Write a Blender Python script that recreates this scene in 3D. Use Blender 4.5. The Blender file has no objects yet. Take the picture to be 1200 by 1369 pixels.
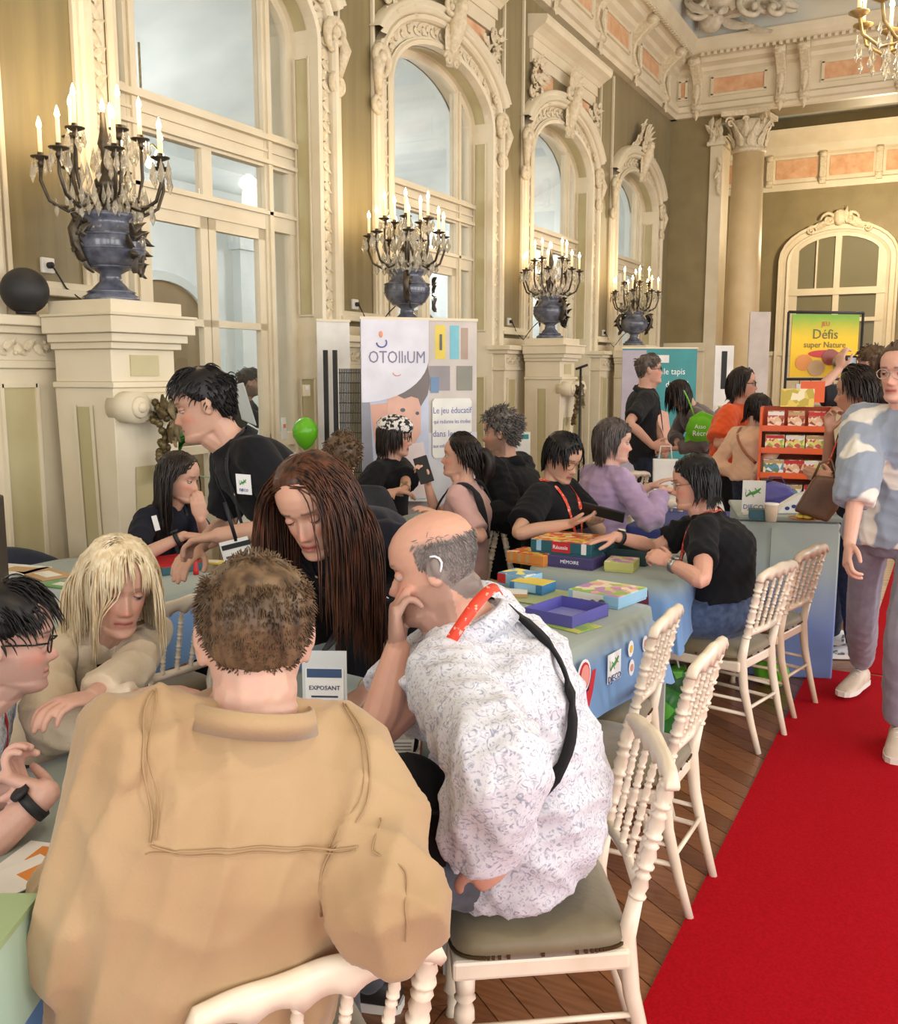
import bpy, bmesh, math, random
import numpy as np
from mathutils import Vector, Matrix, Euler
from mathutils.bvhtree import BVHTree

PI = math.pi
random.seed(7)
RNG = np.random.default_rng(11)
scene = bpy.context.scene
COL = scene.collection

# ---------------------------------------------------------------- camera
CAM_H, YAW, PITCH, FPX = 1.6, math.radians(27.9), math.radians(8.37), 1270.0
cam_d = bpy.data.cameras.new('camera')
cam = bpy.data.objects.new('camera', cam_d)
COL.objects.link(cam)
cam.location = (0, 0, CAM_H)
cam.rotation_euler = (PI / 2 - PITCH, 0, YAW)
cam_d.sensor_fit = 'HORIZONTAL'
cam_d.sensor_width = 36
cam_d.lens = FPX / 1200 * 36
cam_d.clip_start = 0.05
scene.camera = cam

# ---------------------------------------------------------------- world, daylight, exposure
world = bpy.data.worlds.new('world')
scene.world = world
world.use_nodes = True
bg = world.node_tree.nodes['Background']
bg.inputs[0].default_value = (0.62, 0.80, 1.0, 1)
bg.inputs[1].default_value = 1.3
vs = scene.view_settings
vs.view_transform = 'Standard'
vs.look = 'None'
vs.exposure = 0.16
vs.gamma = 1
vs.use_curve_mapping = False


def area_light(name, loc, rot, sx, sy, power, color):
    l = bpy.data.lights.new(name, 'AREA')
    l.shape = 'RECTANGLE'
    l.size, l.size_y = sx, sy
    l.energy = power
    l.color = color
    o = bpy.data.objects.new(name, l)
    COL.objects.link(o)
    o.location = loc
    o.rotation_euler = rot
    return o


# daylight entering by the tall windows of the right-hand wall and of the wall behind the photographer
for i in range(6):
    area_light('window_daylight', (5.72, -2.5 + 3.15 * i, 2.7), (0, math.radians(90), 0), 3.6, 1.9, 120, (1.0, 0.965, 0.92))
for x in (-2.2, 1.4, 4.0):
    area_light('window_daylight', (x, -4.25, 2.7), (math.radians(90), 0, 0), 1.9, 3.6, 95, (1.0, 0.965, 0.92))

# ---------------------------------------------------------------- pixel helpers (photo frame 1200 x 1369)
_fw = np.array([-math.sin(YAW) * math.cos(PITCH), math.cos(YAW) * math.cos(PITCH), -math.sin(PITCH)])
_rt = np.array([math.cos(YAW), math.sin(YAW), 0.0])
_up = np.cross(_rt, _fw)
_O = np.array([0, 0, CAM_H])


def ray(x, y):
    return _fw + _rt * (x - 600) / FPX - _up * (y - 684.5) / FPX


def U(x, y, d):            # pixel + distance along the view axis
    return _O + ray(x, y) * d


def G(x, y, z=0.0):        # pixel on a horizontal plane
    r = ray(x, y)
    return _O + r * ((z - CAM_H) / r[2])


def WX(x, y, X):           # pixel on a plane X = const
    r = ray(x, y)
    return _O + r * (X / r[0])


def WY(x, y, Y):
    r = ray(x, y)
    return _O + r * (Y / r[1])


# ---------------------------------------------------------------- mesh helpers
def V(*a):
    return np.array(a, float)


def unit(v):
    v = np.asarray(v, float)
    n = np.linalg.norm(v)
    return v / n if n > 1e-9 else v


def rotz(a):
    c, s = math.cos(a), math.sin(a)
    return np.array([[c, -s, 0], [s, c, 0], [0, 0, 1.0]])


def rotx(a):
    c, s = math.cos(a), math.sin(a)
    return np.array([[1, 0, 0], [0, c, -s], [0, s, c.real]])


def roty(a):
    c, s = math.cos(a), math.sin(a)
    return np.array([[c, 0, s], [0, 1.0, 0], [-s, 0, c]])


class MB:
    """collects shapes; build() links them as ONE mesh object"""

    def __init__(self):
        self.v = []
        self.f = []
        self.s = []
        self.M = None

    def add(self, verts, faces, smooth=False):
        b = len(self.v)
        if self.M is not None:
            R, t = self.M
            verts = [R @ np.asarray(p, float) + t for p in verts]
        self.v.extend([tuple(float(c) for c in p) for p in verts])
        self.f.extend([tuple(i + b for i in f) for f in faces])
        self.s.extend([smooth] * len(faces))
        return self

    def box(self, c, s, rz=0.0, R=None):
        hx, hy, hz = s[0] / 2, s[1] / 2, s[2] / 2
        p = np.array([[-hx, -hy, -hz], [hx, -hy, -hz], [hx, hy, -hz], [-hx, hy, -hz],
                      [-hx, -hy, hz], [hx, -hy, hz], [hx, hy, hz], [-hx, hy, hz]])
        if R is None:
            R = rotz(rz)
        p = p @ np.asarray(R).T + np.asarray(c, float)
        return self.add(p, [(0, 3, 2, 1), (4, 5, 6, 7), (0, 1, 5, 4), (1, 2, 6, 5), (2, 3, 7, 6), (3, 0, 4, 7)])

    def box2(self, a, b):
        a = np.minimum(a, b) if False else np.asarray(a, float)
        b = np.asarray(b, float)
        lo, hi = np.minimum(a, b), np.maximum(a, b)
        return self.box((lo + hi) / 2, hi - lo)

    def grid(self, rows, cu=False, cv=False, smooth=True, cap=False):
        n, m = len(rows), len(rows[0])
        vs_ = [p for r in rows for p in r]
        fs = []
        for i in range(n if cu else n - 1):
            for j in range(m if cv else m - 1):
                a = i * m + j
                b = i * m + (j + 1) % m
                c = ((i + 1) % n) * m + (j + 1) % m
                d = ((i + 1) % n) * m + j
                fs.append((a, b, c, d))
        if cap:
            fs.append(tuple(range(m))[::-1])
            fs.append(tuple((n - 1) * m + j for j in range(m)))
        return self.add(vs_, fs, smooth)

    def tube(self, pts, rad, n=8, cap=True, up=(0, 0, 1), rad2=None, smooth=True):
        """tube through pts; rad along the side axis, rad2 along the other"""
        pts = [np.asarray(p, float) for p in pts]
        k = len(pts)
        if not hasattr(rad, '__len__'):
            rad = [rad] * k
        if rad2 is None:
            rad2 = rad
        elif not hasattr(rad2, '__len__'):
            rad2 = [rad2] * k
        rows = []
        side = None
        for i in range(k):
            t = unit(pts[min(i + 1, k - 1)] - pts[max(i - 1, 0)])
            if side is None:
                u = np.asarray(up, float)
                if abs(np.dot(u, t)) > 0.97:
                    u = V(1, 0, 0) if abs(t[0]) < 0.9 else V(0, 1, 0)
                side = unit(np.cross(t, u))
            else:
                side = unit(side - t * np.dot(side, t))
            w = np.cross(side, t)
            rows.append([pts[i] + side * math.cos(a) * rad[i] + w * math.sin(a) * rad2[i]
                         for a in np.linspace(0, 2 * PI, n, endpoint=False)])
        return self.grid(rows, cv=True, smooth=smooth, cap=cap)

    def lathe(self, prof, c=(0, 0, 0), n=16, R=None, smooth=True):
        c = np.asarray(c, float)
        R = np.eye(3) if R is None else R
        rows = []
        for r, z in prof:
            rows.append([c + R @ V(r * math.cos(a), r * math.sin(a), z) for a in np.linspace(0, 2 * PI, n, endpoint=False)])
        return self.grid(rows, cv=True, smooth=smooth, cap=True)

    def ell(self, c, r, R=None, nu=12, nv=8):
        c = np.asarray(c, float)
        R = np.eye(3) if R is None else R
        rows = []
        for i in range(nv + 1):
            ph = -PI / 2 + PI * i / nv
            cr = max(math.cos(ph), 0.02)
            rows.append([c + R @ V(r[0] * cr * math.cos(a), r[1] * cr * math.sin(a), r[2] * math.sin(ph))
                         for a in np.linspace(0, 2 * PI, nu, endpoint=False)])
        return self.grid(rows, cv=True, cap=True)

    def prism(self, poly, h, R=None, t=(0, 0, 0)):
        """polygon in local xy (counter-clockwise), extruded along local z by h"""
        R = np.eye(3) if R is None else np.asarray(R)
        t = np.asarray(t, float)
        n = len(poly)
        v = [R @ V(p[0], p[1], 0) + t for p in poly] + [R @ V(p[0], p[1], h) + t for p in poly]
        fs = [tuple(range(n))[::-1], tuple(range(n, 2 * n))]
        fs += [(i, (i + 1) % n, n + (i + 1) % n, n + i) for i in range(n)]
        return self.add(v, fs)

    def mesh(self, name='m'):
        me = bpy.data.meshes.new(name)
        me.from_pydata(self.v, [], self.f)
        me.polygons.foreach_set('use_smooth', self.s)
        me.update()
        return me

    def build(self, name, mat, parent=None, bevel=0.0, seg=1):
        me = self.mesh(name)
        o = bpy.data.objects.new(name, me)
        COL.objects.link(o)
        if mat is not None:
            me.materials.append(mat)
        if parent is not None:
            o.parent = parent
        if bevel:
            m = o.modifiers.new('bevel', 'BEVEL')
            m.width = bevel
            m.segments = seg
            m.limit_method = 'ANGLE'
            m.angle_limit = math.radians(40)
        return o


def tag(o, label=None, cat=None, group=None, kind=None):
    if label:
        o['label'] = label
    if cat:
        o['category'] = cat
    if group:
        o['group'] = group
    if kind:
        o['kind'] = kind
    return o


def empty(name, loc=(0, 0, 0), rz=0.0, label=None, cat=None, group=None, kind=None, parent=None):
    o = bpy.data.objects.new(name, None)
    COL.objects.link(o)
    o.location = [float(c) for c in loc]
    o.rotation_euler = (0, 0, rz)
    o.empty_display_size = 0.1
    if parent is not None:
        o.parent = parent
    return tag(o, label, cat, group, kind)


def copy_tree(o, parent=None):
    c = o.copy()
    COL.objects.link(c)
    c.parent = parent
    for ch in o.children:
        copy_tree(ch, c)
    return c


def text(name, s, size, mat, parent, loc, R, align='CENTER', extrude=0.0004, sx=1.0):
    cu = bpy.data.curves.new(name, 'FONT')
    cu.body = s
    cu.size = size
    cu.align_x = align
    cu.align_y = 'CENTER'
    cu.extrude = extrude
    cu.resolution_u = 2
    cu.materials.append(mat)
    o = bpy.data.objects.new(name, cu)
    COL.objects.link(o)
    me = bpy.data.meshes.new_from_object(o)
    bpy.data.objects.remove(o)
    o = bpy.data.objects.new(name, me)
    COL.objects.link(o)
    R = np.asarray(R)
    m = Matrix.Identity(4)
    for i in range(3):
        for j in range(3):
            m[i][j] = R[i][j] * (sx if j == 0 else 1)
        m[i][3] = loc[i]
    o.parent = parent
    o.matrix_basis = m
    return o


# ---------------------------------------------------------------- materials
def lin(r, g, b):
    def c(x):
        x /= 255.0
        return x / 12.92 if x <= 0.04045 else ((x + 0.055) / 1.055) ** 2.4
    return (c(r), c(g), c(b), 1)


MATS = {}


def mat(name, rgb, rough=0.6, metal=0.0, rgb2=None, scale=6.0, detail=4.0, bump=0.0, bscale=40.0, spec=0.5,
        stretch=None, lo=0.35, hi=0.65, trans=0.0, sheen=0.0, emit=None, estr=0.0, coat=0.0, alpha=1.0):
    """noise-mixed two-tone principled material with optional fine relief"""
    if name in MATS:
        return MATS[name]
    m = bpy.data.materials.new(name)
    m.use_nodes = True
    nt = m.node_tree
    p = nt.nodes['Principled BSDF']
    p.inputs['Roughness'].default_value = rough
    p.inputs['Metallic'].default_value = metal
    p.inputs['Specular IOR Level'].default_value = spec
    p.inputs['Transmission Weight'].default_value = trans
    p.inputs['Sheen Weight'].default_value = sheen
    p.inputs['Coat Weight'].default_value = coat
    p.inputs['Alpha'].default_value = alpha
    c1 = lin(*rgb)
    p.inputs['Base Color'].default_value = c1
    tc = nt.nodes.new('ShaderNodeTexCoord')
    src = tc.outputs['Object']
    if stretch:
        mp = nt.nodes.new('ShaderNodeMapping')
        mp.inputs['Scale'].default_value = stretch
        nt.links.new(src, mp.inputs['Vector'])
        src = mp.outputs['Vector']
    if rgb2 is not None:
        nz = nt.nodes.new('ShaderNodeTexNoise')
        nz.inputs['Scale'].default_value = scale
        nz.inputs['Detail'].default_value = detail
        nt.links.new(src, nz.inputs['Vector'])
        rp = nt.nodes.new('ShaderNodeValToRGB')
        rp.color_ramp.elements[0].position = lo
        rp.color_ramp.elements[0].color = c1
        rp.color_ramp.elements[1].position = hi
        rp.color_ramp.elements[1].color = lin(*rgb2)
        nt.links.new(nz.outputs['Fac'], rp.inputs['Fac'])
        nt.links.new(rp.outputs['Color'], p.inputs['Base Color'])
    if bump:
        nb = nt.nodes.new('ShaderNodeTexNoise')
        nb.inputs['Scale'].default_value = bscale
        nb.inputs['Detail'].default_value = 3
        nt.links.new(src, nb.inputs['Vector'])
        bp = nt.nodes.new('ShaderNodeBump')
        bp.inputs['Strength'].default_value = bump
        bp.inputs['Distance'].default_value = 0.01
        nt.links.new(nb.outputs['Fac'], bp.inputs['Height'])
        nt.links.new(bp.outputs['Normal'], p.inputs['Normal'])
    if emit is not None:
        p.inputs['Emission Color'].default_value = lin(*emit)
        p.inputs['Emission Strength'].default_value = estr
        m.cycles.emission_sampling = 'NONE'
    MATS[name] = m
    return m


def glass_mat(name, tint=(1, 1, 1), fac=0.10):
    m = bpy.data.materials.new(name)
    m.use_nodes = True
    nt = m.node_tree
    nt.nodes.clear()
    out = nt.nodes.new('ShaderNodeOutputMaterial')
    tr = nt.nodes.new('ShaderNodeBsdfTransparent')
    tr.inputs[0].default_value = (*tint, 1)
    gl = nt.nodes.new('ShaderNodeBsdfGlossy')
    gl.inputs['Roughness'].default_value = 0.02
    lw = nt.nodes.new('ShaderNodeLayerWeight')
    lw.inputs['Blend'].default_value = 0.5
    pw = nt.nodes.new('ShaderNodeMath')
    pw.operation = 'POWER'
    pw.inputs[1].default_value = 4.0
    nt.links.new(lw.outputs['Facing'], pw.inputs[0])
    ma = nt.nodes.new('ShaderNodeMath')
    ma.operation = 'MULTIPLY_ADD'
    ma.inputs[1].default_value = 0.6
    ma.inputs[2].default_value = 0.05
    nt.links.new(pw.outputs[0], ma.inputs[0])
    mx = nt.nodes.new('ShaderNodeMixShader')
    nt.links.new(ma.outputs[0], mx.inputs[0])
    nt.links.new(tr.outputs[0], mx.inputs[1])
    nt.links.new(gl.outputs[0], mx.inputs[2])
    nt.links.new(mx.outputs[0], out.inputs[0])
    return m


CREAM = mat('cream_paint', (222, 211, 186), 0.5, rgb2=(213, 200, 172), scale=2.5)
CREAM2 = mat('carved_cream', (220, 207, 180), 0.55, rgb2=(202, 186, 154), scale=30, bump=0.6, bscale=45)
STUCCO = mat('grey_white_stucco', (214, 204, 184), 0.6, rgb2=(192, 180, 158), scale=9, bump=0.4, bscale=30)
SAGE = mat('sage_green_inlay', (188, 178, 138), 0.5, rgb2=(180, 168, 126), scale=3)
OLIVE = mat('olive_wall_fabric', (132, 118, 78), 0.45, rgb2=(120, 106, 68), scale=14, stretch=(1, 1, 0.06), sheen=0.2)
OLIVE2 = mat('olive_painted_wall', (144, 130, 92), 0.6, rgb2=(134, 120, 84), scale=3)
ORANGE_MARBLE = mat('salmon_marble', (222, 180, 142), 0.4, rgb2=(206, 154, 114), scale=7, detail=8)
GOLD = mat('old_gilding', (196, 168, 110), 0.45, 0.35, rgb2=(150, 124, 76), scale=20)
GLASS = glass_mat('window_glass')
WHITE_WALL = mat('gallery_white', (226, 232, 230), 0.7, rgb2=(214, 222, 220), scale=2)
GOLDSTONE = mat('golden_stone', (214, 190, 148), 0.45, rgb2=(202, 176, 130), scale=2.5, detail=6)
# ================================================================ the hall
XW = -4.55          # face of the left wall
BAY, B0 = 3.15, 4.05
HW, SPR, RISE = 1.01, 4.12, 0.50      # half width, spring and rise of the window arches
REV = 0.20


def arch_path(hw=HW, spr=SPR, rise=RISE, z0=0.0, n=20):
    """jamb - arch - jamb in (y, z), centred on y = 0, from -y to +y"""
    p = [(-hw, z0), (-hw, spr)]
    p += [(-hw * math.cos(a), spr + rise * math.sin(a)) for a in np.linspace(0, PI, n + 1)[1:-1]]
    p += [(hw, spr), (hw, z0)]
    return p


def path_normals(p):
    out = []
    for i in range(len(p)):
        a = np.array(p[max(i - 1, 0)])
        b = np.array(p[min(i + 1, len(p) - 1)])
        t = unit(b - a)
        out.append(np.array([-t[1], t[0]]))     # outward (left of travel: -y jamb going up -> -y)
    return out


def sweep(mb, path, prof, x0, smooth=False):
    """prof: list of (u outward, v towards the room) ; path in (y, z); plane x = x0"""
    nr = path_normals(path)
    rows = []
    for (y, z), n in zip(path, nr):
        rows.append([(x0 + v, y + n[0] * u, z + n[1] * u) for u, v in prof])
    mb.grid(rows, smooth=smooth)


# ---- floor: base slab, chevron planks
PLANK = mat('oak_parquet', (142, 92, 58), 0.32, rgb2=(112, 68, 40), scale=5, detail=8, stretch=(1, 14, 1), lo=0.3, hi=0.7, coat=0.15)
PLANK2 = mat('oak_parquet_dark', (124, 78, 48), 0.34, rgb2=(96, 58, 34), scale=5, detail=8, stretch=(1, 14, 1), lo=0.3, hi=0.7, coat=0.15)
PLANK3 = mat('oak_parquet_pale', (158, 106, 68), 0.32, rgb2=(128, 80, 48), scale=5, detail=8, stretch=(1, 14, 1), lo=0.3, hi=0.7, coat=0.15)
JOINT = mat('dark_floor_joint', (52, 32, 20), 0.8)
floor = MB().box2((-9.5, -4.6, -0.12), (6.2, 27.0, -0.012)).build('floor', JOINT)
tag(floor, 'brown oak chevron parquet floor', None, kind='structure')

CW, PW = 0.52, 0.105           # chevron column width, plank width along the column
SL = CW * 0.72                 # rise of the slanted plank over the column


def plank_mesh(flip, m):
    g = 0.0022
    s = -1 if flip else 1
    q = [(g, 0 + g), (CW - g, s * SL + g), (CW - g, s * SL + PW - g), (g, PW - g)]
    b = MB()
    v = [(x, y, -0.012) for x, y in q] + [(x, y, 0.0) for x, y in q]
    b.add(v, [(3, 2, 1, 0), (4, 5, 6, 7), (0, 1, 5, 4), (1, 2, 6, 5), (2, 3, 7, 6), (3, 0, 4, 7)])
    me = b.mesh('plank')
    me.materials.append(m)
    return me


PMESH = {(fl, k): plank_mesh(fl, m) for fl in (0, 1) for k, m in enumerate((PLANK, PLANK2, PLANK3))}
far_planks = MB()
near = []
X0 = -4.68
for c in range(-8, 20):
    x = X0 + c * CW
    fl = c % 2
    y = -4.4 + (SL if fl else 0)
    while y < 17.0:
        mx, my = x + CW / 2, y + (-SL if fl else SL) / 2
        if x > -4.6 and x < 5.7:
            dx = mx - (-0.1 * 0)
            d = math.hypot(mx, my)
            # what the photograph shows of the bare floor: the strip beside the aisle carpet
            seen = (-1.75 < mx < -0.45 and 1.6 < my < 8.6) or (-0.45 <= mx < 0.15 and 5.2 < my < 8.0)
            near.append((0 if seen else 1, d, x, y, fl))
        y += PW
near.sort()
prr = random.Random(3)
for i, (s_, d, x, y, fl) in enumerate(near):
    k = prr.choice((0, 0, 1, 2))
    if s_ == 0 and i < 300:
        o = bpy.data.objects.new('plank', PMESH[(fl, k)])
        COL.objects.link(o)
        o.location = (x, y, -0.0008 * prr.random())
        o.parent = floor
    else:
        g = 0.0022
        s = -1 if fl else 1
        q = [(x + g, y + g), (x + CW - g, y + s * SL + g), (x + CW - g, y + s * SL + PW - g), (x + g, y + PW - g)]
        far_planks.add([(a, b, 0.0) for a, b in q], [(0, 1, 2, 3)])
o = far_planks.build('parquet_planks', PLANK, floor)
o['kind'] = 'stuff'
MB().box2((-9.4, 17.0, -0.012), (6.1, 27, 0.0)).build('rear_room_floor', PLANK, floor)
MB().box2((-9.4, -4.5, -0.012), (-4.6, 17, 0.0)).build('gallery_floor', mat('pale_stone_floor', (190, 180, 160), 0.4, rgb2=(176, 164, 142), scale=2), floor)

# ---- carpet runners
CARPET = mat('red_needle_felt', (176, 10, 26), 0.95, rgb2=(160, 6, 20), scale=120, detail=2, bump=0.25, bscale=400, spec=0.1)
c1 = MB().box2((-0.60, -4.2, 0.0), (1.35, 5.36, 0.006)).build('carpet_runner', CARPET)
tag(c1, 'long red carpet runner laid along the aisle beside the white chairs', 'carpet')
c2 = MB().box2((-0.36, 5.40, 0.0), (1.35, 15.8, 0.006)).build('carpet_runner', CARPET)
tag(c2, 'red carpet continuing past the trainers of the woman in jeans', 'carpet')

# ---- left wall with arched openings
wall = MB()
OPEN = [B0 + 0.28 + HW + BAY * i for i in range(-2, 4)]      # centres of the openings
ZT = 7.3
Y0, Y1 = -4.5, 16.6
edges = [Y0] + [e for c in OPEN for e in (c - HW, c + HW)] + [Y1]
for i in range(0, len(edges), 2):
    a, b = edges[i], edges[i + 1]
    if b > a:
        wall.add([(XW, a, 0), (XW, b, 0), (XW, b, ZT), (XW, a, ZT)], [(0, 1, 2, 3)])
for c in OPEN:
    p = arch_path(z0=SPR, n=20)[1:-1]
    for (ya, za), (yb, zb) in zip(p[:-1], p[1:]):
        wall.add([(XW, c + ya, za), (XW, c + yb, zb), (XW, c + yb, ZT), (XW, c + ya, ZT)], [(0, 1, 2, 3)])
wall_left = wall.build('wall_left', OLIVE)
tag(wall_left, 'olive green fabric wall pierced by tall arched glass doors', kind='structure')
# the back of the wall, towards the gallery
bk = MB()
XB = XW - 0.42
for i in range(0, len(edges), 2):
    a, b = edges[i], edges[i + 1]
    bk.box2((XB, a, 0), (XB + 0.02, b, ZT))
for c in OPEN:
    p = arch_path(z0=SPR, n=20)[1:-1]
    for (ya, za), (yb, zb) in zip(p[:-1], p[1:]):
        bk.add([(XB, c + ya, za), (XB, c + yb, zb), (XB, c + yb, ZT), (XB, c + ya, ZT)], [(3, 2, 1, 0)])
bk.build('wall_back_face', WHITE_WALL, wall_left)


# ---- carved ornament pieces
def scroll(mb, c, r, turns, th, R, mirror=1, n=26, flat=0.7, a0=0.0):
    """tapering spiral in the local xy plane; R maps local -> world"""
    pts, rad = [], []
    for i in range(n):
        t = i / (n - 1)
        a = a0 + turns * 2 * PI * t
        rr = r * (1 - 0.82 * t)
        pts.append(np.asarray(c, float) + R @ V(mirror * rr * math.cos(a), rr * math.sin(a), 0))
        rad.append(th * (1.0 - 0.45 * t) * (0.5 + 0.5 * min(1, t * 6)))
    mb.tube(pts, rad, 6, up=R @ V(0, 0, 1))
    mb.ell(pts[-1], (th * 1.2,) * 3, nu=8, nv=5)


def leaf(mb, c, L, w, ang, R, th=0.02, curl=0.35):
    """pointed, ribbed acanthus lobe in the local xy plane"""
    rows = []
    ca, sa = math.cos(ang), math.sin(ang)
    for i in range(6):
        t = i / 5
        ww = w * math.sin(PI * (0.12 + 0.88 * t) ** 0.8) * (1 - 0.2 * t) + 0.002
        row = []
        for j in (-1, -0.5, 0, 0.5, 1):
            x, y = L * t, ww * j
            z = th * (1.0 - 0.6 * abs(j)) + (0.25 * th if j == 0 else 0) + curl * L * t * t * 0.5
            row.append(np.asarray(c, float) + R @ V(x * ca - y * sa, x * sa + y * ca, z))
        rows.append(row)
    mb.grid(rows)


# local frames: ornament plane facing +X (left wall) and facing -Y (end walls)
RX = np.array([[0, 0, 1], [1, 0, 0], [0, 1, 0]], float)      # local x->+Y, y->+Z, z->+X
RY = np.array([[1, 0, 0], [0, 0, -1], [0, 1, 0]], float)     # local x->+X, y->+Z, z->-Y


def carved_strip(mb, path, x0, w, seed=1, step=0.075):
    """a running band of carved leaves along a path (y, z)"""
    r = random.Random(seed)
    pts = [np.array(p) for p in path]
    nr = path_normals(path)
    k = 0
    for i in range(len(pts) - 1):
        seg = pts[i + 1] - pts[i]
        L = np.linalg.norm(seg)
        m = max(1, int(L / step))
        t = seg / L
        n = np.array([-t[1], t[0]])
        for j in range(m):
            q = pts[i] + seg * (j + 0.5) / m
            a = math.atan2(t[1], t[0])
            s = 1 if k % 2 else -1
            k += 1
            leaf(mb, (x0, q[0] - n[0] * s * w * 0.15, q[1] - n[1] * s * w * 0.15), w * 0.85, w * 0.28, a + s * 0.75, RX, 0.014, 0.15)
            if k % 3 == 0:
                mb.ell((x0 + 0.008, q[0] + n[0] * s * w * 0.3, q[1] + n[1] * s * w * 0.3), (0.012, w * 0.13, w * 0.13), nu=6, nv=4)


def shift(path, u):
    nr = path_normals(path)
    return [(p[0] + n[0] * u, p[1] + n[1] * u) for p, n in zip(path, nr)]


# ---- one window bay (built at y = 0, then copied along the wall)
def make_window(name):
    w = empty(name, (0, 0, 0), kind='structure')
    path = arch_path()
    # architrave on the wall face
    m = MB()
    sweep(m, path, [(0.0, 0.0), (0.0, 0.05), (0.035, 0.06), (0.05, 0.035), (0.06, 0.035), (0.06, 0.02)], XW)
    sweep(m, path, [(0.06, 0.012), (0.19, 0.012)], XW)
    sweep(m, path, [(0.19, 0.0), (0.19, 0.05), (0.205, 0.075), (0.24, 0.08), (0.25, 0.06), (0.275, 0.05), (0.285, 0.0)], XW)
    m.build('architrave', CREAM, w)
    s = MB()
    carved_strip(s, shift([p for p in path if p[1] >= 0.0], 0.125), XW + 0.014, 0.125)
    s.build('carved_band', CREAM2, w)
    # reveal with sage inlay
    m = MB()
    sweep(m, path, [(0.0, 0.0), (0.0, -REV - 0.2)], XW)
    m.build('reveal', CREAM, w)
    for side in (-1, 1):
        for z0, z1 in ((0.35, 1.55), (2.05, 4.0)):
            g = MB()
            y = side * (HW - 0.004)
            g.box2((XW - 0.045, y, z0), (XW - REV + 0.045, y - side * 0.006, z1))
            g.build('reveal_panel', SAGE, w)
            b = MB()
            for x in (XW - 0.035, XW - REV + 0.035):
                b.box2((x - 0.006, y, z0 - 0.01), (x + 0.006, y - side * 0.014, z1 + 0.01))
            for z in (z0, z1):
                b.box2((XW - 0.03, y, z - 0.006), (XW - REV + 0.03, y - side * 0.014, z + 0.006))
            b.build('panel_bead', CREAM, w)
    g = MB()
    arc = [(-(HW - .004) * math.cos(a), SPR + 0.0 + (RISE - .004) * math.sin(a)) for a in np.linspace(0.16, PI - 0.16, 18)]
    rows = [[(XW - 0.045, y, z), (XW - REV + 0.045, y, z)] for y, z in arc]
    g.grid(rows)
    g.build('soffit_panel', SAGE, w)
    # window joinery, recessed
    xg = XW - REV - 0.03
    fr = MB()

    _k = [0]

    def bar(y0, y1, z0, z1, t=0.06):
        _k[0] += 1
        t += 0.0012 * _k[0]
        fr.box2((xg - t / 2, y0, z0), (xg + t / 2, y1, z1))
    path2 = arch_path(hw=HW, spr=SPR, rise=RISE)
    sweep(fr, path2, [(0, 0.03), (-0.07, 0.03), (-0.07, -0.03), (0, -0.03)], xg)
    CL = 0.63                                  # half width of the middle lights
    for s_ in (-1, 1):
        y = s_ * (CL + 0.05)
        zt = SPR + RISE * math.sqrt(max(0, 1 - (y / HW) ** 2))
        bar(y - 0.05, y + 0.05, 0, zt - 0.02, 0.08)
        fr.box2((xg + 0.035, y - 0.02, 0), (xg + 0.06, y + 0.02, zt - 0.04))
    # rails
    bar(-HW, HW, 3.14, 3.40, 0.07)
    fr.box2((xg, -HW, 3.16), (xg + 0.075, HW, 3.19))
    fr.box2((xg, -HW, 3.33), (xg + 0.085, HW, 3.37))
    fr.box2((xg, -HW, 3.25), (xg + 0.055, HW, 3.27))
    bar(-HW, HW, 2.68, 2.83, 0.07)
    fr.box2((xg, -HW, 2.79), (xg + 0.06, HW, 2.815))
    bar(-0.05, 0.05, 2.83, 3.14)
    bar(-HW, -CL, 1.02, 1.12)
    bar(CL, HW, 1.02, 1.12)
    fr.build('frame', CREAM, w)
    for y0, y1 in ((-HW + 0.1, -CL - 0.13), (CL + 0.13, HW - 0.1)):
        pass
    # door leaves
    for s_ in (-1, 1):
        d = MB()
        a, b = (0.005, CL) if s_ > 0 else (-CL, -0.005)
        for y0, y1, z0, z1 in ((a, a + 0.075, 0.02, 2.68), (b - 0.075, b, 0.02, 2.68), (a, b, 2.60, 2.68),
                               (a, b, 1.92, 1.97), (a, b, 1.02, 1.08), (a, b, 0.02, 0.42)):
            d.box2((xg - 0.025, y0, z0), (xg + 0.025, y1, z1))
        leaf_o = d.build('door_leaf', CREAM, w)
        for z0, z1 in ((0.42, 1.02), (1.08, 1.92), (1.97, 2.60)):
            q = MB().box2((xg - 0.002, a + 0.075, z0), (xg + 0.002, b - 0.075, z1))
            q.build('pane', GLASS, leaf_o)
        if s_ > 0:
            h = MB().box2((xg + 0.02, a + 0.02, 1.0), (xg + 0.05, a + 0.05, 1.2))
            h.tube([(xg + 0.05, a + 0.035, 1.1), (xg + 0.08, a + 0.035, 1.1), (xg + 0.08, a + 0.12, 1.1)], 0.008)
            h.build('door_handle', GOLD, leaf_o)
    for y0, y1 in ((-CL, -0.05), (0.05, CL)):
        MB().box2((xg - 0.002, y0, 2.83), (xg + 0.002, y1, 3.14)).build('pane', GLASS, w)
    for y0, y1 in ((-HW + 0.06, -CL - 0.1), (CL + 0.1, HW - 0.06)):
        for z0, z1 in ((0.42, 1.02), (1.12, 1.95), (1.95, 2.68), (2.83, 3.14), (3.40, 4.15)):
            MB().box2((xg - 0.002, y0, z0), (xg + 0.002, y1, z1)).build('pane', GLASS, w)
    # big arched light
    ys = np.linspace(-CL, CL, 15)
    poly = [(-CL, 3.40), (CL, 3.40)] + [(y, SPR + (RISE - 0.06) * math.sqrt(1 - (y / (HW - 0.07)) ** 2)) for y in ys[::-1]]
    g = MB()
    g.prism(poly, 0.004, RX, (xg - 0.002, 0, 0))
    g.build('pane', GLASS, w)
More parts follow.
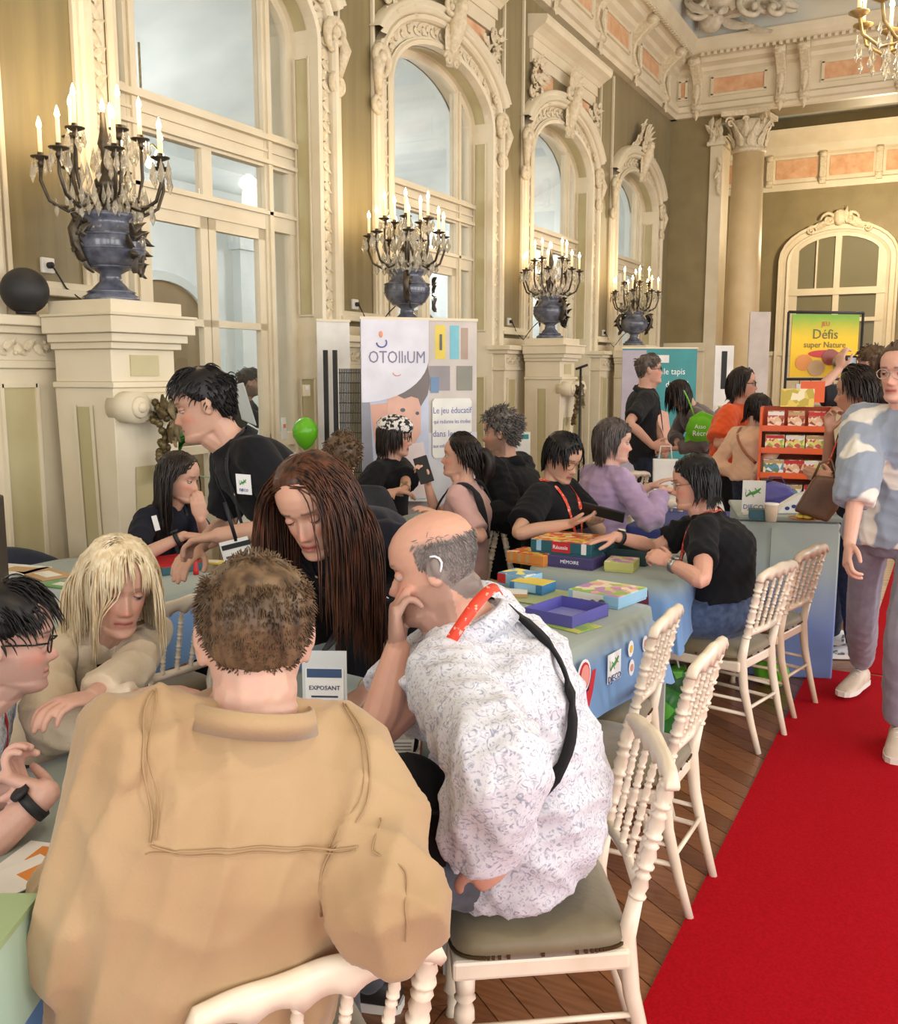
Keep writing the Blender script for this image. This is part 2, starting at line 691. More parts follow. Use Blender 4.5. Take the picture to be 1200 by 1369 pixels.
    # bottom panels of the side lights
    MB().box2((xg - 0.02, -HW, 0), (xg + 0.02, -CL, 0.42)).box2((xg - 0.02, CL, 0), (xg + 0.02, HW, 0.42)).build('kick_panel', CREAM, w)
    return w


def ornament_key(mb, z, sc=1.0, x0=XW):
    """shell over a scrolled keystone bracket"""
    for k in range(7):
        a = PI / 2 + (k - 3) * 0.36
        leaf(mb, (x0 + 0.10, 0, z + 0.02 * sc), 0.24 * sc, 0.045 * sc, a, RX, 0.035, 0.5)
    for s in (-1, 1):
        scroll(mb, (x0 + 0.13, s * 0.10 * sc, z - 0.02 * sc), 0.10 * sc, 1.4, 0.028 * sc, RX, s, a0=1.2)
        scroll(mb, (x0 + 0.09, s * 0.07 * sc, z - 0.42 * sc), 0.06 * sc, 1.3, 0.02 * sc, RX, s)
        leaf(mb, (x0 + 0.07, s * 0.04 * sc, z - 0.15 * sc), 0.3 * sc, 0.06 * sc, -PI / 2 + s * 0.15, RX, 0.03, 0.0)
    pts = [(x0 + 0.17, 0, z), (x0 + 0.16, 0, z - 0.14 * sc), (x0 + 0.10, 0, z - 0.3 * sc), (x0 + 0.06, 0, z - 0.46 * sc)]
    mb.tube(pts, [0.06 * sc, 0.075 * sc, 0.055 * sc, 0.03 * sc], 8)
    mb.ell((x0 + 0.2, 0, z - 0.02), (0.05 * sc, 0.05 * sc, 0.06 * sc))


def make_hood(w, full=True):
    """carved overdoor above the arch: spandrel foliage, scrolled ends and straight cornice"""
    r = random.Random(5)
    zc = SPR + RISE
    path = arch_path()
    if full:
        c = MB()
        prof = [(0, 5.36), (0.06, 5.36), (0.10, 5.40), (0.16, 5.44), (0.22, 5.47), (0.24, 5.52), (0.24, 5.56), (0.0, 5.60)]
        for ya, yb in ((-1.15, 1.15),):
            c.grid([[(XW + v, y, z) for v, z in prof] for y in (ya, yb)], smooth=False)
            for y in (ya, yb):
                c.add([(XW + v, y, z) for v, z in prof], [tuple(range(len(prof)))])
        c.box2((XW, -1.10, 5.24), (XW + 0.05, 1.10, 5.37))
        c.box2((XW, -1.08, 5.10), (XW + 0.03, 1.08, 5.24))
        c.build('hood_cornice', CREAM, w)
        for s in (-1, 1):
            MB().box2((XW, s * 0.42, 4.86), (XW + 0.022, s * 0.86, 5.08)).build('frieze_panel', ORANGE_MARBLE, w)
    b = MB()
    # concentric hood moulds riding on the arch
    arcp = [(-(HW + 0.30) * math.cos(a), SPR + 0.02 + (RISE + 0.22) * math.sin(a)) for a in np.linspace(0.35, PI - 0.35, 22)]
    sweep(b, arcp, [(0.0, 0.0), (0.0, 0.09), (0.03, 0.13), (0.06, 0.09), (0.07, 0.09), (0.09, 0.13), (0.12, 0.10), (0.13, 0.0)], XW, True)
    b.build('hood_mould', CREAM, w)
    o = MB()
    ornament_key(o, zc + 0.40, 1.15)
    o.build('shell_keystone', GOLD if False else CREAM2, w)
    o = MB()
    for s in (-1, 1):
        scroll(o, (XW + 0.06, s * (HW + 0.24), SPR + 0.10), 0.14, 1.3, 0.045, RX, -s, a0=-1.2)
        scroll(o, (XW + 0.05, s * (HW + 0.27), SPR - 0.26), 0.10, 1.5, 0.035, RX, s, a0=1.6)
        o.tube([(XW + 0.05, s * (HW + 0.30), SPR + 0.15), (XW + 0.09, s * (HW + 0.32), SPR), (XW + 0.06, s * (HW + 0.27), SPR - 0.2)], [0.03, 0.05, 0.03], 7)
        if full:
            for k in range(46):
                y = s * r.uniform(0.72, 1.14)
                z = r.uniform(SPR + 0.42, 5.1)
                if z < SPR + 0.2 + 0.75 * math.sqrt(max(0, 1 - (y / 1.35) ** 2)) * 0.75:
                    continue
                leaf(o, (XW + 0.03 + r.uniform(0, 0.03), y, z), r.uniform(0.08, 0.16), r.uniform(0.02, 0.045), r.uniform(0, 6.3), RX, 0.03, 0.5)
            for k in range(5):
                scroll(o, (XW + 0.05, s * (1.06 + 0.04 * math.sin(k)), 4.45 + 0.16 * k), 0.07, 1.2, 0.022, RX, s if k % 2 else -s, a0=k)
        else:
            for k in range(16):
                t = k / 15
                leaf(o, (XW + 0.05, s * (0.12 + 0.55 * t), zc + 0.42 - 0.26 * t), r.uniform(0.1, 0.2) * (1 - 0.5 * t), 0.04, PI / 2 - s * (0.2 + 1.1 * t) + r.uniform(-.5, .5), RX, 0.03, 0.5)
    if not full:
        for k in range(12):
            leaf(o, (XW + 0.08, r.uniform(-.22, .22), zc + r.uniform(.4, .62)), 0.16, 0.05, PI / 2 + r.uniform(-1.2, 1.2), RX, 0.03, 0.6)
    o.build('carved_foliage', CREAM2, w)


w1 = make_window('window_1')
make_hood(w1, True)
for i in range(-1, 3):
    if i == 0:
        w1.location.y = OPEN[2]
    else:
        c = copy_tree(w1)
        c.location.y = OPEN[2] + BAY * i
        c.name = 'window_%d' % (5 if i == -1 else i + 1)
w4 = make_window('window_4')
w4.location.y = OPEN[5]
make_hood(w4, False)
w6 = make_window('window_6')
w6.location.y = OPEN[0]

# ---- dado, framed wall panel and socket on each pier
PIER = [B0 - 0.27 + BAY * i for i in range(-1, 4)]
for i, y in enumerate(PIER):
    hw = 0.555
    XD = -4.34
    m = MB()
    m.box2((XW, y - hw, 0), (XD - 0.02, y + hw, 1.62))
    m.box2((XW, y - hw - 0.02, 0), (XD + 0.02, y + hw + 0.02, 0.16))
    m.box2((XW, y - hw - 0.02, 1.62), (XD + 0.0, y + hw + 0.02, 1.66))
    m.box2((XW, y - hw, 1.66), (XD - 0.01, y + hw, 1.80))
    m.box2((XW, y - hw - 0.03, 1.80), (XD + 0.03, y + hw + 0.03, 1.84))
    m.box2((XW, y - hw - 0.06, 1.84), (XD + 0.07, y + hw + 0.06, 1.89))
    d = m.build('wall_dado', CREAM, wall_left, 0.004)
    for a, b in ((y - hw + 0.06, y - 0.28), (y + 0.28, y + hw - 0.06)):
        MB().box2((XD - 0.03, a, 0.3), (XD - 0.012, b, 1.52)).build('dado_panel', SAGE, wall_left)
        q = MB()
        for yy in (a, b):
            q.box2((XD - 0.03, yy - 0.01, 0.28), (XD - 0.002, yy + 0.01, 1.54))
        for zz in (0.29, 1.53):
            q.box2((XD - 0.03, a, zz - 0.01), (XD - 0.002, b, zz + 0.01))
        q.build('panel_bead', CREAM, wall_left)
    s = MB()
    carved_strip(s, [(y - hw, 1.73), (y + hw, 1.73)], XD - 0.012, 0.1, step=0.06)
    s.build('carved_band', CREAM2, wall_left)
    # frame of the fabric panel above
    q = MB()
    q.box2((XW, y - 0.36, 1.9), (XW + 0.06, y + 0.36, 1.98))
    q.box2((XW, y - 0.36, 2.02), (XW + 0.10, y + 0.36, 2.06))
    q.box2((XW, y - 0.36, 2.06), (XW + 0.07, y + 0.36, 2.10))
    for s_ in (-1, 1):
        q.box2((XW, y + s_ * 0.26 - 0.015, 2.1), (XW + 0.035, y + s_ * 0.26 + 0.015, 5.7))
    q.build('panel_frame', CREAM, wall_left, 0.004)

# ---- pedestals
def make_pedestal():
    p = empty('pedestal')
    sp = [(0.245, 0.0), (0.245, 0.15), (0.20, 0.19)]
    x0, x1 = -4.262, -3.80
    m = MB()
    # battered shaft: wider at the floor
    yb, yt = 0.20, 0.235
    zb, zt = 0.22, 1.52
    m.box2((x0, -0.25, 0), (x1 + 0.0, 0.25, 0.22))
    lo = [(x0, -yb, zb), (x1 - 0.07, -yb, zb), (x1 - 0.07, yb, zb), (x0, yb, zb)]
    hi = [(x0, -yt, zt), (x1 - 0.03, -yt, zt), (x1 - 0.03, yt, zt), (x0, yt, zt)]
    m.add(lo + hi, [(0, 1, 5, 4), (1, 2, 6, 5), (2, 3, 7, 6), (3, 0, 4, 7), (4, 5, 6, 7)])
    m.box2((x0, -0.25, 1.52), (x1 - 0.01, 0.25, 1.55))
    m.box2((x0, -0.225, 1.55), (x1 - 0.045, 0.225, 1.72))
    m.box2((x0, -0.25, 1.72), (x1 - 0.01, 0.25, 1.755))
    m.box2((x0, -0.27, 1.755), (x1 + 0.02, 0.27, 1.80))
    m.box2((x0, -0.30, 1.80), (x1 + 0.05, 0.30, 1.885))
    m.box2((x0, -0.31, 1.885), (x1 + 0.06, 0.31, 1.90))
    m.box2((x0, -0.25, 1.90), (x1 - 0.0, 0.25, 1.97))
    m.build('shaft', CREAM, p, 0.005, 2)
    xs = x1 - 0.045
    for s in (-1, 1):
        # side panel
        a = MB()
        a.add([(x0 + 0.16, s * 0.206, 0.34), (x1 - 0.2, s * 0.206, 0.34), (x1 - 0.2, s * 0.236, 1.42), (x0 + 0.16, s * 0.236, 1.42)], [(0, 1, 2, 3) if s < 0 else (3, 2, 1, 0)])
        a.build('side_panel', SAGE, p)
        b = MB()
        for x in (x0 + 0.15, x1 - 0.19):
            b.add([(x - .012, s * .215, .33), (x + .012, s * .215, .33), (x + .012, s * .244, 1.43), (x - .012, s * .244, 1.43)], [(0, 1, 2, 3) if s < 0 else (3, 2, 1, 0)])
        b.build('panel_bead', CREAM, p)
    f = MB()
    f.add([(x1 - 0.066, -0.10, 0.34), (x1 - 0.066, 0.10, 0.34), (x1 - 0.036, 0.10, 1.10), (x1 - 0.036, -0.10, 1.10)], [(0, 1, 2, 3)])
    f.build('front_panel', SAGE, p)
    MB().box2((xs, -0.10, 1.58), (xs + 0.008, 0.10, 1.69)).build('frieze_panel', SAGE, p)
    # ionic volute block and bronze grape drop
    v = MB()
    v.tube([(x1 + 0.0, -0.20, 1.42), (x1 + 0.0, 0.20, 1.42)], 0.075, 16)
    for s in (-1, 1):
        v.tube([(x1 - 0.08, s * 0.17, 1.42), (x1 + 0.085, s * 0.17, 1.42)], 0.082, 16)
        v.tube([(x1 + 0.08, s * 0.17, 1.42), (x1 + 0.10, s * 0.17, 1.42)], [0.062, 0.05], 12)
        v.tube([(x1 + 0.09, s * 0.17, 1.42), (x1 + 0.115, s * 0.17, 1.42)], [0.035, 0.02], 10)
    v.box2((x1 - 0.06, -0.17, 1.36), (x1 + 0.07, 0.17, 1.48))
    v.build('volute', CREAM, p)
    g = MB()
    r = random.Random(2)
    for k in range(60):
        t = k / 59
        wv = 0.085 * (1 - t) ** 0.7 * (0.7 + 0.3 * math.sin(9 * t)) + 0.012
        g.ell((x1 + 0.10 - 0.06 * t + r.uniform(-.015, .02), r.uniform(-wv, wv), 1.45 - 0.42 * t), (0.02, 0.022, 0.022), nu=6, nv=4)
    for k in range(8):
        leaf(g, (x1 + 0.12, r.uniform(-.04, .04), 1.44 - 0.03 * k), 0.09, 0.03, r.uniform(0, 6.3), RX, 0.02, 0.4)
    g.build('grape_drop', mat('antique_bronze', (112, 96, 62), 0.5, 0.5, rgb2=(82, 70, 46), scale=25), p)
    return p


ped = make_pedestal()
plab = ['cream pedestal with bronze grape drop beside the seated long-haired woman', 'cream pedestal hidden behind the educational game banner',
        'cream pedestal beyond the educational game banner, next to the microphone stand', 'cream pedestal behind the teal play-mat banner']
for i in range(4):
    o = ped if i == 0 else copy_tree(ped)
    o.location.y = PIER[i + 1]
    tag(o, plab[i], 'pedestal', 'pedestals along the window wall')

# ---- end wall, column, pilaster and opening
YE = 16.6
m = MB()
m.box2((XW - 0.3, YE, 0), (-3.83, YE + 0.5, 7.3))
m.box2((-3.83, YE + 0.0, 5.78), (6.2, YE + 0.5, 7.3))
m.box2((3.4, YE, 0), (6.2, YE + 0.5, 5.8))
wall_end = m.build('wall_end', OLIVE2)
tag(wall_end, 'olive green end wall with a wide opening to the next room', kind='structure')
m = MB()
m.box2((XW, YE - 0.10, 0), (-3.83, YE, 1.95)).box2((XW, YE - 0.14, 1.95), (-3.83, YE, 2.02))
m.box2((XW, YE - 0.06, 2.02), (-3.83, YE, 2.10))
m.box2((-3.87, YE - 0.05, 0), (-3.66, YE + 0.5, 5.3))
m.box2((-3.92, YE - 0.10, 5.3), (-3.62, YE + 0.5, 5.36))
m.build('pilaster', CREAM, wall_end, 0.006)
for z0, z1 in ((0.35, 1.6),):
    MB().box2((-4.42, YE - 0.106, z0), (-3.98, YE - 0.09, z1)).build('dado_panel', SAGE, wall_end)
# pilaster capital
o = MB()
for k in range(14):
    leaf(o, (-3.77 + random.uniform(-.12, .12), YE - 0.07, 5.3 + random.uniform(0, .35)), 0.16, 0.05, PI / 2 + random.uniform(-.9, .9), RY, 0.03, 0.6)
for k in range(6):
    leaf(o, (-3.72, YE - 0.07, 5.1 - 0.1 * k), 0.15, 0.05, -PI / 2 + random.uniform(-.6, .6), RY, 0.03, 0.4)
o.build('pilaster_capital', CREAM2, wall_end)

colm = empty('stone_column', (-3.27, YE + 0.05, 0), 0, 'golden stone column with a carved leafy capital beside the opening', 'column')
m = MB()
m.box((0, 0, 0.25), (0.8, 0.8, 0.5)).lathe([(0.38, 0.5), (0.40, 0.56), (0.36, 0.62), (0.33, 0.66), (0.34, 0.72), (0.29, 0.78)], n=32)
m.build('base', GOLDSTONE, colm)
m = MB().lathe([(0.275, 0.78), (0.285, 2.0), (0.275, 3.2), (0.245, 5.15)], n=40)
m.build('shaft', GOLDSTONE, colm)
m = MB()
m.lathe([(0.25, 5.13), (0.28, 5.15), (0.28, 5.18), (0.25, 5.20), (0.245, 5.22), (0.25, 5.4), (0.32, 5.62)], n=24)
m.prism([(-.38, -.38), (0, -.31), (.38, -.38), (.31, 0), (.38, .38), (0, .31), (-.38, .38), (-.31, 0)], 0.08, None, (0, 0, 5.68))
for ring, (z, L, nn) in enumerate(((5.22, 0.22, 10), (5.36, 0.24, 10))):
    for k in range(nn):
        a = 2 * PI * (k + 0.5 * ring) / nn
        R = np.array([[-math.sin(a), 0, math.cos(a)], [math.cos(a), 0, math.sin(a)], [0, 1, 0]], float)
        leaf(m, (0.25 * math.cos(a), 0.25 * math.sin(a), z), L, 0.07, PI / 2, R, 0.03, 0.8)
for k in range(4):
    a = PI / 4 + k * PI / 2
    R = np.array([[math.cos(a), 0, -math.sin(a)], [math.sin(a), 0, math.cos(a)], [0, 1, 0]], float)
    scroll(m, (0.36 * math.cos(a), 0.36 * math.sin(a), 5.6), 0.09, 1.4, 0.028, R)
    scroll(m, (0.30 * math.cos(a + PI / 4), 0.30 * math.sin(a + PI / 4), 5.6), 0.06, 1.4, 0.03, R)
m.build('capital', CREAM2, colm)

# ---- entablature: architrave, frieze with salmon panels and consoles, cornice (left wall and end wall)
ENT = [(0.0, 5.78), (0.10, 5.78), (0.12, 5.84), (0.16, 5.86), (0.17, 5.94), (0.10, 5.98), (0.10, 6.42), (0.16, 6.46), (0.18, 6.52), (0.30, 6.56),
       (0.32, 6.62), (0.44, 6.66), (0.50, 6.74), (0.52, 6.82), (0.54, 6.86), (0.0, 6.90)]
ent = MB()
ent.grid([[(XW + v, y, z) for v, z in ENT] for y in (-4.5, YE)], smooth=False)
ent.grid([[(x, YE - v, z) for v, z in ENT] for x in (XW, 6.2)], smooth=False)
trim_1 = ent.build('trim_1', CREAM)
tag(trim_1, 'cream entablature with salmon marble frieze panels', kind='structure')
# egg-and-dart beads under the crown
d = MB()
yy = 8.0
while yy < YE - 0.6:
    d.box((XW + 0.46, yy, 6.63), (0.05, 0.05, 0.05))
    yy += 0.1
xx = XW + 0.6
while xx < 2.5:
    d.box((xx, YE - 0.46, 6.63), (0.05, 0.05, 0.05))
    xx += 0.1
d.build('dentils', CREAM, trim_1)['kind'] = 'stuff'


def console(R, t):
    """S-scroll bracket: local x along wall, y up, z out of wall"""
    m = MB()
    pr = [(0.10, -0.62), (0.16, -0.60), (0.20, -0.52), (0.17, -0.42), (0.14, -0.30), (0.16, -0.18), (0.24, -0.08), (0.34, 0.0), (0.42, 0.06), (0.46, 0.14), (0.40, 0.20), (0.10, 0.20)]
    rows = []
    for x in (-0.075, -0.06, 0.06, 0.075):
        k = 0.0 if abs(x) < 0.07 else -0.02
        rows.append([R @ V(x, z, v + k) + t for v, z in pr])
    m.grid(rows, smooth=False)
    m.add([R @ V(-0.075, z, v - .02) + t for v, z in pr], [tuple(range(len(pr)))])
    m.add([R @ V(0.075, z, v - .02) + t for v, z in pr], [tuple(range(len(pr)))[::-1]])
    RS = R @ np.array([[0, 0, 1], [0, 1, 0], [1, 0, 0]], float)
    m.tube([R @ V(-0.09, 0.12, 0.38) + t, R @ V(0.09, 0.12, 0.38) + t], 0.07, 10)
    m.tube([R @ V(-0.085, -0.53, 0.15) + t, R @ V(0.085, -0.53, 0.15) + t], 0.055, 10)
    leaf(m, R @ V(0, -0.2, 0.20) + t, 0.3, 0.06, -PI / 2, R, 0.03, 0.0)
    leaf(m, R @ V(0, -0.58, 0.14) + t, 0.16, 0.05, -PI / 2, R, 0.03, 0.0)
    return m


cm = console(RX, V(0, 0, 0)).mesh('console')
cm.materials.append(CREAM2)
ce = console(RY, V(0, 0, 0)).mesh('console')
ce.materials.append(CREAM2)


def place(me, loc, name, parent):
    o = bpy.data.objects.new(name, me)
    COL.objects.link(o)
    o.location = loc
    o.parent = parent
    return o


def frieze_panel(a, b, axis):
    z0, z1 = 6.08, 6.36
    m, f = MB(), MB()
    if axis == 'y':
        m.box2((XW + 0.09, a, z0), (XW + 0.115, b, z1))
        for z in (z0, z1):
            f.box2((XW + 0.09, a - .03, z - .02), (XW + 0.135, b + .03, z + .02))
        for y in (a, b):
            f.box2((XW + 0.09, y - .02, z0), (XW + 0.135, y + .02, z1))
    else:
        m.box2((a, YE - 0.09, z0), (b, YE - 0.115, z1))
        for z in (z0, z1):
            f.box2((a - .03, YE - 0.09, z - .02), (b + .03, YE - 0.135, z + .02))
        for x in (a, b):
            f.box2((x - .02, YE - 0.09, z0), (x + .02, YE - 0.135, z1))
    p = m.build('frieze_panel', ORANGE_MARBLE, trim_1)
    f.build('panel_frame', CREAM, trim_1)


y = 1.5
while y < YE - 0.4:
    place(cm, (XW, y, 6.44), 'console', trim_1)
    if y + 1.575 < YE:
        frieze_panel(y + 0.28, y + 1.295, 'y')
    y += 1.575
for x in (-4.10, -2.78, -2.42, -1.05, -0.7, 0.65, 1.0):
    place(ce, (x, YE, 6.44), 'console', trim_1)
for a, b in ((-3.86, -3.02), (-2.16, -1.30), (-0.44, 0.4)):
    frieze_panel(a, b, 'x')
frieze_panel(XW + 0.16, -4.28, 'x')

# ---- ceiling with cove, painted sky panel and stucco group in the corner
CEIL = mat('painted_ceiling', (206, 200, 182), 0.7, rgb2=(176, 186, 186), scale=0.8, detail=5)
m = MB()
cove = [(0.50, 6.86), (0.55, 7.05), (0.72, 7.3), (1.0, 7.5), (1.45, 7.62)]
m.grid([[(XW + v, y, z) for v, z in cove] for y in (-4.5, YE - 0.5)])
m.grid([[(x, YE - v, z) for v, z in cove] for x in (XW + 0.5, 6.2)])
m.grid([[(6.2 - v + .0, y, z) for v, z in cove][::-1] for y in (-4.5, YE - 0.5)])
m.add([(XW + 1.4, -4.5, 7.62), (5.0, -4.5, 7.62), (5.0, YE - 1.4, 7.62), (XW + 1.4, YE - 1.4, 7.62)], [(0, 1, 2, 3)])
m.box2((XW - .5, -4.6, 7.70), (6.4, YE + .4, 7.8))
ceiling = m.build('ceiling', CEIL)
tag(ceiling, 'painted coved ceiling with pale sky colours', kind='structure')
r = random.Random(9)
o = MB()
RC = np.array([[0.75, 0.0, 0.35], [0.65, 0.0, -0.45], [0.0, 1.0, 0.0]], float)
RC = np.array([[0.8, -0.3, 0.5], [0.55, 0.35, -0.75], [0.05, 0.88, 0.45]])
cc = V(XW + 0.75, YE - 0.75, 7.15)
for k in range(54):
    p = cc + V(r.uniform(-.25, 2.0) * 1.0, 0, 0) * (k % 2) + V(0, -r.uniform(-.25, 2.6), 0) * (1 - k % 2) + V(r.uniform(-.1, .25), r.uniform(-.25, .1), r.uniform(-.2, .3))
    R = RC if k % 2 else RC
    if k % 3 == 0:
        scroll(o, p, r.uniform(0.16, 0.34), 0.85, 0.055, R, r.choice((-1, 1)), a0=r.uniform(0, 6))
    else:
        leaf(o, p, r.uniform(0.25, 0.6), r.uniform(0.08, 0.15), r.uniform(0, 6.3), R, 0.08, 0.6)
for p, rr in (((0.05, -0.1, -0.12), (0.2, 0.2, 0.22)), ((0.2, -0.25, 0.1), (0.26, 0.24, 0.2)), ((0.6, 0.1, 0.05), (0.35, 0.14, 0.13)), ((0.1, -0.7, 0.1), (0.14, 0.4, 0.15))):
    o.ell(cc + V(*p), rr)
for a, b, c_ in (((0.2, -0.1, 0), (0.8, 0.0, 0.1), (1.3, 0.15, -0.1)), ((0, -0.3, 0), (0.05, -0.9, 0.15), (-0.1, -1.5, -0.05)), ((0.3, 0.05, 0.2), (0.9, 0.1, 0.4), (1.5, 0.1, 0.3))):
    o.tube([cc + V(*a), cc + V(*b), cc + V(*c_)], [0.15, 0.12, 0.06], 8)
o.build('stucco_group', STUCCO, ceiling)

# ---- rear room beyond the opening
YR = 22.0
rear = MB().box2((-9.4, YR, 0), (6.2, YR + 0.2, 7.3)).build('wall_rear', OLIVE2)
tag(rear, 'olive wall of the next room', kind='structure')
MB().box2((-9.4, YE + 0.4, 6.9), (6.2, YR + 0.2, 7.0)).build('rear_ceiling', CEIL, ceiling)
MB().box2((-5.7, YE + 0.5, 0), (-5.5, YR, 7.3)).build('wall_rear_side', OLIVE2, rear)
MB().box2((6.0, YE + 0.5, 0), (6.2, YR, 7.3)).build('wall_rear_side', OLIVE2, rear)
m = MB()
prof = [(0.0, 5.42), (0.08, 5.42), (0.10, 5.55), (0.06, 5.58), (0.06, 6.1), (0.14, 6.14), (0.18, 6.3), (0.42, 6.5), (0.45, 6.6), (0.0, 6.7)]
m.grid([[(x, YR - v, z) for v, z in prof] for x in (-5.5, 6.0)], smooth=False)
m.box2((-5.5, YR - 0.08, 0), (6.0, YR, 2.0)).box2((-5.5, YR - 0.12, 1.96), (6.0, YR, 2.05))
m.build('rear_cornice', CREAM, rear)
x = -4.9
while x < 2:
    MB().box2((x + 0.12, YR - 0.065, 5.66), (x + 0.95, YR - 0.08, 6.05)).build('frieze_panel', ORANGE_MARBLE, rear)
    q = MB().box2((x - 0.06, YR - 0.17, 5.5), (x + 0.06, YR - 0.06, 6.15))
    q.tube([(x - 0.07, YR - 0.17, 6.08), (x + 0.07, YR - 0.17, 6.08)], 0.06, 8).tube([(x - 0.07, YR - 0.15, 5.6), (x + 0.07, YR - 0.15, 5.6)], 0.045, 8)
    q.build('console', CREAM2, rear)
    x += 1.07
# painted vault soffit pieces seen under the opening
q = MB()
q.tube([(-3.6, YE + 1.6, 6.55), (-2.6, YE + 1.9, 6.62), (-1.9, YE + 1.5, 6.6)], [0.16, 0.2, 0.08], 8)
q.tube([(-3.9, YE + 2.6, 6.5), (-2.9, YE + 2.3, 6.6)], [0.2, 0.1], 8)
q.ell((-2.1, YE + 1.5, 6.62), (0.3, 0.2, 0.14))
q.build('vault_stucco', CREAM2, rear)

# rear arched double door
XC = -2.38
d1 = empty('door_1', (XC, YR, 0), kind='structure')


def arch_y(hw, spr, rise, z0=0.0, n=16):
    return arch_path(hw, spr, rise, z0, n)


def sweepy(mb, path, prof):
    nr = path_normals(path)
    mb.grid([[(y + n[0] * u, -v, z + n[1] * u) for u, v in prof] for (y, z), n in zip(path, nr)], smooth=False)


m = MB()
pth = arch_y(0.95, 3.95, 0.55)
sweepy(m, pth, [(-0.02, 0.0), (0.0, 0.12), (0.05, 0.14), (0.07, 0.09), (0.16, 0.09), (0.18, 0.15), (0.23, 0.16), (0.25, 0.0)])
sweepy(m, pth, [(0.0, 0.10), (-0.08, 0.10), (-0.08, 0.02)])
for x0, x1, z0, z1 in ((-0.06, 0.06, 0, 4.5), (-0.95, 0.95, 3.22, 3.36), (-0.9, -0.78, 0, 4.15), (0.78, 0.9, 0, 4.15), (-0.9, 0.9, 2.66, 2.74), (-0.9, 0.9, 0.9, 1.0), (-0.43, -0.40, 3.36, 4.4)):
    jit = 0.004 * (x1 - x0) + 0.003 * z0
    m.box2((x0, -0.10 - jit, z0), (x1, -0.04, z1))
m.build('frame', CREAM, d1)
DARKGL = mat('dim_room_glass', (120, 116, 92), 0.08, spec=0.8)
for x0, x1 in ((-0.78, -0.06), (0.06, 0.78)):
    for z0, z1 in ((0.1, 0.9), (1.0, 2.66), (2.74, 3.22)):
        MB().box2((x0, -0.05, z0), (x1, -0.03, z1)).build('pane', DARKGL, d1)
    xs = np.linspace(x0, x1, 8)
    poly = [(x0, 3.36), (x1, 3.36)] + [(x, 3.95 + 0.5 * math.sqrt(max(0, 1 - (x / 0.9) ** 2))) for x in xs[::-1]]
    MB().prism(poly, 0.02, RY, (0, -0.03, 0)).build('pane', DARKGL, d1)
o = MB()
r = random.Random(4)
for k in range(26):
    a = PI / 2 + r.uniform(-1.3, 1.3)
    px = -math.cos(a) * 0.5
    leaf(o, (px, -0.12, 4.62 + 0.1 * math.sin(a) - 0.25 * px * px), r.uniform(.14, .3), 0.06, a + r.uniform(-.5, .5), RY, 0.04, 0.6)
for s in (-1, 1):
    scroll(o, (s * 0.22, -0.16, 4.75), 0.15, 1.4, 0.04, RY, s)
    scroll(o, (s * 0.55, -0.14, 4.55), 0.1, 1.4, 0.03, RY, -s)
o.ell((0, -0.18, 4.78), (0.12, 0.07, 0.16))
o.build('carved_crest', CREAM2, d1)

# ---- gallery behind the glass doors
m = MB()
XG = -8.6
m.box2((XG - 0.2, -4.5, 0), (XG, 17, 4.2))
m.box2((-9.2, 16.9, 0), (-4.9, 17.1, 6.0))
m.box2((-9.2, -4.6, 0), (-4.9, -4.5, 6.0))
wall_gal = m.build('wall_gallery', WHITE_WALL)
tag(wall_gal, 'white gallery wall seen through the glass doors', kind='structure')
m = MB()
# cornice and sloping glazed roof
m.grid([[(XG + v, y, z) for v, z in ((0, 3.5), (0.1, 3.5), (0.12, 3.62), (0.25, 3.7), (0.28, 3.85), (0.0, 3.9))] for y in (-4.5, 17)], smooth=False)
for k in range(-1, 6):
    yk = 0.9 + 3.15 * k
    m.box2((XG, yk - 0.25, 0), (XG + 0.14, yk + 0.25, 3.5))
    m.box2((XG, yk - 0.32, 3.2), (XG + 0.2, yk + 0.32, 3.5))
m.build('gallery_pilasters', WHITE_WALL, wall_gal)
m = MB()
# roof with one row of open skylights
SKY_Y = 11.25
z_at = lambda x: 4.2 + (x - XG) * 0.42
xs = (XG, -7.6, -6.2, -4.95)
for y0 in np.arange(-4.5, 17, 1.575):
    sky = int(round((y0 + 4.5) / 1.575)) % 2 == 1
    for a, b in zip(xs[:-1], xs[1:]):
        if sky and a == -7.6 and abs(y0 - SKY_Y) < 0.8:
            continue
        m.add([(a, y0, z_at(a)), (b, y0, z_at(b)), (b, y0 + 1.575, z_at(b)), (a, y0 + 1.575, z_at(a))], [(0, 1, 2, 3)])
m.build('gallery_roof', WHITE_WALL, wall_gal)
TAN = mat('tan_wall', (150, 128, 92), 0.6, rgb2=(138, 116, 82), scale=2)
for k in range(-1, 5):
    yc = 2.45 + 3.15 * k
    p = arch_path(0.75, 2.2, 0.5)
    g = MB()
    poly = [(y, z) for y, z in p][::-1]
    g.prism(poly, 0.02, RX, (XG + 0.0, yc, 0)).build('gallery_arch', TAN, wall_gal)
    q = MB()
    sweep(q, p, [(0, 0), (0, 0.06), (0.1, 0.08), (0.12, 0.0)], XG)
    ob = q.build('arch_surround', WHITE_WALL, wall_gal)
    ob.location.y = yc

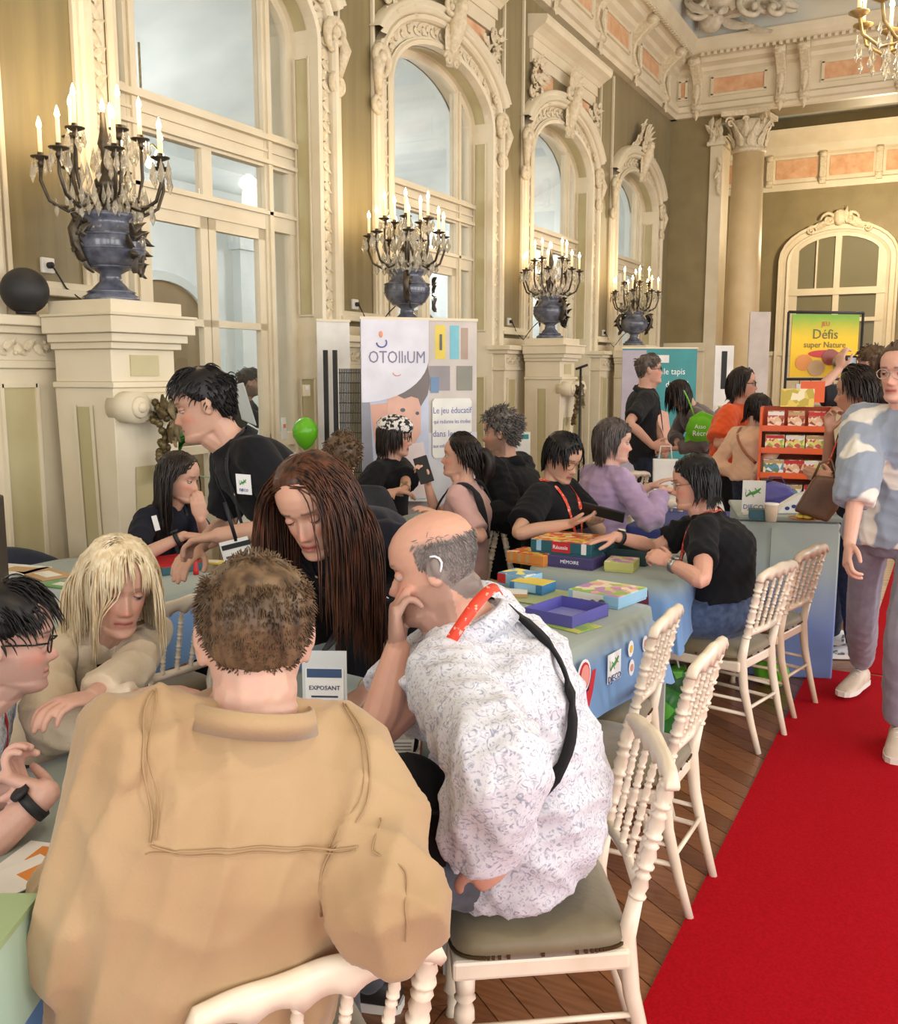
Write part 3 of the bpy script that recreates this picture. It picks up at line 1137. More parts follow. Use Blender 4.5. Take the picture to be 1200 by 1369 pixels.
# ---- right-hand wall and the wall behind the photographer (windows let the daylight in)
m = MB()
ys = [-2.5 + 3.15 * i for i in range(6)]
prev = -4.5
for yc in ys:
    m.box2((5.9, prev, 0), (6.2, yc - 1.0, 7.3))
    m.box2((5.9, yc - 1.0, 4.6), (6.2, yc + 1.0, 7.3))
    m.box2((5.9, yc - 1.0, 0), (6.2, yc + 1.0, 0.8))
    prev = yc + 1.0
m.box2((5.9, prev, 0), (6.2, YE, 7.3))
wr = m.build('wall_right', CREAM)
tag(wr, 'cream wall with tall windows on the far side of the aisle', kind='structure')
m = MB()
xs = (-2.2, 1.4, 4.0)
prev = XW
for xc in xs:
    m.box2((prev, -4.6, 0), (xc - 1.0, -4.4, 7.3))
    m.box2((xc - 1.0, -4.6, 4.6), (xc + 1.0, -4.4, 7.3))
    m.box2((xc - 1.0, -4.6, 0), (xc + 1.0, -4.4, 0.8))
    prev = xc + 1.0
m.box2((prev, -4.6, 0), (6.2, -4.4, 7.3))
wb = m.build('wall_back', CREAM)
tag(wb, 'cream wall with tall windows', kind='structure')

# ---- lamps of the gallery
for i, y in enumerate((1.5, 6.2, 10.6, 14.6)):
    ly = y + 1.0
    c = empty('gallery_lamp', (-7.2, ly, 3.75), 0, ['gallery ceiling lamp with three bulbs by the first glass door', 'gallery ceiling lamp with three bulbs by the second glass door', 'gallery ceiling lamp with three bulbs by the third glass door', 'gallery ceiling lamp with three bulbs by the last glass door'][i], 'lamp', 'gallery lamps')
    m = MB().tube([(0, 0, 0), (0, 0, 1.0)], 0.012, 6)
    for k in range(3):
        a = 2 * PI * k / 3
        m.tube([(0, 0, 0), (0.12 * math.cos(a), 0.12 * math.sin(a), 0.05), (0.2 * math.cos(a), 0.2 * math.sin(a), -0.02)], 0.01, 6)
    m.build('bracket', GOLD, c)
    for k in range(3):
        a = 2 * PI * k / 3
        MB().ell((0.2 * math.cos(a), 0.2 * math.sin(a), -0.07), (0.045, 0.045, 0.055)).build('bulb', mat('gallery_bulb', (255, 240, 210), .4, emit=(255, 236, 200), estr=14.0), c)
    l = bpy.data.lights.new('gallery_light', 'POINT')
    l.energy = 70
    l.color = (0.96, 0.97, 1.0)
    l.shadow_soft_size = 0.25
    lo = bpy.data.objects.new('gallery_light', l)
    COL.objects.link(lo)
    lo.location = (-7.2, ly, 3.3)
# ================================================================ candelabra urns
PORC = mat('blue_grey_porcelain', (66, 70, 84), 0.25, rgb2=(104, 108, 122), scale=14, detail=6, coat=0.4)
BRONZE = mat('dark_bronze', (86, 76, 62), 0.4, 0.6, rgb2=(60, 54, 46), scale=18)
CANDLE = mat('ivory_candle', (244, 228, 190), 0.5, emit=(255, 214, 150), estr=0.5)
FLAME = mat('lit_candle_bulb', (255, 230, 180), 0.4, emit=(255, 214, 150), estr=40.0)
CRYSTAL = mat('cut_crystal', (246, 240, 224), 0.05, spec=1.0, trans=0.75)


def turned(mb, p0, p1, prof, n=10):
    p0, p1 = np.asarray(p0, float), np.asarray(p1, float)
    d = p1 - p0
    L = np.linalg.norm(d)
    t = d / L
    u = unit(np.cross(t, V(0, 1, 0) if abs(t[1]) < 0.9 else V(1, 0, 0)))
    w = np.cross(t, u)
    rows = [[p0 + d * s + (u * math.cos(a) + w * math.sin(a)) * r for a in np.linspace(0, 2 * PI, n, endpoint=False)] for s, r in prof]
    mb.grid(rows, cv=True, cap=True)


def make_candelabra():
    c = empty('urn_candelabra')
    u = MB()
    u.lathe([(0.15, 0.0), (0.15, 0.03), (0.13, 0.04), (0.10, 0.07), (0.06, 0.11), (0.055, 0.15), (0.09, 0.17), (0.15, 0.20), (0.185, 0.26), (0.19, 0.31),
             (0.185, 0.345), (0.16, 0.36), (0.135, 0.39), (0.12, 0.42), (0.145, 0.44), (0.15, 0.46), (0.10, 0.47)], n=28)
    for z in (0.055, 0.185, 0.275, 0.345):
        rr = {0.055: 0.125, 0.185: 0.13, 0.275: 0.192, 0.345: 0.19}[z]
        u.lathe([(rr - 0.01, z - 0.008), (rr + 0.004, z), (rr - 0.01, z + 0.008)], n=28)
    u.build('urn', PORC, c)
    for s in (-1, 1):
        h = MB()
        h.tube([(0, s * 0.15, 0.40), (0, s * 0.20, 0.42), (0, s * 0.235, 0.36), (0, s * 0.22, 0.28), (0, s * 0.19, 0.22), (0, s * 0.16, 0.20)], [0.018, 0.024, 0.026, 0.026, 0.022, 0.014], 8)
        r = random.Random(3)
        for k in range(9):
            leaf(h, (0.02 * r.uniform(-1, 1), s * r.uniform(0.18, 0.23), r.uniform(0.2, 0.42)), 0.07, 0.022, r.uniform(0, 6.3), RX, 0.02, 0.5)
        h.build('handle', BRONZE, c)
    f = MB()
    r = random.Random(8)
    for k in range(10):
        leaf(f, (0.19, r.uniform(-.04, .04), r.uniform(.14, .36)), 0.08, 0.025, r.uniform(0, 6.3), RX, 0.03, 0.5)
    f.build('front_mount', BRONZE, c)
    st = MB()
    st.lathe([(0.05, 0.46), (0.035, 0.5), (0.03, 0.56), (0.055, 0.6), (0.06, 0.63), (0.025, 0.68), (0.02, 0.78), (0.035, 0.82), (0.02, 0.88), (0.012, 0.98)], n=12)
    st.build('stem', BRONZE, c)
    cr = MB()
    r = random.Random(5)

    def drop(p, L=0.05):
        p = np.asarray(p, float)
        a, b = p, p - V(0, 0, L)
        q = p - V(0, 0, L * 0.68)
        L *= 1.35
        b = p - V(0, 0, L)
        q = p - V(0, 0, L * 0.68)
        w = L * 0.2
        e = [q + V(w, 0, 0), q + V(0, w * .6, 0), q - V(w, 0, 0), q - V(0, w * .6, 0)]
        cr.add([a, b] + e, [(0, 2, 3), (0, 3, 4), (0, 4, 5), (0, 5, 2), (1, 3, 2), (1, 4, 3), (1, 5, 4), (1, 2, 5)])

    def candle(p, h=0.13):
        cd = MB()
        cd.lathe([(0.011, 0.0), (0.011, h)], p, 10)
        co = cd.build('candle', CANDLE, c)
        fl = MB()
        fl.lathe([(0.006, h), (0.0135, h + 0.014), (0.012, h + 0.028), (0.006, h + 0.046), (0.001, h + 0.06)], p, 10)
        fl.build('flame_bulb', FLAME, co)

    tiers = ((7, 0.315, 0.735, 0.0, 0.58), (5, 0.185, 0.86, 0.5, 0.62))
    for nn, R0, zp, off, zs in tiers:
        for k in range(nn):
            a = 2 * PI * (k + off) / nn + 0.3
            ca, sa = math.cos(a), math.sin(a)
            pr = [(0.03, zs), (R0 * 0.35, zs - 0.075), (R0 * 0.62, zs - 0.11), (R0 * 0.9, zs - 0.06), (R0 * 1.02, zs + 0.04), (R0, zp - 0.02)]
            pts = []
            for i in range(len(pr) - 1):
                for t in (0, 0.5):
                    pts.append((pr[i][0] * (1 - t) + pr[i + 1][0] * t, pr[i][1] * (1 - t) + pr[i + 1][1] * t))
            pts.append(pr[-1])
            m = MB()
            m.tube([(x * ca, x * sa, z) for x, z in pts], 0.0095, 6)
            m.lathe([(0.012, zp - 0.05), (0.02, zp - 0.03), (0.012, zp - 0.015), (0.05, zp), (0.052, zp + 0.005), (0.016, zp + 0.008), (0.016, zp + 0.025)], (R0 * ca, R0 * sa, 0), 12)
            leaf(m, (R0 * .6 * ca, R0 * .6 * sa, zs - 0.10), 0.08, 0.02, a, np.eye(3), 0.015, 0.3)
            m.build('arm', BRONZE, c)
            candle((R0 * ca, R0 * sa, zp + 0.02), 0.125 if R0 > 0.25 else 0.14)
            for q in range(6):
                b = a + q * 1.05
                drop((R0 * ca + 0.045 * math.cos(b), R0 * sa + 0.045 * math.sin(b), zp - 0.005), r.uniform(0.05, 0.10))
            for q in range(4):
                t = (q + 1) / 5
                drop((R0 * t * ca, R0 * t * sa, zs - 0.10 + 0.02 * q % 2), r.uniform(0.05, 0.09))
    candle((0, 0, 0.96), 0.03)
    for ring_r, z, nn in ((0.10, 0.60, 14), (0.15, 0.55, 18), (0.20, 0.60, 18), (0.06, 0.80, 10), (0.12, 0.72, 12)):
        for k in range(nn):
            a = 2 * PI * k / nn
            drop((ring_r * math.cos(a), ring_r * math.sin(a), z), r.uniform(0.06, 0.10))
    cr.build('crystal_drops', CRYSTAL, c)['kind'] = 'stuff'
    return c


cand = make_candelabra()
clab = ['blue-grey urn with lit candle arms on the pedestal near the black globe', 'blue-grey urn with lit candle arms behind the educational game banner',
        'blue-grey urn with lit candle arms above the microphone stand', 'blue-grey urn with lit candle arms above the teal play-mat banner']
for i in range(4):
    o = cand if i == 0 else copy_tree(cand)
    o.location = (-4.06, PIER[i + 1], 1.97)
    o.rotation_euler.z = (0.0, 0.5, 1.1, 1.9)[i]
    tag(o, clab[i], 'candelabra', 'urn candelabra on the pedestals')
    l = bpy.data.lights.new('candle_light', 'POINT')
    l.energy = 12
    l.color = (1.0, 0.78, 0.50)
    l.shadow_soft_size = 0.16
    lo = bpy.data.objects.new('candle_light', l)
    COL.objects.link(lo)
    lo.location = (-4.0, PIER[i + 1], 3.12)

# ---- hanging chandelier near the ceiling
ch = empty('chandelier', U(1240, 34, 6.5), 0.3, 'gilt chandelier with crystal drops hanging from the ceiling', 'chandelier')
m = MB()
m.lathe([(0.02, 0.9), (0.03, 0.5), (0.08, 0.42), (0.05, 0.3), (0.03, 0.1), (0.09, 0.0), (0.05, -0.12), (0.015, -0.2)], n=14)
m.tube([(0, 0, 0.9), (0, 0, 7.6 - U(1240, 34, 6.5)[2])], 0.012, 6)
m.build('stem', GOLD, ch)
crb = MB()
for k in range(10):
    a = 2 * PI * k / 10
    ca, sa = math.cos(a), math.sin(a)
    pr = [(0.04, 0.0), (0.16, -0.10), (0.30, -0.12), (0.42, -0.03), (0.45, 0.10)]
    q = MB()
    q.tube([(x * ca, x * sa, z) for x, z in pr], 0.012, 6)
    q.lathe([(0.02, 0.08), (0.07, 0.11), (0.07, 0.117), (0.02, 0.12), (0.02, 0.14)], (0.45 * ca, 0.45 * sa, 0), 12)
    q.build('arm', GOLD, ch)
    q = MB()
    q.lathe([(0.014, 0.14), (0.014, 0.27)], (0.45 * ca, 0.45 * sa, 0), 8)
    co = q.build('candle', CANDLE, ch)
    q = MB()
    q.lathe([(0.008, 0.27), (0.018, 0.29), (0.015, 0.31), (0.002, 0.35)], (0.45 * ca, 0.45 * sa, 0), 8)
    q.build('flame_bulb', FLAME, co)
    for j in range(5):
        t = 0.2 + j * 0.19
        for dz in (0, 0.09):
            L = 0.10
            p = V(0.47 * t * ca, 0.47 * t * sa, -0.12 + 0.25 * max(0, t - .6) - dz)
            w = 0.018
            e = [p - V(0, 0, .06) + V(w, 0, 0), p - V(0, 0, .06) + V(0, w, 0), p - V(0, 0, .06) - V(w, 0, 0), p - V(0, 0, .06) - V(0, w, 0)]
            crb.add([p, p - V(0, 0, L)] + e, [(0, 2, 3), (0, 3, 4), (0, 4, 5), (0, 5, 2), (1, 3, 2), (1, 4, 3), (1, 5, 4), (1, 2, 5)])
crb.build('crystal_drops', CRYSTAL, ch)['kind'] = 'stuff'
for p in (tuple(U(1240, 34, 6.5) + V(0, 0, 0.35)), (0.7, 12.5, 4.6), (0.7, 1.0, 4.6), (-1.5, 19.5, 4.5)):  # only the first has a chandelier; the last is added to brighten the rear room
    l = bpy.data.lights.new('chandelier_and_fill_light', 'POINT')
    l.energy = 110 if p[1] < 15 else 300
    l.color = (1.0, 0.80, 0.52)
    l.shadow_soft_size = 0.12
    lo = bpy.data.objects.new('chandelier_and_fill_light', l)
    COL.objects.link(lo)
    lo.location = p

# ================================================================ white ballroom chairs
CHAIR_W = mat('worn_ivory_lacquer', (236, 224, 204), 0.38, rgb2=(224, 208, 184), scale=7, coat=0.2)
CHAIR_LIT = mat('pink_lit_lacquer', (214, 190, 164), 0.4, rgb2=(202, 176, 148), scale=7, coat=0.2)  # pinkish light on one white chair, put into its lacquer colour
LEATHER = mat('khaki_grey_velvet', (128, 116, 88), 0.55, rgb2=(108, 96, 72), scale=5, detail=5, sheen=0.3, bump=0.1, bscale=60)
NAIL = mat('brass_nail', (96, 80, 50), 0.4, 0.7)


def spindle_prof(r, beads=5):
    pr = [(0.0, r * 0.75)]
    for k in range(beads):
        a = (k + 0.5) / beads
        h = 0.5 / beads
        pr += [(a - h * 0.9, r * 0.62), (a - h * 0.75, r * 1.0), (a - h * 0.6, r * 1.0), (a - h * 0.5, r * 0.7), (a, r * 0.95), (a + h * 0.5, r * 0.7), (a + h * 0.7, r * 0.95), (a + h * 0.85, r * 0.62)]
    pr.append((1.0, r * 0.75))
    return pr


def make_chair(cm_):
    c = empty('ballroom_chair')
    sw, sd, sz = 0.20, 0.19, 0.40
    # seat frame and cushion (front = +y)
    out = [(-sw, sd), (sw, sd), (sw * 0.88, -sd), (-sw * 0.88, -sd)]
    m = MB()
    m.prism(out[::-1], 0.045, None, (0, 0, sz - 0.055))
    m.build('seat_frame', cm_, c, 0.008, 2)
    rows = []
    for z, k in ((sz - 0.012, 1.0), (sz + 0.012, 1.03), (sz + 0.03, 0.99), (sz + 0.043, 0.86), (sz + 0.05, 0.55), (sz + 0.052, 0.1)):
        row = []
        for a in np.linspace(0, 2 * PI, 28, endpoint=False):
            ca, sa = math.cos(a), math.sin(a)
            e = 2 / 6.0
            x = math.copysign(abs(ca) ** e, ca) * sw * k
            y = math.copysign(abs(sa) ** e, sa) * sd * k
            x *= 0.94 + 0.06 * y / sd
            row.append((x, y, z))
        rows.append(row)
    q = MB()
    q.grid(rows, cv=True, cap=True)
    cu = q.build('cushion', LEATHER, c)
    nb = MB()
    for i in range(120):
        a = 2 * PI * i / 120
        ca, sa = math.cos(a), math.sin(a)
        e = 2 / 6.0
        y = math.copysign(abs(sa) ** e, sa) * sd
        x = math.copysign(abs(ca) ** e, ca) * sw * (0.94 + 0.06 * y / sd)
        nb.box((x * 1.022, y * 1.022, sz - 0.001), (0.007, 0.007, 0.007), a)
    nb.build('nail_heads', NAIL, cu)['kind'] = 'stuff'
    # turned front legs
    for s in (-1, 1):
        m = MB()
        turned(m, (s * (sw - 0.03), sd - 0.03, sz - 0.05), (s * (sw - 0.025), sd - 0.02, 0.0),
               [(0, .021), (.12, .021), (.13, .015), (.16, .024), (.19, .015), (.24, .022), (.3, .023), (.33, .015), (.36, .022), (.4, .017), (.6, .02), (.75, .018), (.8, .023), (.83, .014), (.95, .012), (1, .016)], 10)
        m.build('front_leg', cm_, c)
    # sabre back legs running up into turned posts
    for s in (-1, 1):
        m = MB()
        xb, xt = s * 0.145, s * 0.165
        pts = [(s * 0.135, -sd - 0.085, 0.0), (s * 0.14, -sd - 0.05, 0.12), (xb, -sd - 0.012, 0.27), (xb, -sd + 0.004, 0.40), (s * .15, -sd - 0.014, 0.50)]
        m.tube(pts, [0.013, 0.015, 0.019, 0.022, 0.017], 8, up=(0, 1, 0))
        m.build('back_leg', cm_, c)
        m = MB()
        turned(m, (s * 0.15, -sd - 0.014, 0.49), (xt, -sd - 0.072, 0.765), spindle_prof(0.0195, 4), 10)
        m.build('back_post', cm_, c)
    # lower back rail
    m = MB()
    m.tube([(-0.15, -sd - 0.018, 0.515), (0, -sd - 0.03, 0.515), (0.15, -sd - 0.018, 0.515)], 0.012, 6, rad2=0.016)
    m.build('back_rail', cm_, c)
    for k in range(4):
        x = -0.105 + 0.07 * k
        m = MB()
        turned(m, (x * 0.9, -sd - 0.026, 0.52), (x * 1.06, -sd - 0.076, 0.745), spindle_prof(0.0105, 5), 8)
        m.build('spindle', cm_, c)
    # crest rail: scalloped underside, humped top, rolled ears
    top, bot = [], []
    nx = 41
    for i in range(nx):
        x = -0.185 + 0.37 * i / (nx - 1)
        u_ = x / 0.185
        zt = 0.786 + 0.022 * math.cos(u_ * PI / 2) + 0.002 * math.cos(u_ * 3 * PI)
        if abs(u_) > 0.94:
            zt -= 0.022 * ((abs(u_) - 0.94) / 0.06) ** 2
        ph = ((x + 0.175) / 0.07) % 1.0
        zb = 0.742 + 0.020 * abs(math.sin(PI * ph)) ** 0.7
        top.append(zt)
        bot.append(min(zb, zt - 0.012))
    m = MB()
    rows = []
    for i in range(nx):
        x = -0.185 + 0.37 * i / (nx - 1)
        yb = -sd - 0.074 - 0.012 * (1 - (x / 0.185) ** 2)
        zt, zb = top[i], bot[i]
        t = 0.014
        rows.append([(x, yb + t, zb), (x, yb + t + 0.002, (zb + zt) / 2), (x, yb + t * .8, zt - 0.006), (x, yb, zt), (x, yb - t * .8, zt - 0.006), (x, yb - t - 0.002, (zb + zt) / 2), (x, yb - t, zb)])
    m.grid(rows, cv=True, smooth=True, cap=True)
    m.build('crest_rail', cm_, c)
    # stretchers
    for nm, a, b, r in (('stretcher', (-sw + .03, sd - .025, 0.16), (-.142, -sd - .045, 0.16), .008), ('stretcher', (sw - .03, sd - .025, 0.16), (.142, -sd - .045, 0.16), .008),
                        ('stretcher', (-sw + .03, sd - .025, 0.22), (-.145, -sd - .03, 0.22), .007), ('stretcher', (sw - .03, sd - .025, 0.22), (.145, -sd - .03, 0.22), .007),
                        ('stretcher', (-sw + .03, sd - .027, 0.19), (sw - .03, sd - .027, 0.19), .008), ('stretcher', (-.142, -sd - .035, 0.19), (.142, -sd - .035, 0.19), .008)):
        m = MB()
        m.tube([a, b], r, 6)
        m.build(nm, cm_, c)
    return c


chair_w = make_chair(CHAIR_W)
chair_lit = make_chair(CHAIR_LIT)
_used = {}


def put_chair(x, y, rz, label, group='white ballroom chairs', beige=False, sc=1.0):  # beige picks the white chair with pinkish light painted in
    src = chair_lit if beige else chair_w
    if beige not in _used:
        _used[beige] = 1
        o = src
        for q in ('label', 'group'):
            if q in o:
                del o[q]
    else:
        o = copy_tree(src)
    o.location = (x, y, 0.0)
    o.rotation_euler = (0, 0, math.radians(rz))
    o.scale = (sc, sc, sc)
    return tag(o, label, 'chair', group)


def crest_to_seat(px, py, rz, z=0.79):
    p = G(px, py, z)
    a = math.radians(rz)
    return p[0] - math.sin(a) * 0.265, p[1] + math.cos(a) * 0.265


put_chair(-0.935, 1.135, 55, 'white spindle-back chair under the man in the beige jacket')
put_chair(-0.78, 1.87, 121, 'white spindle-back chair under the bald man in the patterned shirt')
put_chair(-0.86, 2.78, 88, 'empty white spindle-back chair drawn out, its khaki seat bare')
put_chair(-1.08, 3.12, 91, 'empty white spindle-back chair pushed under the blue printed tablecloth')
put_chair(-0.87, 4.20, 76, 'white spindle-back chair under the woman in the black tee')
put_chair(-0.80, 4.70, 77, 'white spindle-back chair tinted pinkish by painted light, against the draped counter', beige=True)
put_chair(-2.66, 2.56, 82, 'white spindle-back chair behind the blonde woman')
for px, py, rz, lb in ((640, 700, 75, 'white spindle-back chair of the woman with the ponytail'),
                       (668, 690, -62, 'white spindle-back chair of the lanyard wearer reading a tablet'),
                       (846, 632, 60, 'white spindle-back chair before the woman in the lavender jumper'),
                       (888, 624, 40, 'white spindle-back chair beside the standing man in the black polo'),
                       (874, 670, 8, 'white spindle-back chair across from the outstretched arm')):
    x, y = crest_to_seat(px, py, rz)
    put_chair(x, y, rz, lb)

# navy padded chair at the wall side of the long table
nv = empty('navy_chair', (-3.93, 2.98, 0), math.radians(-95), 'navy padded armchair back behind the papers table', 'chair')
nv.scale = (0.82, 0.82, 0.82)
NAVY = mat('navy_cloth', (34, 40, 58), 0.8, rgb2=(26, 31, 46), scale=8, sheen=0.3)
m = MB()
m.box((0, 0.0, 0.4), (0.62, 0.5, 0.14)).build('seat', NAVY, nv, 0.03, 3)
m = MB()
rows = []
for t in np.linspace(-1, 1, 15):
    x = 0.40 * t
    zt = 0.90 - 0.14 * abs(t) ** 3
    yb = -0.30 + 0.22 * abs(t) ** 2.2
    rows.append([(x, yb + .05, .35), (x, yb + .05, zt - .04), (x, yb + .02, zt), (x, yb - .03, zt), (x, yb - .06, zt - .04), (x, yb - .06, .35)])
m.grid(rows, cv=True, cap=True)
m.build('backrest', NAVY, nv)
for sx in (-1, 1):
    for sy in (-1, 1):
        MB().box((sx * .25, sy * .2, .17), (.04, .04, .34)).build('leg', NAVY, nv)

# ================================================================ tables and cloths
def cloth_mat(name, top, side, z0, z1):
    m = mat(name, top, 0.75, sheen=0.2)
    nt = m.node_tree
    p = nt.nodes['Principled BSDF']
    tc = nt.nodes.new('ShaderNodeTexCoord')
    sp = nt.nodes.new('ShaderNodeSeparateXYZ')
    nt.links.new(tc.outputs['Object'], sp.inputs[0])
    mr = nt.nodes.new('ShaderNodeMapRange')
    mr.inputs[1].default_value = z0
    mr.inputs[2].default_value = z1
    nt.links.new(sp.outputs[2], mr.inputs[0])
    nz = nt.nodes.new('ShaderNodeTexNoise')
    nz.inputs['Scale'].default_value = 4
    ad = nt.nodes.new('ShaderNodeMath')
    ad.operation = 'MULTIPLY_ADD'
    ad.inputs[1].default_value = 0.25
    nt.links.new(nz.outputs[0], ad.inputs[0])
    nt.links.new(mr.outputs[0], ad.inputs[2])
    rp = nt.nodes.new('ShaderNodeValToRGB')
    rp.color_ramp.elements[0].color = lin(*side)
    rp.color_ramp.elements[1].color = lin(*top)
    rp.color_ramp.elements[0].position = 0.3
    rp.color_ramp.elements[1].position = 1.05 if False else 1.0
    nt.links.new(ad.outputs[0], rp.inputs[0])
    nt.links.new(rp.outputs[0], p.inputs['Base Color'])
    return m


TZ = 0.73
CLOTH = cloth_mat('printed_cloth', (146, 157, 150), (106, 146, 194), -0.10, 0.0)
CLOTHG = mat('grey_green_cloth', (150, 160, 150), 0.75, rgb2=(140, 150, 142), scale=3, sheen=0.2)
TABLEW = mat('pale_table', (190, 190, 184), 0.6)


def make_table(cx, cy, L, W, rz, label, clabel, drop=0.24, material=CLOTH, seed=1, z=TZ, dropx=None):
    """L along local y, W along local x"""
    a = math.radians(rz)
    t = empty('folding_table', (cx, cy, 0), a, label, 'table', 'folding tables along the aisle')
    MB().box((0, 0, z - 0.025), (W - 0.10, L - 0.10, 0.035)).build('tabletop', TABLEW, t)
    for sx in (-1, 1):
        for sy in (-1, 1):
            MB().box((sx * (W / 2 - 0.07), sy * (L / 2 - 0.1), (z - 0.04) / 2), (0.03, 0.03, z - 0.04)).build('leg', TABLEW, t)
    # draped cloth: rounded-rectangle rings
    r = random.Random(seed)
    n = 96
    cl = MB()
    rows = []
    ph = [r.uniform(0, 6.3) for _ in range(4)]

    def ring(k, zz, amp, expo):
        row = []
        for i in range(n):
            th = 2 * PI * i / n
            ca, sa = math.cos(th), math.sin(th)
            e = 2 / expo
            x = math.copysign(abs(ca) ** e, ca) * W / 2
            y = math.copysign(abs(sa) ** e, sa) * L / 2
            nx, ny = x / (W / 2), y / (L / 2)
            fold = amp * (0.5 * math.sin(9 * th + ph[0]) + 0.3 * math.sin(17 * th + ph[1]) + 0.2 * math.sin(29 * th + ph[2]))
            corner = max(0, (abs(nx) ** 6 * abs(ny) ** 6))
            s = 1 + (k + fold + corner * k * 1.2) / (0.5 * (W + L) / 2)
            zc = zz - (corner * 0.10 if zz < 0 else 0)
            row.append((x * s, y * s, z + 0.001 + zc))
        return row
    for f in (0.02, 0.5, 0.9, 0.985):
        rows.append([(x * f, y * f, z_) for x, y, z_ in ring(0, 0.0, 0, 14)])
    rows.append(ring(0.0, -0.002, 0, 14))
    rows.append(ring(0.008, -0.012, 0.001, 14))
    for q in (0.2, 0.45, 0.7, 1.0):
        rows.append(ring(0.012 + 0.03 * q, -0.012 - drop * q, 0.012 * q, 14))
    cl.grid(rows, cv=True)
    cl.add(rows[0], [tuple(range(n))[::-1]])
    for v_i in range(len(cl.v)):
        x, y, zz = cl.v[v_i]
        cl.v[v_i] = (x, y, zz - z)
    co = cl.build('tablecloth', material)
    co.location = (cx, cy, z)
    co.rotation_euler = (0, 0, a)
    tag(co, clabel, 'tablecloth', 'cloths on the folding tables')
    return t, co


tA, clA = make_table(-1.43, 1.44, 1.55, 0.64, -7.5, 'folding table under the game of the beige-jacket man', 'grey-green tablecloth between the beige-jacket man and the blonde woman', 0.24, CLOTH, 1)
tB, clB = make_table(-1.42, 2.99, 1.04, 0.86, -7.5, 'folding table holding the open violet game box', 'blue-edged printed tablecloth under the open violet game box', 0.24, CLOTH, 2)
tC, clC = make_table(-1.33, 4.36, 1.04, 0.68, 2, 'folding table holding the large teal game box', 'blue-edged printed tablecloth under the large teal game box', 0.22, CLOTH, 3)
tE, clE = make_table(-3.17, 2.38, 1.48, 1.02, 0, 'folding table beside the fluted pedestal with papers on it', 'grey-green tablecloth under the red-lined box and the papers', 0.25, CLOTH, 4)
tF, clF = make_table(-2.72, 5.05, 1.5, 0.44, 0, 'folding table in front of the educational game banner', 'pale grey tablecloth in front of the educational game banner', 0.25, CLOTHG, 5)
tG, clG = make_table(-1.30, 5.62, 0.9, 0.66, 0, 'folding table by the woman in the lavender jumper', 'indigo tablecloth by the woman in the lavender jumper', 0.3, mat('indigo_cloth', (62, 72, 134), 0.8), 6)

# small printed figures and maker's mark hanging on the aisle side of the second cloth
R_B = np.array([[-0.0, 0.0, 1.0], [1.0, 0.0, 0.0], [0.0, 1.0, 0.0]])
RED = mat('print_red', (196, 34, 52), 0.6)
PINK = mat('print_pink', (228, 150, 140), 0.6)
WHITE = mat('print_white', (240, 242, 244), 0.6)
GREENP = mat('print_green', (74, 150, 60), 0.6)
BLUEP = mat('print_blue', (30, 52, 130), 0.6)
YEL = mat('print_yellow', (240, 200, 70), 0.6)
BLACK = mat('matte_black', (24, 24, 27), 0.6)
MAROON = mat('print_maroon', (112, 44, 62), 0.6)


def decal(parent, name, poly, m_, R, t, th=0.0012):
    return MB().prism(poly, th, R, t).build(name, m_, parent)


def oval(cx, cy, rx, ry, n=18, a0=0.0):
    return [(cx + rx * math.cos(a0 + 2 * PI * i / n), cy + ry * math.sin(a0 + 2 * PI * i / n)) for i in range(n)]


def lizard(parent, R, t, s, name='lizard_mark'):
    m = MB()
    body = [V(-.9, -.5, 0), V(-.5, -.1, 0), V(0, .0, 0), V(.45, .25, 0), V(.8, .6, 0)]
    m.tube([R @ (p * s) + t for p in body], [s * .06, s * .15, s * .2, s * .16, s * .08], 6, up=R @ V(0, 0, 1), rad2=[s * .01] * 5)
    for a, b in (((-.3, 0), (-.6, .35)), ((-.2, -.1), (0, -.5)), ((.35, .25), (.1, .6)), ((.4, .2), (.8, .0))):
        m.tube([R @ (V(*a, 0) * s) + t, R @ (V(*b, 0) * s) + t], s * .06, 5, rad2=s * .01, up=R @ V(0, 0, 1))
    m.tube([R @ (V(*p, 0) * s) + t for p in ((-.9, -.5), (-1.0, -.1), (-.9, .3), (-1.1, .5))], [s * .05, s * .04, s * .03, s * .02], 5, rad2=s * .01, up=R @ V(0, 0, 1))
    return m.build(name, GREENP, parent)


xs = 0.43 + 0.032
# character with round face and raised arm, maker's tag, flowers
zb = -0.13
decal(clB, 'printed_face', oval(-0.16, zb + 0.045, 0.045, 0.055), WHITE, R_B, (xs, 0, 0))
decal(clB, 'printed_face', oval(-0.16, zb + 0.045, 0.036, 0.046), RED, R_B, (xs + .002, 0, 0))
decal(clB, 'printed_face', oval(-0.16, zb + 0.045, 0.028, 0.038), PINK, R_B, (xs + .004, 0, 0))
decal(clB, 'printed_body', [(-0.23, zb - 0.10), (-0.14, zb - 0.10), (-0.10, zb - 0.02), (-0.08, zb + 0.05), (-0.105, zb + 0.05), (-0.13, zb - 0.01), (-0.19, zb - 0.02)], RED, R_B, (xs + .002, 0, 0))
decal(clB, 'printed_tag', [(0.01, zb - 0.03), (0.11, zb - 0.03), (0.11, zb + 0.07), (0.01, zb + 0.07)], WHITE, R_B, (xs, 0, 0))
lizard(clB, R_B, V(xs + .003, 0.06, zb + 0.03), 0.035)
text('lettering', 'DJECO', 0.032, BLUEP, clB, (xs + .003, 0.06, zb - 0.018), R_B)
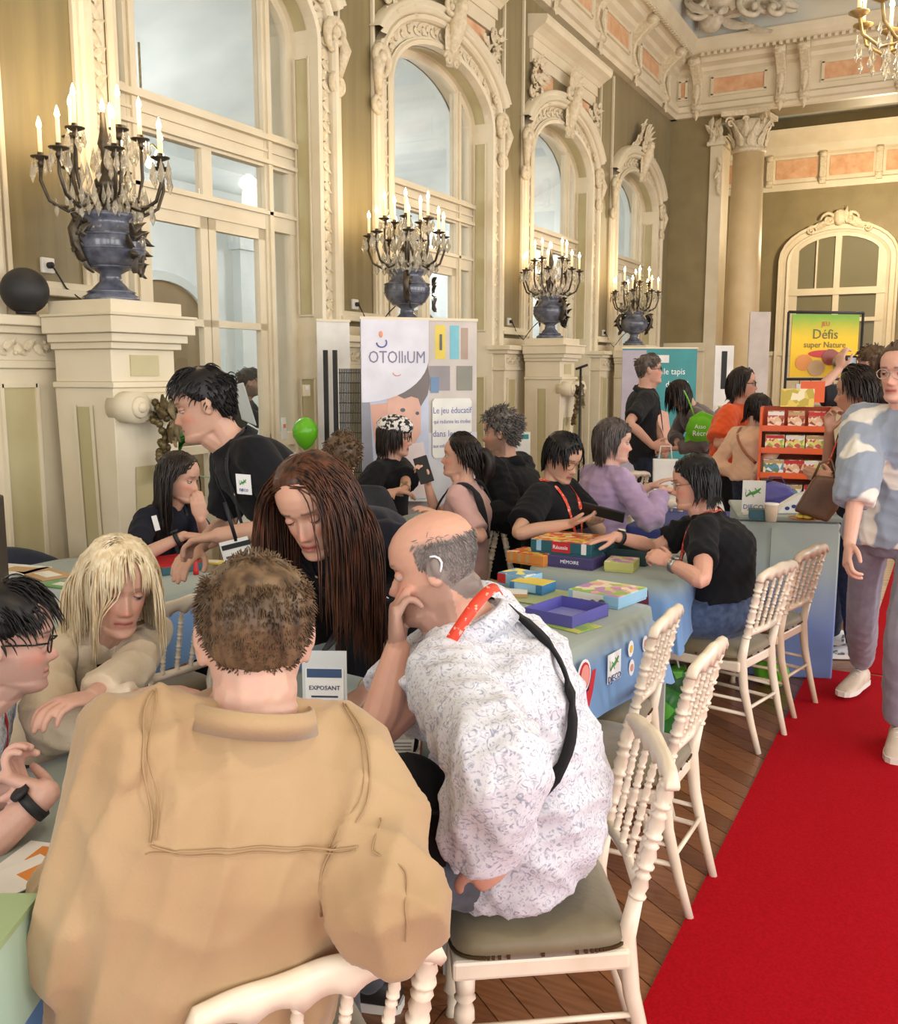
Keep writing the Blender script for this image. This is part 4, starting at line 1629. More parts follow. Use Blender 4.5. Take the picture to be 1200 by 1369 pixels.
for yy, zz, c_ in ((0.19, zb + .05, YEL), (0.20, zb - .02, PINK), (0.31, zb + .04, PINK)):
    decal(clB, 'printed_flower', oval(yy, zz, 0.022, 0.03, 10), WHITE, R_B, (xs, 0, 0))
    decal(clB, 'printed_flower', oval(yy, zz, 0.011, 0.014, 10), c_, R_B, (xs + .002, 0, 0))
# maroon creature printed on the near drop of the third cloth
R_C = RY
yb = -(0.52 + 0.03)
decal(clC, 'printed_creature', oval(0.10, -0.10, 0.055, 0.04), MAROON, R_C, (0, yb, 0))
decal(clC, 'printed_creature', [(0.14, -0.14), (0.24, -0.14), (0.23, -0.03), (0.20, -0.07), (0.15, -0.08)], MAROON, R_C, (0, yb, 0))
for s in (-1, 1):
    decal(clC, 'printed_eye', oval(0.10 + s * 0.02, -0.095, 0.011, 0.011, 10), WHITE, R_C, (0, yb - .002, 0))
decal(clC, 'printed_note', [(-0.33, -0.14), (-0.19, -0.14), (-0.19, -0.05), (-0.33, -0.05)], mat('print_greygreen', (150, 158, 140), .7), R_C, (0, yb, 0))

# ---- draped counter with the maker's sign
ct = empty('draped_counter', (-0.80, 5.42, 0), math.radians(16), 'tall pale counter wrapped in a blue-grey printed cloth', 'counter')
CW_, CD_, CH_ = 0.50, 0.62, 0.86
MB().box((0, 0, CH_ - 0.012), (CW_ + 0.02, CD_ + 0.02, 0.024)).build('countertop', CLOTHG, ct, 0.006)
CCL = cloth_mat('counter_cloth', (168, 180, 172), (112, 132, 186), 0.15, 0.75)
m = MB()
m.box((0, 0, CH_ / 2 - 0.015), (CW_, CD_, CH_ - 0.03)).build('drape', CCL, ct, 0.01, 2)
m = MB()
m.box((-CW_ / 2 + 0.17, -CD_ / 2 - 0.004, CH_ / 2 - 0.02), (0.02, 0.012, CH_ - 0.08)).build('fold', CCL, ct)

# ---- light green display carton at the corner of the front table
_c = G(50, 1197, 0.885)
cb = empty('display_carton', (_c[0], _c[1], TZ + 0.003), math.radians(28), 'pale green display carton at the corner of the front table', 'carton')
PG = mat('pale_green_card', (172, 200, 178), 0.55, rgb2=(162, 192, 176), scale=2)
MB().box((-0.15, -0.10, 0.073), (0.30, 0.20, 0.146)).build('body', PG, cb, 0.003)
MB().box((-0.15, -0.10, 0.150), (0.305, 0.205, 0.008)).build('lid', mat('olive_green_card', (150, 172, 128), .6), cb)
MB().box((-0.17, -0.2015, 0.06), (0.16, 0.003, 0.08)).build('label_sticker', mat('pale_blue_card', (190, 214, 226), .5), cb)
# ================================================================ figures
TMP = bpy.data.scenes.new('tmp')


def remesh(mb, voxel, it=3, name='body'):
    me = mb.mesh('tmp')
    o = bpy.data.objects.new('tmp', me)
    TMP.collection.objects.link(o)
    m = o.modifiers.new('r', 'REMESH')
    m.mode = 'VOXEL'
    m.voxel_size = voxel
    m.use_smooth_shade = True
    if it:
        s = o.modifiers.new('s', 'SMOOTH')
        s.factor = 0.5
        s.iterations = it
    vl = TMP.view_layers[0]
    vl.update()
    out = bpy.data.meshes.new_from_object(o.evaluated_get(vl.depsgraph))
    bpy.data.objects.remove(o)
    bpy.data.meshes.remove(me)
    out.name = name
    return out


def get_v(me):
    a = np.empty(len(me.vertices) * 3)
    me.vertices.foreach_get('co', a)
    return a.reshape(-1, 3)


def get_n(me):
    a = np.empty(len(me.vertices) * 3)
    me.vertices.foreach_get('normal', a)
    return a.reshape(-1, 3)


def set_v(me, a):
    me.vertices.foreach_set('co', np.ascontiguousarray(a).ravel())
    me.update()


def add_obj(name, me, m_, parent):
    o = bpy.data.objects.new(name, me)
    COL.objects.link(o)
    me.materials.clear()
    me.materials.append(m_)
    me.polygons.foreach_set('use_smooth', [True] * len(me.polygons))
    o.parent = parent
    return o


def wrinkle(me, amp, seed, freq=1.0, axis=None):
    """soft cloth folds pushed along the normals"""
    r = np.random.default_rng(seed)
    v, n = get_v(me), get_n(me)
    d = np.zeros(len(v))
    for k in range(7):
        kv = r.normal(size=3)
        kv /= np.linalg.norm(kv)
        f = r.uniform(26, 85) * freq
        w = r.normal(size=3) * 4
        ph = v @ kv * f + 1.6 * np.sin(v @ w * 2 + r.uniform(0, 6)) + r.uniform(0, 6)
        d += (1 - np.abs(np.sin(ph)) ** 0.8) * np.clip(0.3 + np.sin(v @ r.normal(size=3) * 7 + r.uniform(0, 6)), 0, 1.3) * (30 / f) ** 0.5
    d = d - d.mean()
    set_v(me, v + n * (d * amp)[:, None])


def cr(pts, k=5):
    """Catmull-Rom through rows of numbers"""
    p = np.asarray(pts, float)
    n = len(p)
    out = []
    for i in range(n - 1):
        p0, p1, p2, p3 = p[max(i - 1, 0)], p[i], p[i + 1], p[min(i + 2, n - 1)]
        for t in np.linspace(0, 1, k, endpoint=False):
            out.append(0.5 * ((2 * p1) + (-p0 + p2) * t + (2 * p0 - 5 * p1 + 4 * p2 - p3) * t * t + (-p0 + 3 * p1 - 3 * p2 + p3) * t ** 3))
    out.append(p[-1])
    return np.array(out)


def limb(mb, pts, rad, n=12, k=5, end=True):
    a = cr([list(p) + [r] for p, r in zip(pts, rad)], k)
    mb.tube(a[:, :3], a[:, 3], n)
    mb.ell(pts[0], (rad[0],) * 3, nu=10, nv=6)
    if end:
        mb.ell(pts[-1], (rad[-1],) * 3, nu=10, nv=6)


# ---- head
HZ = np.array([-.122, -.115, -.105, -.092, -.078, -.065, -.05, -.035, -.015, 0, .02, .04, .06, .08, .095, .106, .113, .1165])
HF = np.array([.060, .080, .089, .087, .088, .088, .087, .086, .083, .080, .088, .090, .085, .071, .053, .033, .010, -.012])
HB = np.array([.035, .010, -.01, -.03, -.045, -.058, -.068, -.076, -.085, -.090, -.097, -.099, -.097, -.089, -.076, -.058, -.038, -.022])
HWD = np.array([.012, .028, .038, .047, .053, .057, .061, .065, .069, .071, .074, .075, .073, .066, .055, .040, .022, .006])


def head_point(th, z):
    """th from the front (0) to the sides; arrays"""
    yf, yb, w = np.interp(z, HZ, HF), np.interp(z, HZ, HB), np.interp(z, HZ, HWD)
    yc = np.minimum(-0.012, (yf + yb) / 2 + 0.0) * (z > -0.09) + (yf + yb) / 2 * (z <= -0.09)
    c, s = np.cos(th), np.sin(th)
    x = w * np.sign(s) * np.abs(s) ** 0.88
    cf = np.sign(c) * np.abs(c) ** 0.92
    y = np.where(c > 0, yc + (yf - yc) * cf, yc + (yc - yb) * cf)
    return np.stack([x, y, z + 0 * th], -1)


def gs(x, s):
    return np.exp(-(x / s) ** 2)


def face_features(p, nose=1.0, lips=1.0, jaw=1.0):
    x, y, z = p[..., 0], p[..., 1], p[..., 2]
    front = np.clip((y - 0.02) / 0.03, 0, 1)
    ax = np.abs(x)
    N = np.interp(z, [-.056, -.050, -.045, -.038, -.03, -.015, 0, .012, .022], [0, .004, .016, .024, .021, .0135, .006, .002, 0]) * nose
    sg = np.interp(z, [-.05, -.038, -.015, .01], [.0125, .0115, .0085, .007])
    d = N * gs(x, sg)
    d += .0065 * gs(ax - .0125, .0065) * gs(z + .042, .007) * nose
    d -= .010 * gs(ax - .031, .017) * gs(z + .002, .0125)
    d += .0045 * gs(ax - .029, .022) * gs(z - .021, .008)
    d += .004 * gs(ax - .043, .018) * gs(z + .032, .016)
    d += lips * (.0048 * gs(z + .0635, .0042) * gs(x, .017) + .0055 * gs(z + .0755, .0048) * gs(x, .015) - .003 * gs(z + .0695, .002) * gs(x, .02))
    d += .004 * gs(x, .017) * gs(z + .102, .011)
    d -= .003 * gs(x, .006) * gs(z + .056, .006)
    q = p.copy()
    q[..., 1] = y + d * front
    return q


def head_rows(nose=1.0, lips=1.0, nth=72, nz=64):
    zs = np.interp(np.linspace(0, 1, nz), np.linspace(0, 1, len(HZ)), HZ)
    th = np.linspace(0, 2 * PI, nth, endpoint=False)
    T, Z = np.meshgrid(th, zs)
    return face_features(head_point(T, Z), nose, lips)


HAIRLINE = ([0, .5, .85, 1.1, 1.35, 1.6, 1.9, 2.3, 3.15], [.080, .077, .055, .028, .006, -.004, -.03, -.062, -.074])


def hand(mb, wrist, d, nrm, side, s=1.0, curl=0.35, curls=None, spread=0.0, thumb=0.5):
    """palm, four unequal fingers and a thumb leaving the side of the palm; side +1 right, -1 left"""
    d = unit(d)
    nrm = unit(np.asarray(nrm, float) - d * np.dot(nrm, d))
    th = np.cross(d, nrm) * side
    w = np.asarray(wrist, float)
    P_ = lambda a, b, c: w + (d * a + th * b + nrm * c) * s
    # palm
    rows = []
    for a, hw_, ht in ((-0.012, .024, .018), (0.012, .029, .018), (0.035, .038, .017), (0.06, .041, .0145), (0.082, .040, .0125), (0.094, .036, .009)):
        rows.append([P_(a, 0.001 + hw_ * math.cos(t), ht * math.sin(t)) for t in np.linspace(0, 2 * PI, 14, endpoint=False)])
    mb.grid(rows, cv=True, cap=True)
    mb.ell(P_(.03, .022, .008), (.016 * s,) * 3, nu=8, nv=6)
    offs = (.0285, .0095, -.0100, -.0275)
    base = (.086, .090, .086, .077)
    L = ((.038, .024, .020), (.042, .027, .022), (.039, .025, .021), (.030, .019, .018))
    for i in range(4):
        c = (curls[i] if curls else curl)
        p = np.array([base[i] - 0.012, offs[i], 0.0])
        dirb = np.array([1.0, spread * (1.5 - i) * 0.35, 0])
        a = c * 0.55
        pts = [p]
        for j in range(3):
            v = np.array([math.cos(a), dirb[1], math.sin(a)])
            v /= np.linalg.norm(v)
            q = pts[-1] + v * (L[i][j] + (0.012 if j == 0 else 0))
            pts.append(q)
            a += c * (1.0 if j == 0 else 0.8)
        r0 = (.0098, .0102, .0098, .0084)[i]
        limb(mb, [P_(*q) for q in pts], [r0 * s * 1.05, r0 * s, r0 * .92 * s, r0 * .78 * s], 8, 3)
    p0 = np.array([.018, .026, .008])
    v = np.array([0.75 - .3 * thumb, 0.35 + .5 * thumb, .25])
    v /= np.linalg.norm(v)
    v2 = np.array([0.95, 0.10 + .2 * thumb, .25])
    v2 /= np.linalg.norm(v2)
    q1 = p0 + v * .038
    q2 = q1 + (v * .4 + v2 * .6) * .030
    q3 = q2 + v2 * .026
    limb(mb, [P_(*p0), P_(*q1), P_(*q2), P_(*q3)], [.0145 * s, .0115 * s, .0105 * s, .0085 * s], 8, 3)


def ik(a, b, l1, l2, pole):
    a, b = np.asarray(a, float), np.asarray(b, float)
    v = b - a
    L = np.linalg.norm(v)
    mx = (l1 + l2) * 0.995
    if L > mx:                        # stretch a little rather than miss the target
        k = L / mx
        l1, l2 = l1 * k, l2 * k
    t = v / L
    x = (l1 * l1 - l2 * l2 + L * L) / (2 * L)
    h = math.sqrt(max(0.0, l1 * l1 - x * x))
    pl = np.asarray(pole, float)
    pl = unit(pl - t * np.dot(pl, t))
    return a + t * x + pl * h


SKINM = None


def skin_material():
    global SKINM
    if SKINM:
        return SKINM
    m = bpy.data.materials.new('skin')
    m.use_nodes = True
    nt = m.node_tree
    p = nt.nodes['Principled BSDF']
    at = nt.nodes.new('ShaderNodeAttribute')
    at.attribute_name = 'Col'
    nz = nt.nodes.new('ShaderNodeTexNoise')
    nz.inputs['Scale'].default_value = 45
    nz.inputs['Detail'].default_value = 4
    mx = nt.nodes.new('ShaderNodeMix')
    mx.data_type = 'RGBA'
    mx.blend_type = 'MULTIPLY'
    mx.inputs[0].default_value = 0.18
    nt.links.new(at.outputs['Color'], mx.inputs[6])
    nt.links.new(nz.outputs['Color'], mx.inputs[7])
    nt.links.new(mx.outputs[2], p.inputs['Base Color'])
    p.inputs['Roughness'].default_value = 0.48
    p.inputs['Specular IOR Level'].default_value = 0.4
    p.inputs['Subsurface Weight'].default_value = 0.0
    SKINM = m
    return m


def set_col(me, col):
    at = me.color_attributes.new('Col', 'FLOAT_COLOR', 'POINT')
    c = np.ones((len(me.vertices), 4), np.float32)
    c[:, :3] = col
    at.data.foreach_set('color', c.ravel())


def HAIRMAT(name, rgb, rgb2, rough=0.42):
    return mat(name, rgb, rough, rgb2=rgb2, scale=60, detail=3, stretch=(1, 1, 0.25), spec=0.35)


def strands_mesh(paths, rad, name='hair'):
    """paths (n, m, 3) -> tapering three-sided locks in one mesh"""
    n, m, _ = paths.shape
    t = np.empty_like(paths)
    t[:, 1:-1] = paths[:, 2:] - paths[:, :-2]
    t[:, 0] = paths[:, 1] - paths[:, 0]
    t[:, -1] = paths[:, -1] - paths[:, -2]
    t /= np.linalg.norm(t, axis=2, keepdims=True) + 1e-9
    ref = np.zeros_like(t)
    ref[..., 0] = 0.3
    ref[..., 1] = 0.9
    ref[..., 2] = 0.2
    u = np.cross(t, ref)
    u /= np.linalg.norm(u, axis=2, keepdims=True) + 1e-9
    w = np.cross(t, u)
    prof = rad * np.interp(np.linspace(0, 1, m), [0, .15, .75, 1], [.8, 1, .8, .12])
    if np.ndim(rad) == 0:
        pass
    ring = []
    for k in range(3):
        a = 2 * PI * k / 3
        ring.append(paths + (u * math.cos(a) + w * math.sin(a)) * prof[None, :, None])
    vv = np.stack(ring, 2).reshape(-1, 3)          # n, m, 3
    idx = np.arange(n * m * 3).reshape(n, m, 3)
    a = idx[:, :-1, :]
    b = np.roll(idx, -1, 2)[:, :-1, :]
    c = np.roll(idx, -1, 2)[:, 1:, :]
    d = idx[:, 1:, :]
    f = np.stack([a, b, c, d], -1).reshape(-1, 4)
    me = bpy.data.meshes.new(name)
    me.from_pydata(vv.tolist(), [], f.tolist())
    me.update()
    return me


def hair(parent, Hc, Rh, s, style, m_, seed=0, colliders=(), n=300, rad=.003, length=None, part=0.02, cover=1.0, shell=0.006, fringe=True, hairline=None, name='hair', grav=None, ztop=1.0, tuck=False):
    """scalp shell plus locks that leave the parting, fall by gravity and slide over head and shoulders"""
    r = np.random.default_rng(seed)
    hl = hairline or HAIRLINE
    # shell
    zs = np.linspace(-.085, .1165, 26)
    th = np.linspace(0, 2 * PI, 48, endpoint=False)
    T, Z = np.meshgrid(th, zs)
    P0 = head_point(T, Z)
    ta = np.abs((T + PI) % (2 * PI) - PI)
    inside = np.clip((Z - np.interp(ta, *hl)) / 0.012, 0, 1)
    cen = np.array([0, -.005, .0])
    dirv = P0 - cen
    dirv /= np.linalg.norm(dirv, axis=-1, keepdims=True)
    P1 = P0 + dirv * ((shell + .012) * inside - .012)[..., None] + dirv * (r.normal(size=T.shape) * .0012 * inside)[..., None]
    mb = MB()
    rows = [[Hc + Rh @ (q * s) for q in row] for row in P1]
    if shell > 0:
        mb.grid(rows, cv=True, cap=True)
    # locks
    need = n
    pts = []
    while len(pts) < need:
        uv = r.normal(size=(400, 3))
        uv /= np.linalg.norm(uv, axis=1, keepdims=True)
        t_ = np.arctan2(uv[:, 0], uv[:, 1])
        z_ = np.where(uv[:, 2] > 0, .1155 * np.sin(np.arcsin(uv[:, 2]) * 1.0), uv[:, 2] * .09)
        ok = (z_ > np.interp(np.abs(t_), *hl) + .004) & (z_ < ztop + r.normal(size=400) * .004)
        q = head_point(t_[ok], z_[ok])
        pts.extend(list(q))
    p = np.array(pts[:need])
    cdir = p - cen
    cdir /= np.linalg.norm(cdir, axis=1, keepdims=True)
    x, y, z = p[:, 0], p[:, 1], p[:, 2]
    if style == 'long':
        d = np.stack([np.sign(x - part + 1e-4) * 0.9, -0.25 + 0 * x, 0.25 - 0.2 * np.abs(x - part) / .05], 1)
        L = (length or .42) * r.uniform(.75, 1.05, need)
        g, m = .30, 16
    elif style == 'bob':
        d = np.stack([np.sign(x - part + 1e-4) * 0.6, 0.0 + 0 * x + np.where((y > .03) & fringe, .7, -.35), 0.2 + 0 * x], 1)
        L = (length or .20) * r.uniform(.8, 1.05, need) * np.where((y > .035) & (np.abs(x) < .06) & fringe, .36, 1.0)
        g, m = .34, 12
    elif style == 'back':                    # combed back into a bun or tail
        d = np.stack([x * -2, -1 + 0 * x, 0.0 + 0 * x], 1)
        L = (length or .14) * r.uniform(.8, 1.1, need)
        g, m = .24, 9
    elif style == 'curly':
        d = cdir + r.normal(size=p.shape) * .5
        L = (length or .06) * r.uniform(.7, 1.3, need)
        g, m = .05, 9
    elif style == 'crop':                    # short, brushed from the crown
        d = cdir * .12 + np.stack([0 * x + part, 0.8 * np.sign(y + .03) * np.abs(y + .03) / .08, -0.9 * (z < .06) + .0], 1) + r.normal(size=p.shape) * .13
        L = (length or .03) * r.uniform(.6, 1.2, need) * np.where(z > .05, 1.4, np.where(z > .0, .8, .42))
        g, m = .06, 5
    else:                                    # 'side': short back, long fringe swept across
        d = np.stack([0 * x + part, 0.9 * np.where(y > -.02, 1, -.4) + 0 * x, 0.3 + 0 * x - .4 * (z < .04)], 1) + r.normal(size=p.shape) * .07
        L = (length or .07) * r.uniform(.7, 1.1, need) * np.where(z > .06, 1.3, .75)
        g, m = .16, 8
    d = d - cdir * np.sum(d * cdir, 1, keepdims=True) * (1.0 if style in ('back', 'crop', 'side') else .7) + cdir * (.02 if style == 'back' else .05)
    d /= np.linalg.norm(d, axis=1, keepdims=True)
    P = Hc + (p * s) @ Rh.T
    D = d @ Rh.T
    gv = np.array(grav if grav is not None else (0, 0, -1.0))
    path = [P]
    phase = r.uniform(0, 6.3, need)
    for i in range(m - 1):
        gg = min(.9, g * (1 + .12 * i))
        D = D * (1 - gg) + gv * gg + r.normal(size=D.shape) * .035
        if style == 'curly':
            q = phase + i * 1.9
            D = D + (np.stack([np.cos(q), np.sin(q), np.cos(q * .7)], 1)) * .55
        D /= np.linalg.norm(D, axis=1, keepdims=True)
        N_ = path[-1] + D * (L * s / (m - 1))[:, None]
        # head
        lo = (N_ - Hc) @ Rh / s
        zz = np.clip(lo[:, 2], HZ[0], HZ[-1])
        yf_, yb_, w_ = np.interp(zz, HZ, HF), np.interp(zz, HZ, HB), np.interp(zz, HZ, HWD)
        yc_ = np.where(zz > -.09, np.minimum(-.012, (yf_ + yb_) / 2), (yf_ + yb_) / 2)
        ry_ = np.where(lo[:, 1] > yc_, yf_ - yc_, yc_ - yb_) + shell * .9
        dy = lo[:, 1] - yc_
        k = np.sqrt((lo[:, 0] / (w_ + shell * .9)) ** 2 + (dy / ry_) ** 2) + 1e-6
        hit = (k < 1) & (lo[:, 2] > -.10) & (lo[:, 2] < .1165 + shell)
        up_hit = hit & (lo[:, 2] > .085)
        sd_hit = hit & ~up_hit
        lo[sd_hit, 0] /= k[sd_hit]
        lo[sd_hit, 1] = yc_[sd_hit] + dy[sd_hit] / k[sd_hit]
        # on the crown lift instead of pushing sideways
        e = np.array([.0785, .1, .1175]) + shell * .9
        cc = lo - np.array([0, -.006, .0])
        k2 = np.sqrt(((cc / e) ** 2).sum(1)) + 1e-6
        uh = up_hit & (k2 < 1)
        lo[uh] = np.array([0, -.006, .0]) + cc[uh] / k2[uh][:, None]
        N_ = Hc + (lo * s) @ Rh.T
        if style in ('long', 'bob'):
            fc = np.array([0, .105, -.062])
            fr_ = np.array([.066, .085, .092 if style == 'long' else .084])
            lo = (N_ - Hc) @ Rh / s - fc
            k = np.sqrt(((lo / fr_) ** 2).sum(1))
            if tuck:
                fc = np.array([0, .062, -.045])
                fr_ = np.array([.12, .092, .115])
                lo = (N_ - Hc) @ Rh / s - fc
                k = np.sqrt(((lo / fr_) ** 2).sum(1))
                h4 = k < 1
                rem = np.sqrt(np.clip(1 - (lo[h4][:, 0] / fr_[0]) ** 2 - (lo[h4][:, 2] / fr_[2]) ** 2, 0, 1))
                lo[h4, 1] = -fr_[1] * rem
            h3 = (k < 1) & (not tuck)
            push = (1 - k[h3])[:, None] * np.stack([np.sign(lo[h3][:, 0] + 1e-5), 0 * k[h3], 0 * k[h3]], 1) * fr_[0]
            lo[h3] += push
            N_ = Hc + ((lo + fc) * s) @ Rh.T
        for c, rr, R_ in colliders:
            q = (N_ - c) @ R_
            k = np.sqrt(((q / rr) ** 2).sum(1))
            h2 = k < 1
            q[h2] = q[h2] / k[h2][:, None]
            N_ = c + q @ R_.T
        D = N_ - path[-1]
        D /= np.linalg.norm(D, axis=1, keepdims=True) + 1e-9
        path.append(N_)
    paths = np.stack(path, 1)
    sm = strands_mesh(paths, rad * s)
    bm = bmesh.new()
    bm.from_mesh(sm)
    bm.from_mesh(mb.mesh('t'))
    me = bpy.data.meshes.new(name)
    bm.to_mesh(me)
    bm.free()
    return add_obj(name, me, m_, parent)


def ribbon(bvh, pts, width, off=0.004, k=6, thick=0.0015, ref=None, force=False):
    """a band laid on a surface along pts"""
    a = cr(pts, k)
    P_, N_ = [], []
    for q in a:
        if bvh is not None:
            loc, nrm, _, dist = bvh.find_nearest(Vector(q))
            nrm = np.array(nrm)
            sd = np.dot(q - np.array(loc), nrm)
            P_.append(np.array(loc) + nrm * max(off, 0.0) if sd < 0.02 or force else q)
            N_.append(nrm)
        else:
            P_.append(q)
            N_.append(np.asarray(ref if ref is not None else (0, 0, 1), float))
    P_ = np.array(P_)
    for _ in range(2):
        P_[1:-1] = P_[1:-1] * .5 + (P_[:-2] + P_[2:]) * .25
    if bvh is not None:
        for i in range(len(P_)):
            loc, nrm, _, _ = bvh.find_nearest(Vector(P_[i]))
            sd = np.dot(P_[i] - np.array(loc), np.array(nrm))
            if sd < off:
                P_[i] = P_[i] + np.array(nrm) * (off - sd)
        for _ in range(2 if width < .01 else 5):
            P_[1:-1] = P_[1:-1] * .5 + (P_[:-2] + P_[2:]) * .25
    mb = MB()
    rows = []
    for i in range(len(P_)):
        t = unit(P_[min(i + 1, len(P_) - 1)] - P_[max(i - 1, 0)])
        n = unit(N_[i] - t * np.dot(N_[i], t))
        b = np.cross(t, n)
        rows.append([P_[i] - b * width / 2, P_[i] - b * width / 2 + n * thick, P_[i] + b * width / 2 + n * thick, P_[i] + b * width / 2])
    mb.grid(rows, cv=True, cap=True)
    return mb


def shoe(mb, heel, toe_dir, L=0.27, w=0.045, s=1.0, up=(0, 0, 1)):
    """low trainer: sole and rounded upper; heel = point on the ground"""
    d = unit(toe_dir)
    u = np.asarray(up, float)
    b = np.cross(d, u)
    b = unit(b)
    u = np.cross(b, d)
    rows = []
    for a, hw_, ht in ((-.02, .026, .05), (.0, .034, .085), (.05, .036, .095), (.10, .038, .082), (.15, .044, .060), (.20, .046, .045), (.245, .036, .032), (.262, .018, .02)):
        row = []
        for t in np.linspace(0, 2 * PI, 14, endpoint=False):
            x = hw_ * math.copysign(abs(math.cos(t)) ** .7, math.cos(t))
            z = ht / 2 + ht / 2 * math.copysign(abs(math.sin(t)) ** .8, math.sin(t))
            row.append(np.asarray(heel, float) + (d * a + b * x + u * z) * s * L / .27)
        rows.append(row)
    mb.grid(rows, cv=True, cap=True)


WHITE_EYE = None


def make_person(sp):
    """sp: dict with head pose, pelvis, arms, legs, clothes; returns the root Empty and useful frames"""
    g = sp.get
    s = g('s', 1.0)
    Hc = np.asarray(sp['head'], float)
    yaw, pitch, roll = (math.radians(a) for a in sp['face'])
    Rh = rotz(yaw) @ rotx(pitch) @ roty(roll)
    ty = math.radians(g('torso', sp['face'][0]))
    fem = g('fem', False)
    vox = g('vox', .005)
    bulk = g('bulk', 1.0)
    hs = s * g('hs', 1.0)
    K = Hc + Rh @ (V(0, -.03, -.08) * hs)
    lat = V(math.cos(ty), math.sin(ty), 0)
    fwd0 = V(-math.sin(ty), math.cos(ty), 0)
    TL = g('tl', .50) * s
    neck = g('neckl', .075) * s
    pz = g('pz', .50)
    if 'pelvis' in sp:
        P = np.asarray(sp['pelvis'], float)
        up = unit(K - P)
        Nb = K - unit(K - P) * neck
    else:
        ly = math.radians(g('leanyaw', g('torso', sp['face'][0])))
        ld = V(-math.sin(ly), math.cos(ly), 0)
        h = K[2] - pz
        Lt = TL + neck
        c = min(1.0, h / Lt)
        lean = math.acos(c) * (1 if g('fwdlean', True) else -1)
        P = K - (ld * math.sin(lean) * Lt + V(0, 0, h))
        up = unit(K - P)
        Nb = K - up * neck
    lat = unit(lat - up * np.dot(lat, up))
    fwd = np.cross(up, lat)
    if 'roundback' in sp or True:
        rb = g('roundback', .02) * s
    root = empty(g('name', 'person'), (P[0], P[1], g('floor', 0.0)), 0, sp['label'], 'person', g('group'))
    base = V(P[0], P[1], g('floor', 0.0))

    def L_(p):                     # world -> root-local
        return np.asarray(p, float) - base
    shw = (.158 if fem else .178) * s * g('shw', 1.0)
    Ls = np.linalg.norm(Nb - P)
    ShC = P + up * Ls * g('sht', .90) - fwd * .0
    Sh = {+1: ShC + lat * shw + V(0, 0, g('shrugR', 0)), -1: ShC - lat * shw + V(0, 0, g('shrugL', 0))}
    tone = np.array(lin(*g('skin', (214, 164, 136)))[:3])
    # ---------------- arms
    ua, fa = .285 * s * g('arml', 1.0), .25 * s * g('arml', 1.0)
    arms = {}
    for sd, key in ((1, 'R'), (-1, 'L')):
        a = g('arm' + key, None) or {}
        if 'hand' in a:
            wr = np.asarray(a['hand'], float)
        else:
            wr = Sh[sd] + V(0, 0, -.50 * s) + fwd * .06 + lat * sd * .06
        pole = np.asarray(a.get('pole', lat * sd * .6 - V(0, 0, 1) - fwd * .3), float)
        el = np.asarray(a['elbow'], float) if 'elbow' in a else ik(Sh[sd], wr, ua, fa, pole)
        hd = np.asarray(a.get('dir', wr - el), float)
        hn = np.asarray(a.get('palm', (0, 0, -1)), float)
        arms[sd] = (Sh[sd], el, wr, hd, hn, a)
    ak = (.86 if fem else 1.0) * bulk ** .6 * s
    sk = MB()
    # head + neck
    rows = head_rows(g('nose', 1.0), g('lips', 1.0))
    hr = Hc - base + (rows.reshape(-1, 3) * hs) @ Rh.T
    hr = hr.reshape(rows.shape)
    sk.grid([list(q) for q in hr], cv=True, cap=True)
    for e in (-1, 1):
        Re = Rh @ rotz(e * -.35)
        sk.ell(L_(Hc + Rh @ (V(e * .0745, -.012, -.008) * hs)), V(.0075, .019, .031) * hs, Re, 10, 8)
        sk.ell(L_(Hc + Rh @ (V(e * .081, -.02, .004) * hs)), V(.005, .012, .021) * hs, Re, 8, 6)
    nr_ = (.050 if fem else .060) * s * g('neck', 1.0)
    limb(sk, [L_(Nb - up * .05 * s), L_(Nb + up * .015), L_(K * .55 + Nb * .45), L_(K + Rh @ (V(0, .0, .015) * hs))], [nr_ * 1.25, nr_ * 1.08, nr_ * .95, nr_ * .95], 14)
    limb(sk, [L_(Nb - up * .03 + fwd * .012 * s), L_(Hc + Rh @ (V(0, .028, -.085) * hs))], [nr_ * .9, nr_ * .72], 10)
    for sd in (1, -1):
        S_, E_, W_, hd, hn, a = arms[sd]
        if a.get('skip'):
            continue
        limb(sk, [L_(S_), L_(S_ * .5 + E_ * .5), L_(E_), L_(E_ * .65 + W_ * .35), L_(W_)], [.048 * ak, .045 * ak, .036 * ak, .038 * ak, .0255 * ak], 12)
        hand(sk, L_(W_), hd, hn, sd, s * (.92 if fem else 1.02) * g('hands', 1.0), a.get('curl', .35), a.get('curls'), a.get('spread', 0.0), a.get('thumb', .5))
    if g('skinlegs'):
        for q in g('skinlegs'):
            limb(sk, [L_(p) for p in q[0]], q[1])
    me = remesh(sk, vox, 2, 'skin_body')
    v = get_v(me) + base
    lo = (v - Hc) @ Rh / hs
    col = np.tile(tone, (len(v), 1))
    x, y, z = lo[:, 0], lo[:, 1], lo[:, 2]
    onface = (y > .035) & (z > -.13) & (z < .12) & (np.abs(x) < .09)

    def mixc(w, c, col):
        w = np.clip(w, 0, 1)[:, None]
        return col * (1 - w) + np.array(lin(*c)[:3]) * w
    warm = (min(255, g('skin', (214, 164, 136))[0] + 6), int(g('skin', (214, 164, 136))[1] * .80), int(g('skin', (214, 164, 136))[2] * .76))
    col = mixc(onface * (.55 * gs(np.abs(x) - .042, .02) * gs(z + .035, .018) + .5 * gs(x, .014) * gs(z + .038, .012)), warm, col)
    lw = onface * (np.abs(x) < .027) * gs(z + .0695, .0095 * (1.0) ) * np.clip((.027 - np.abs(x)) / .008, 0, 1)
    col = mixc(lw * (1.0 if fem else .6), g('lipc', (168, 84, 78) if fem else (170, 104, 92)), col)
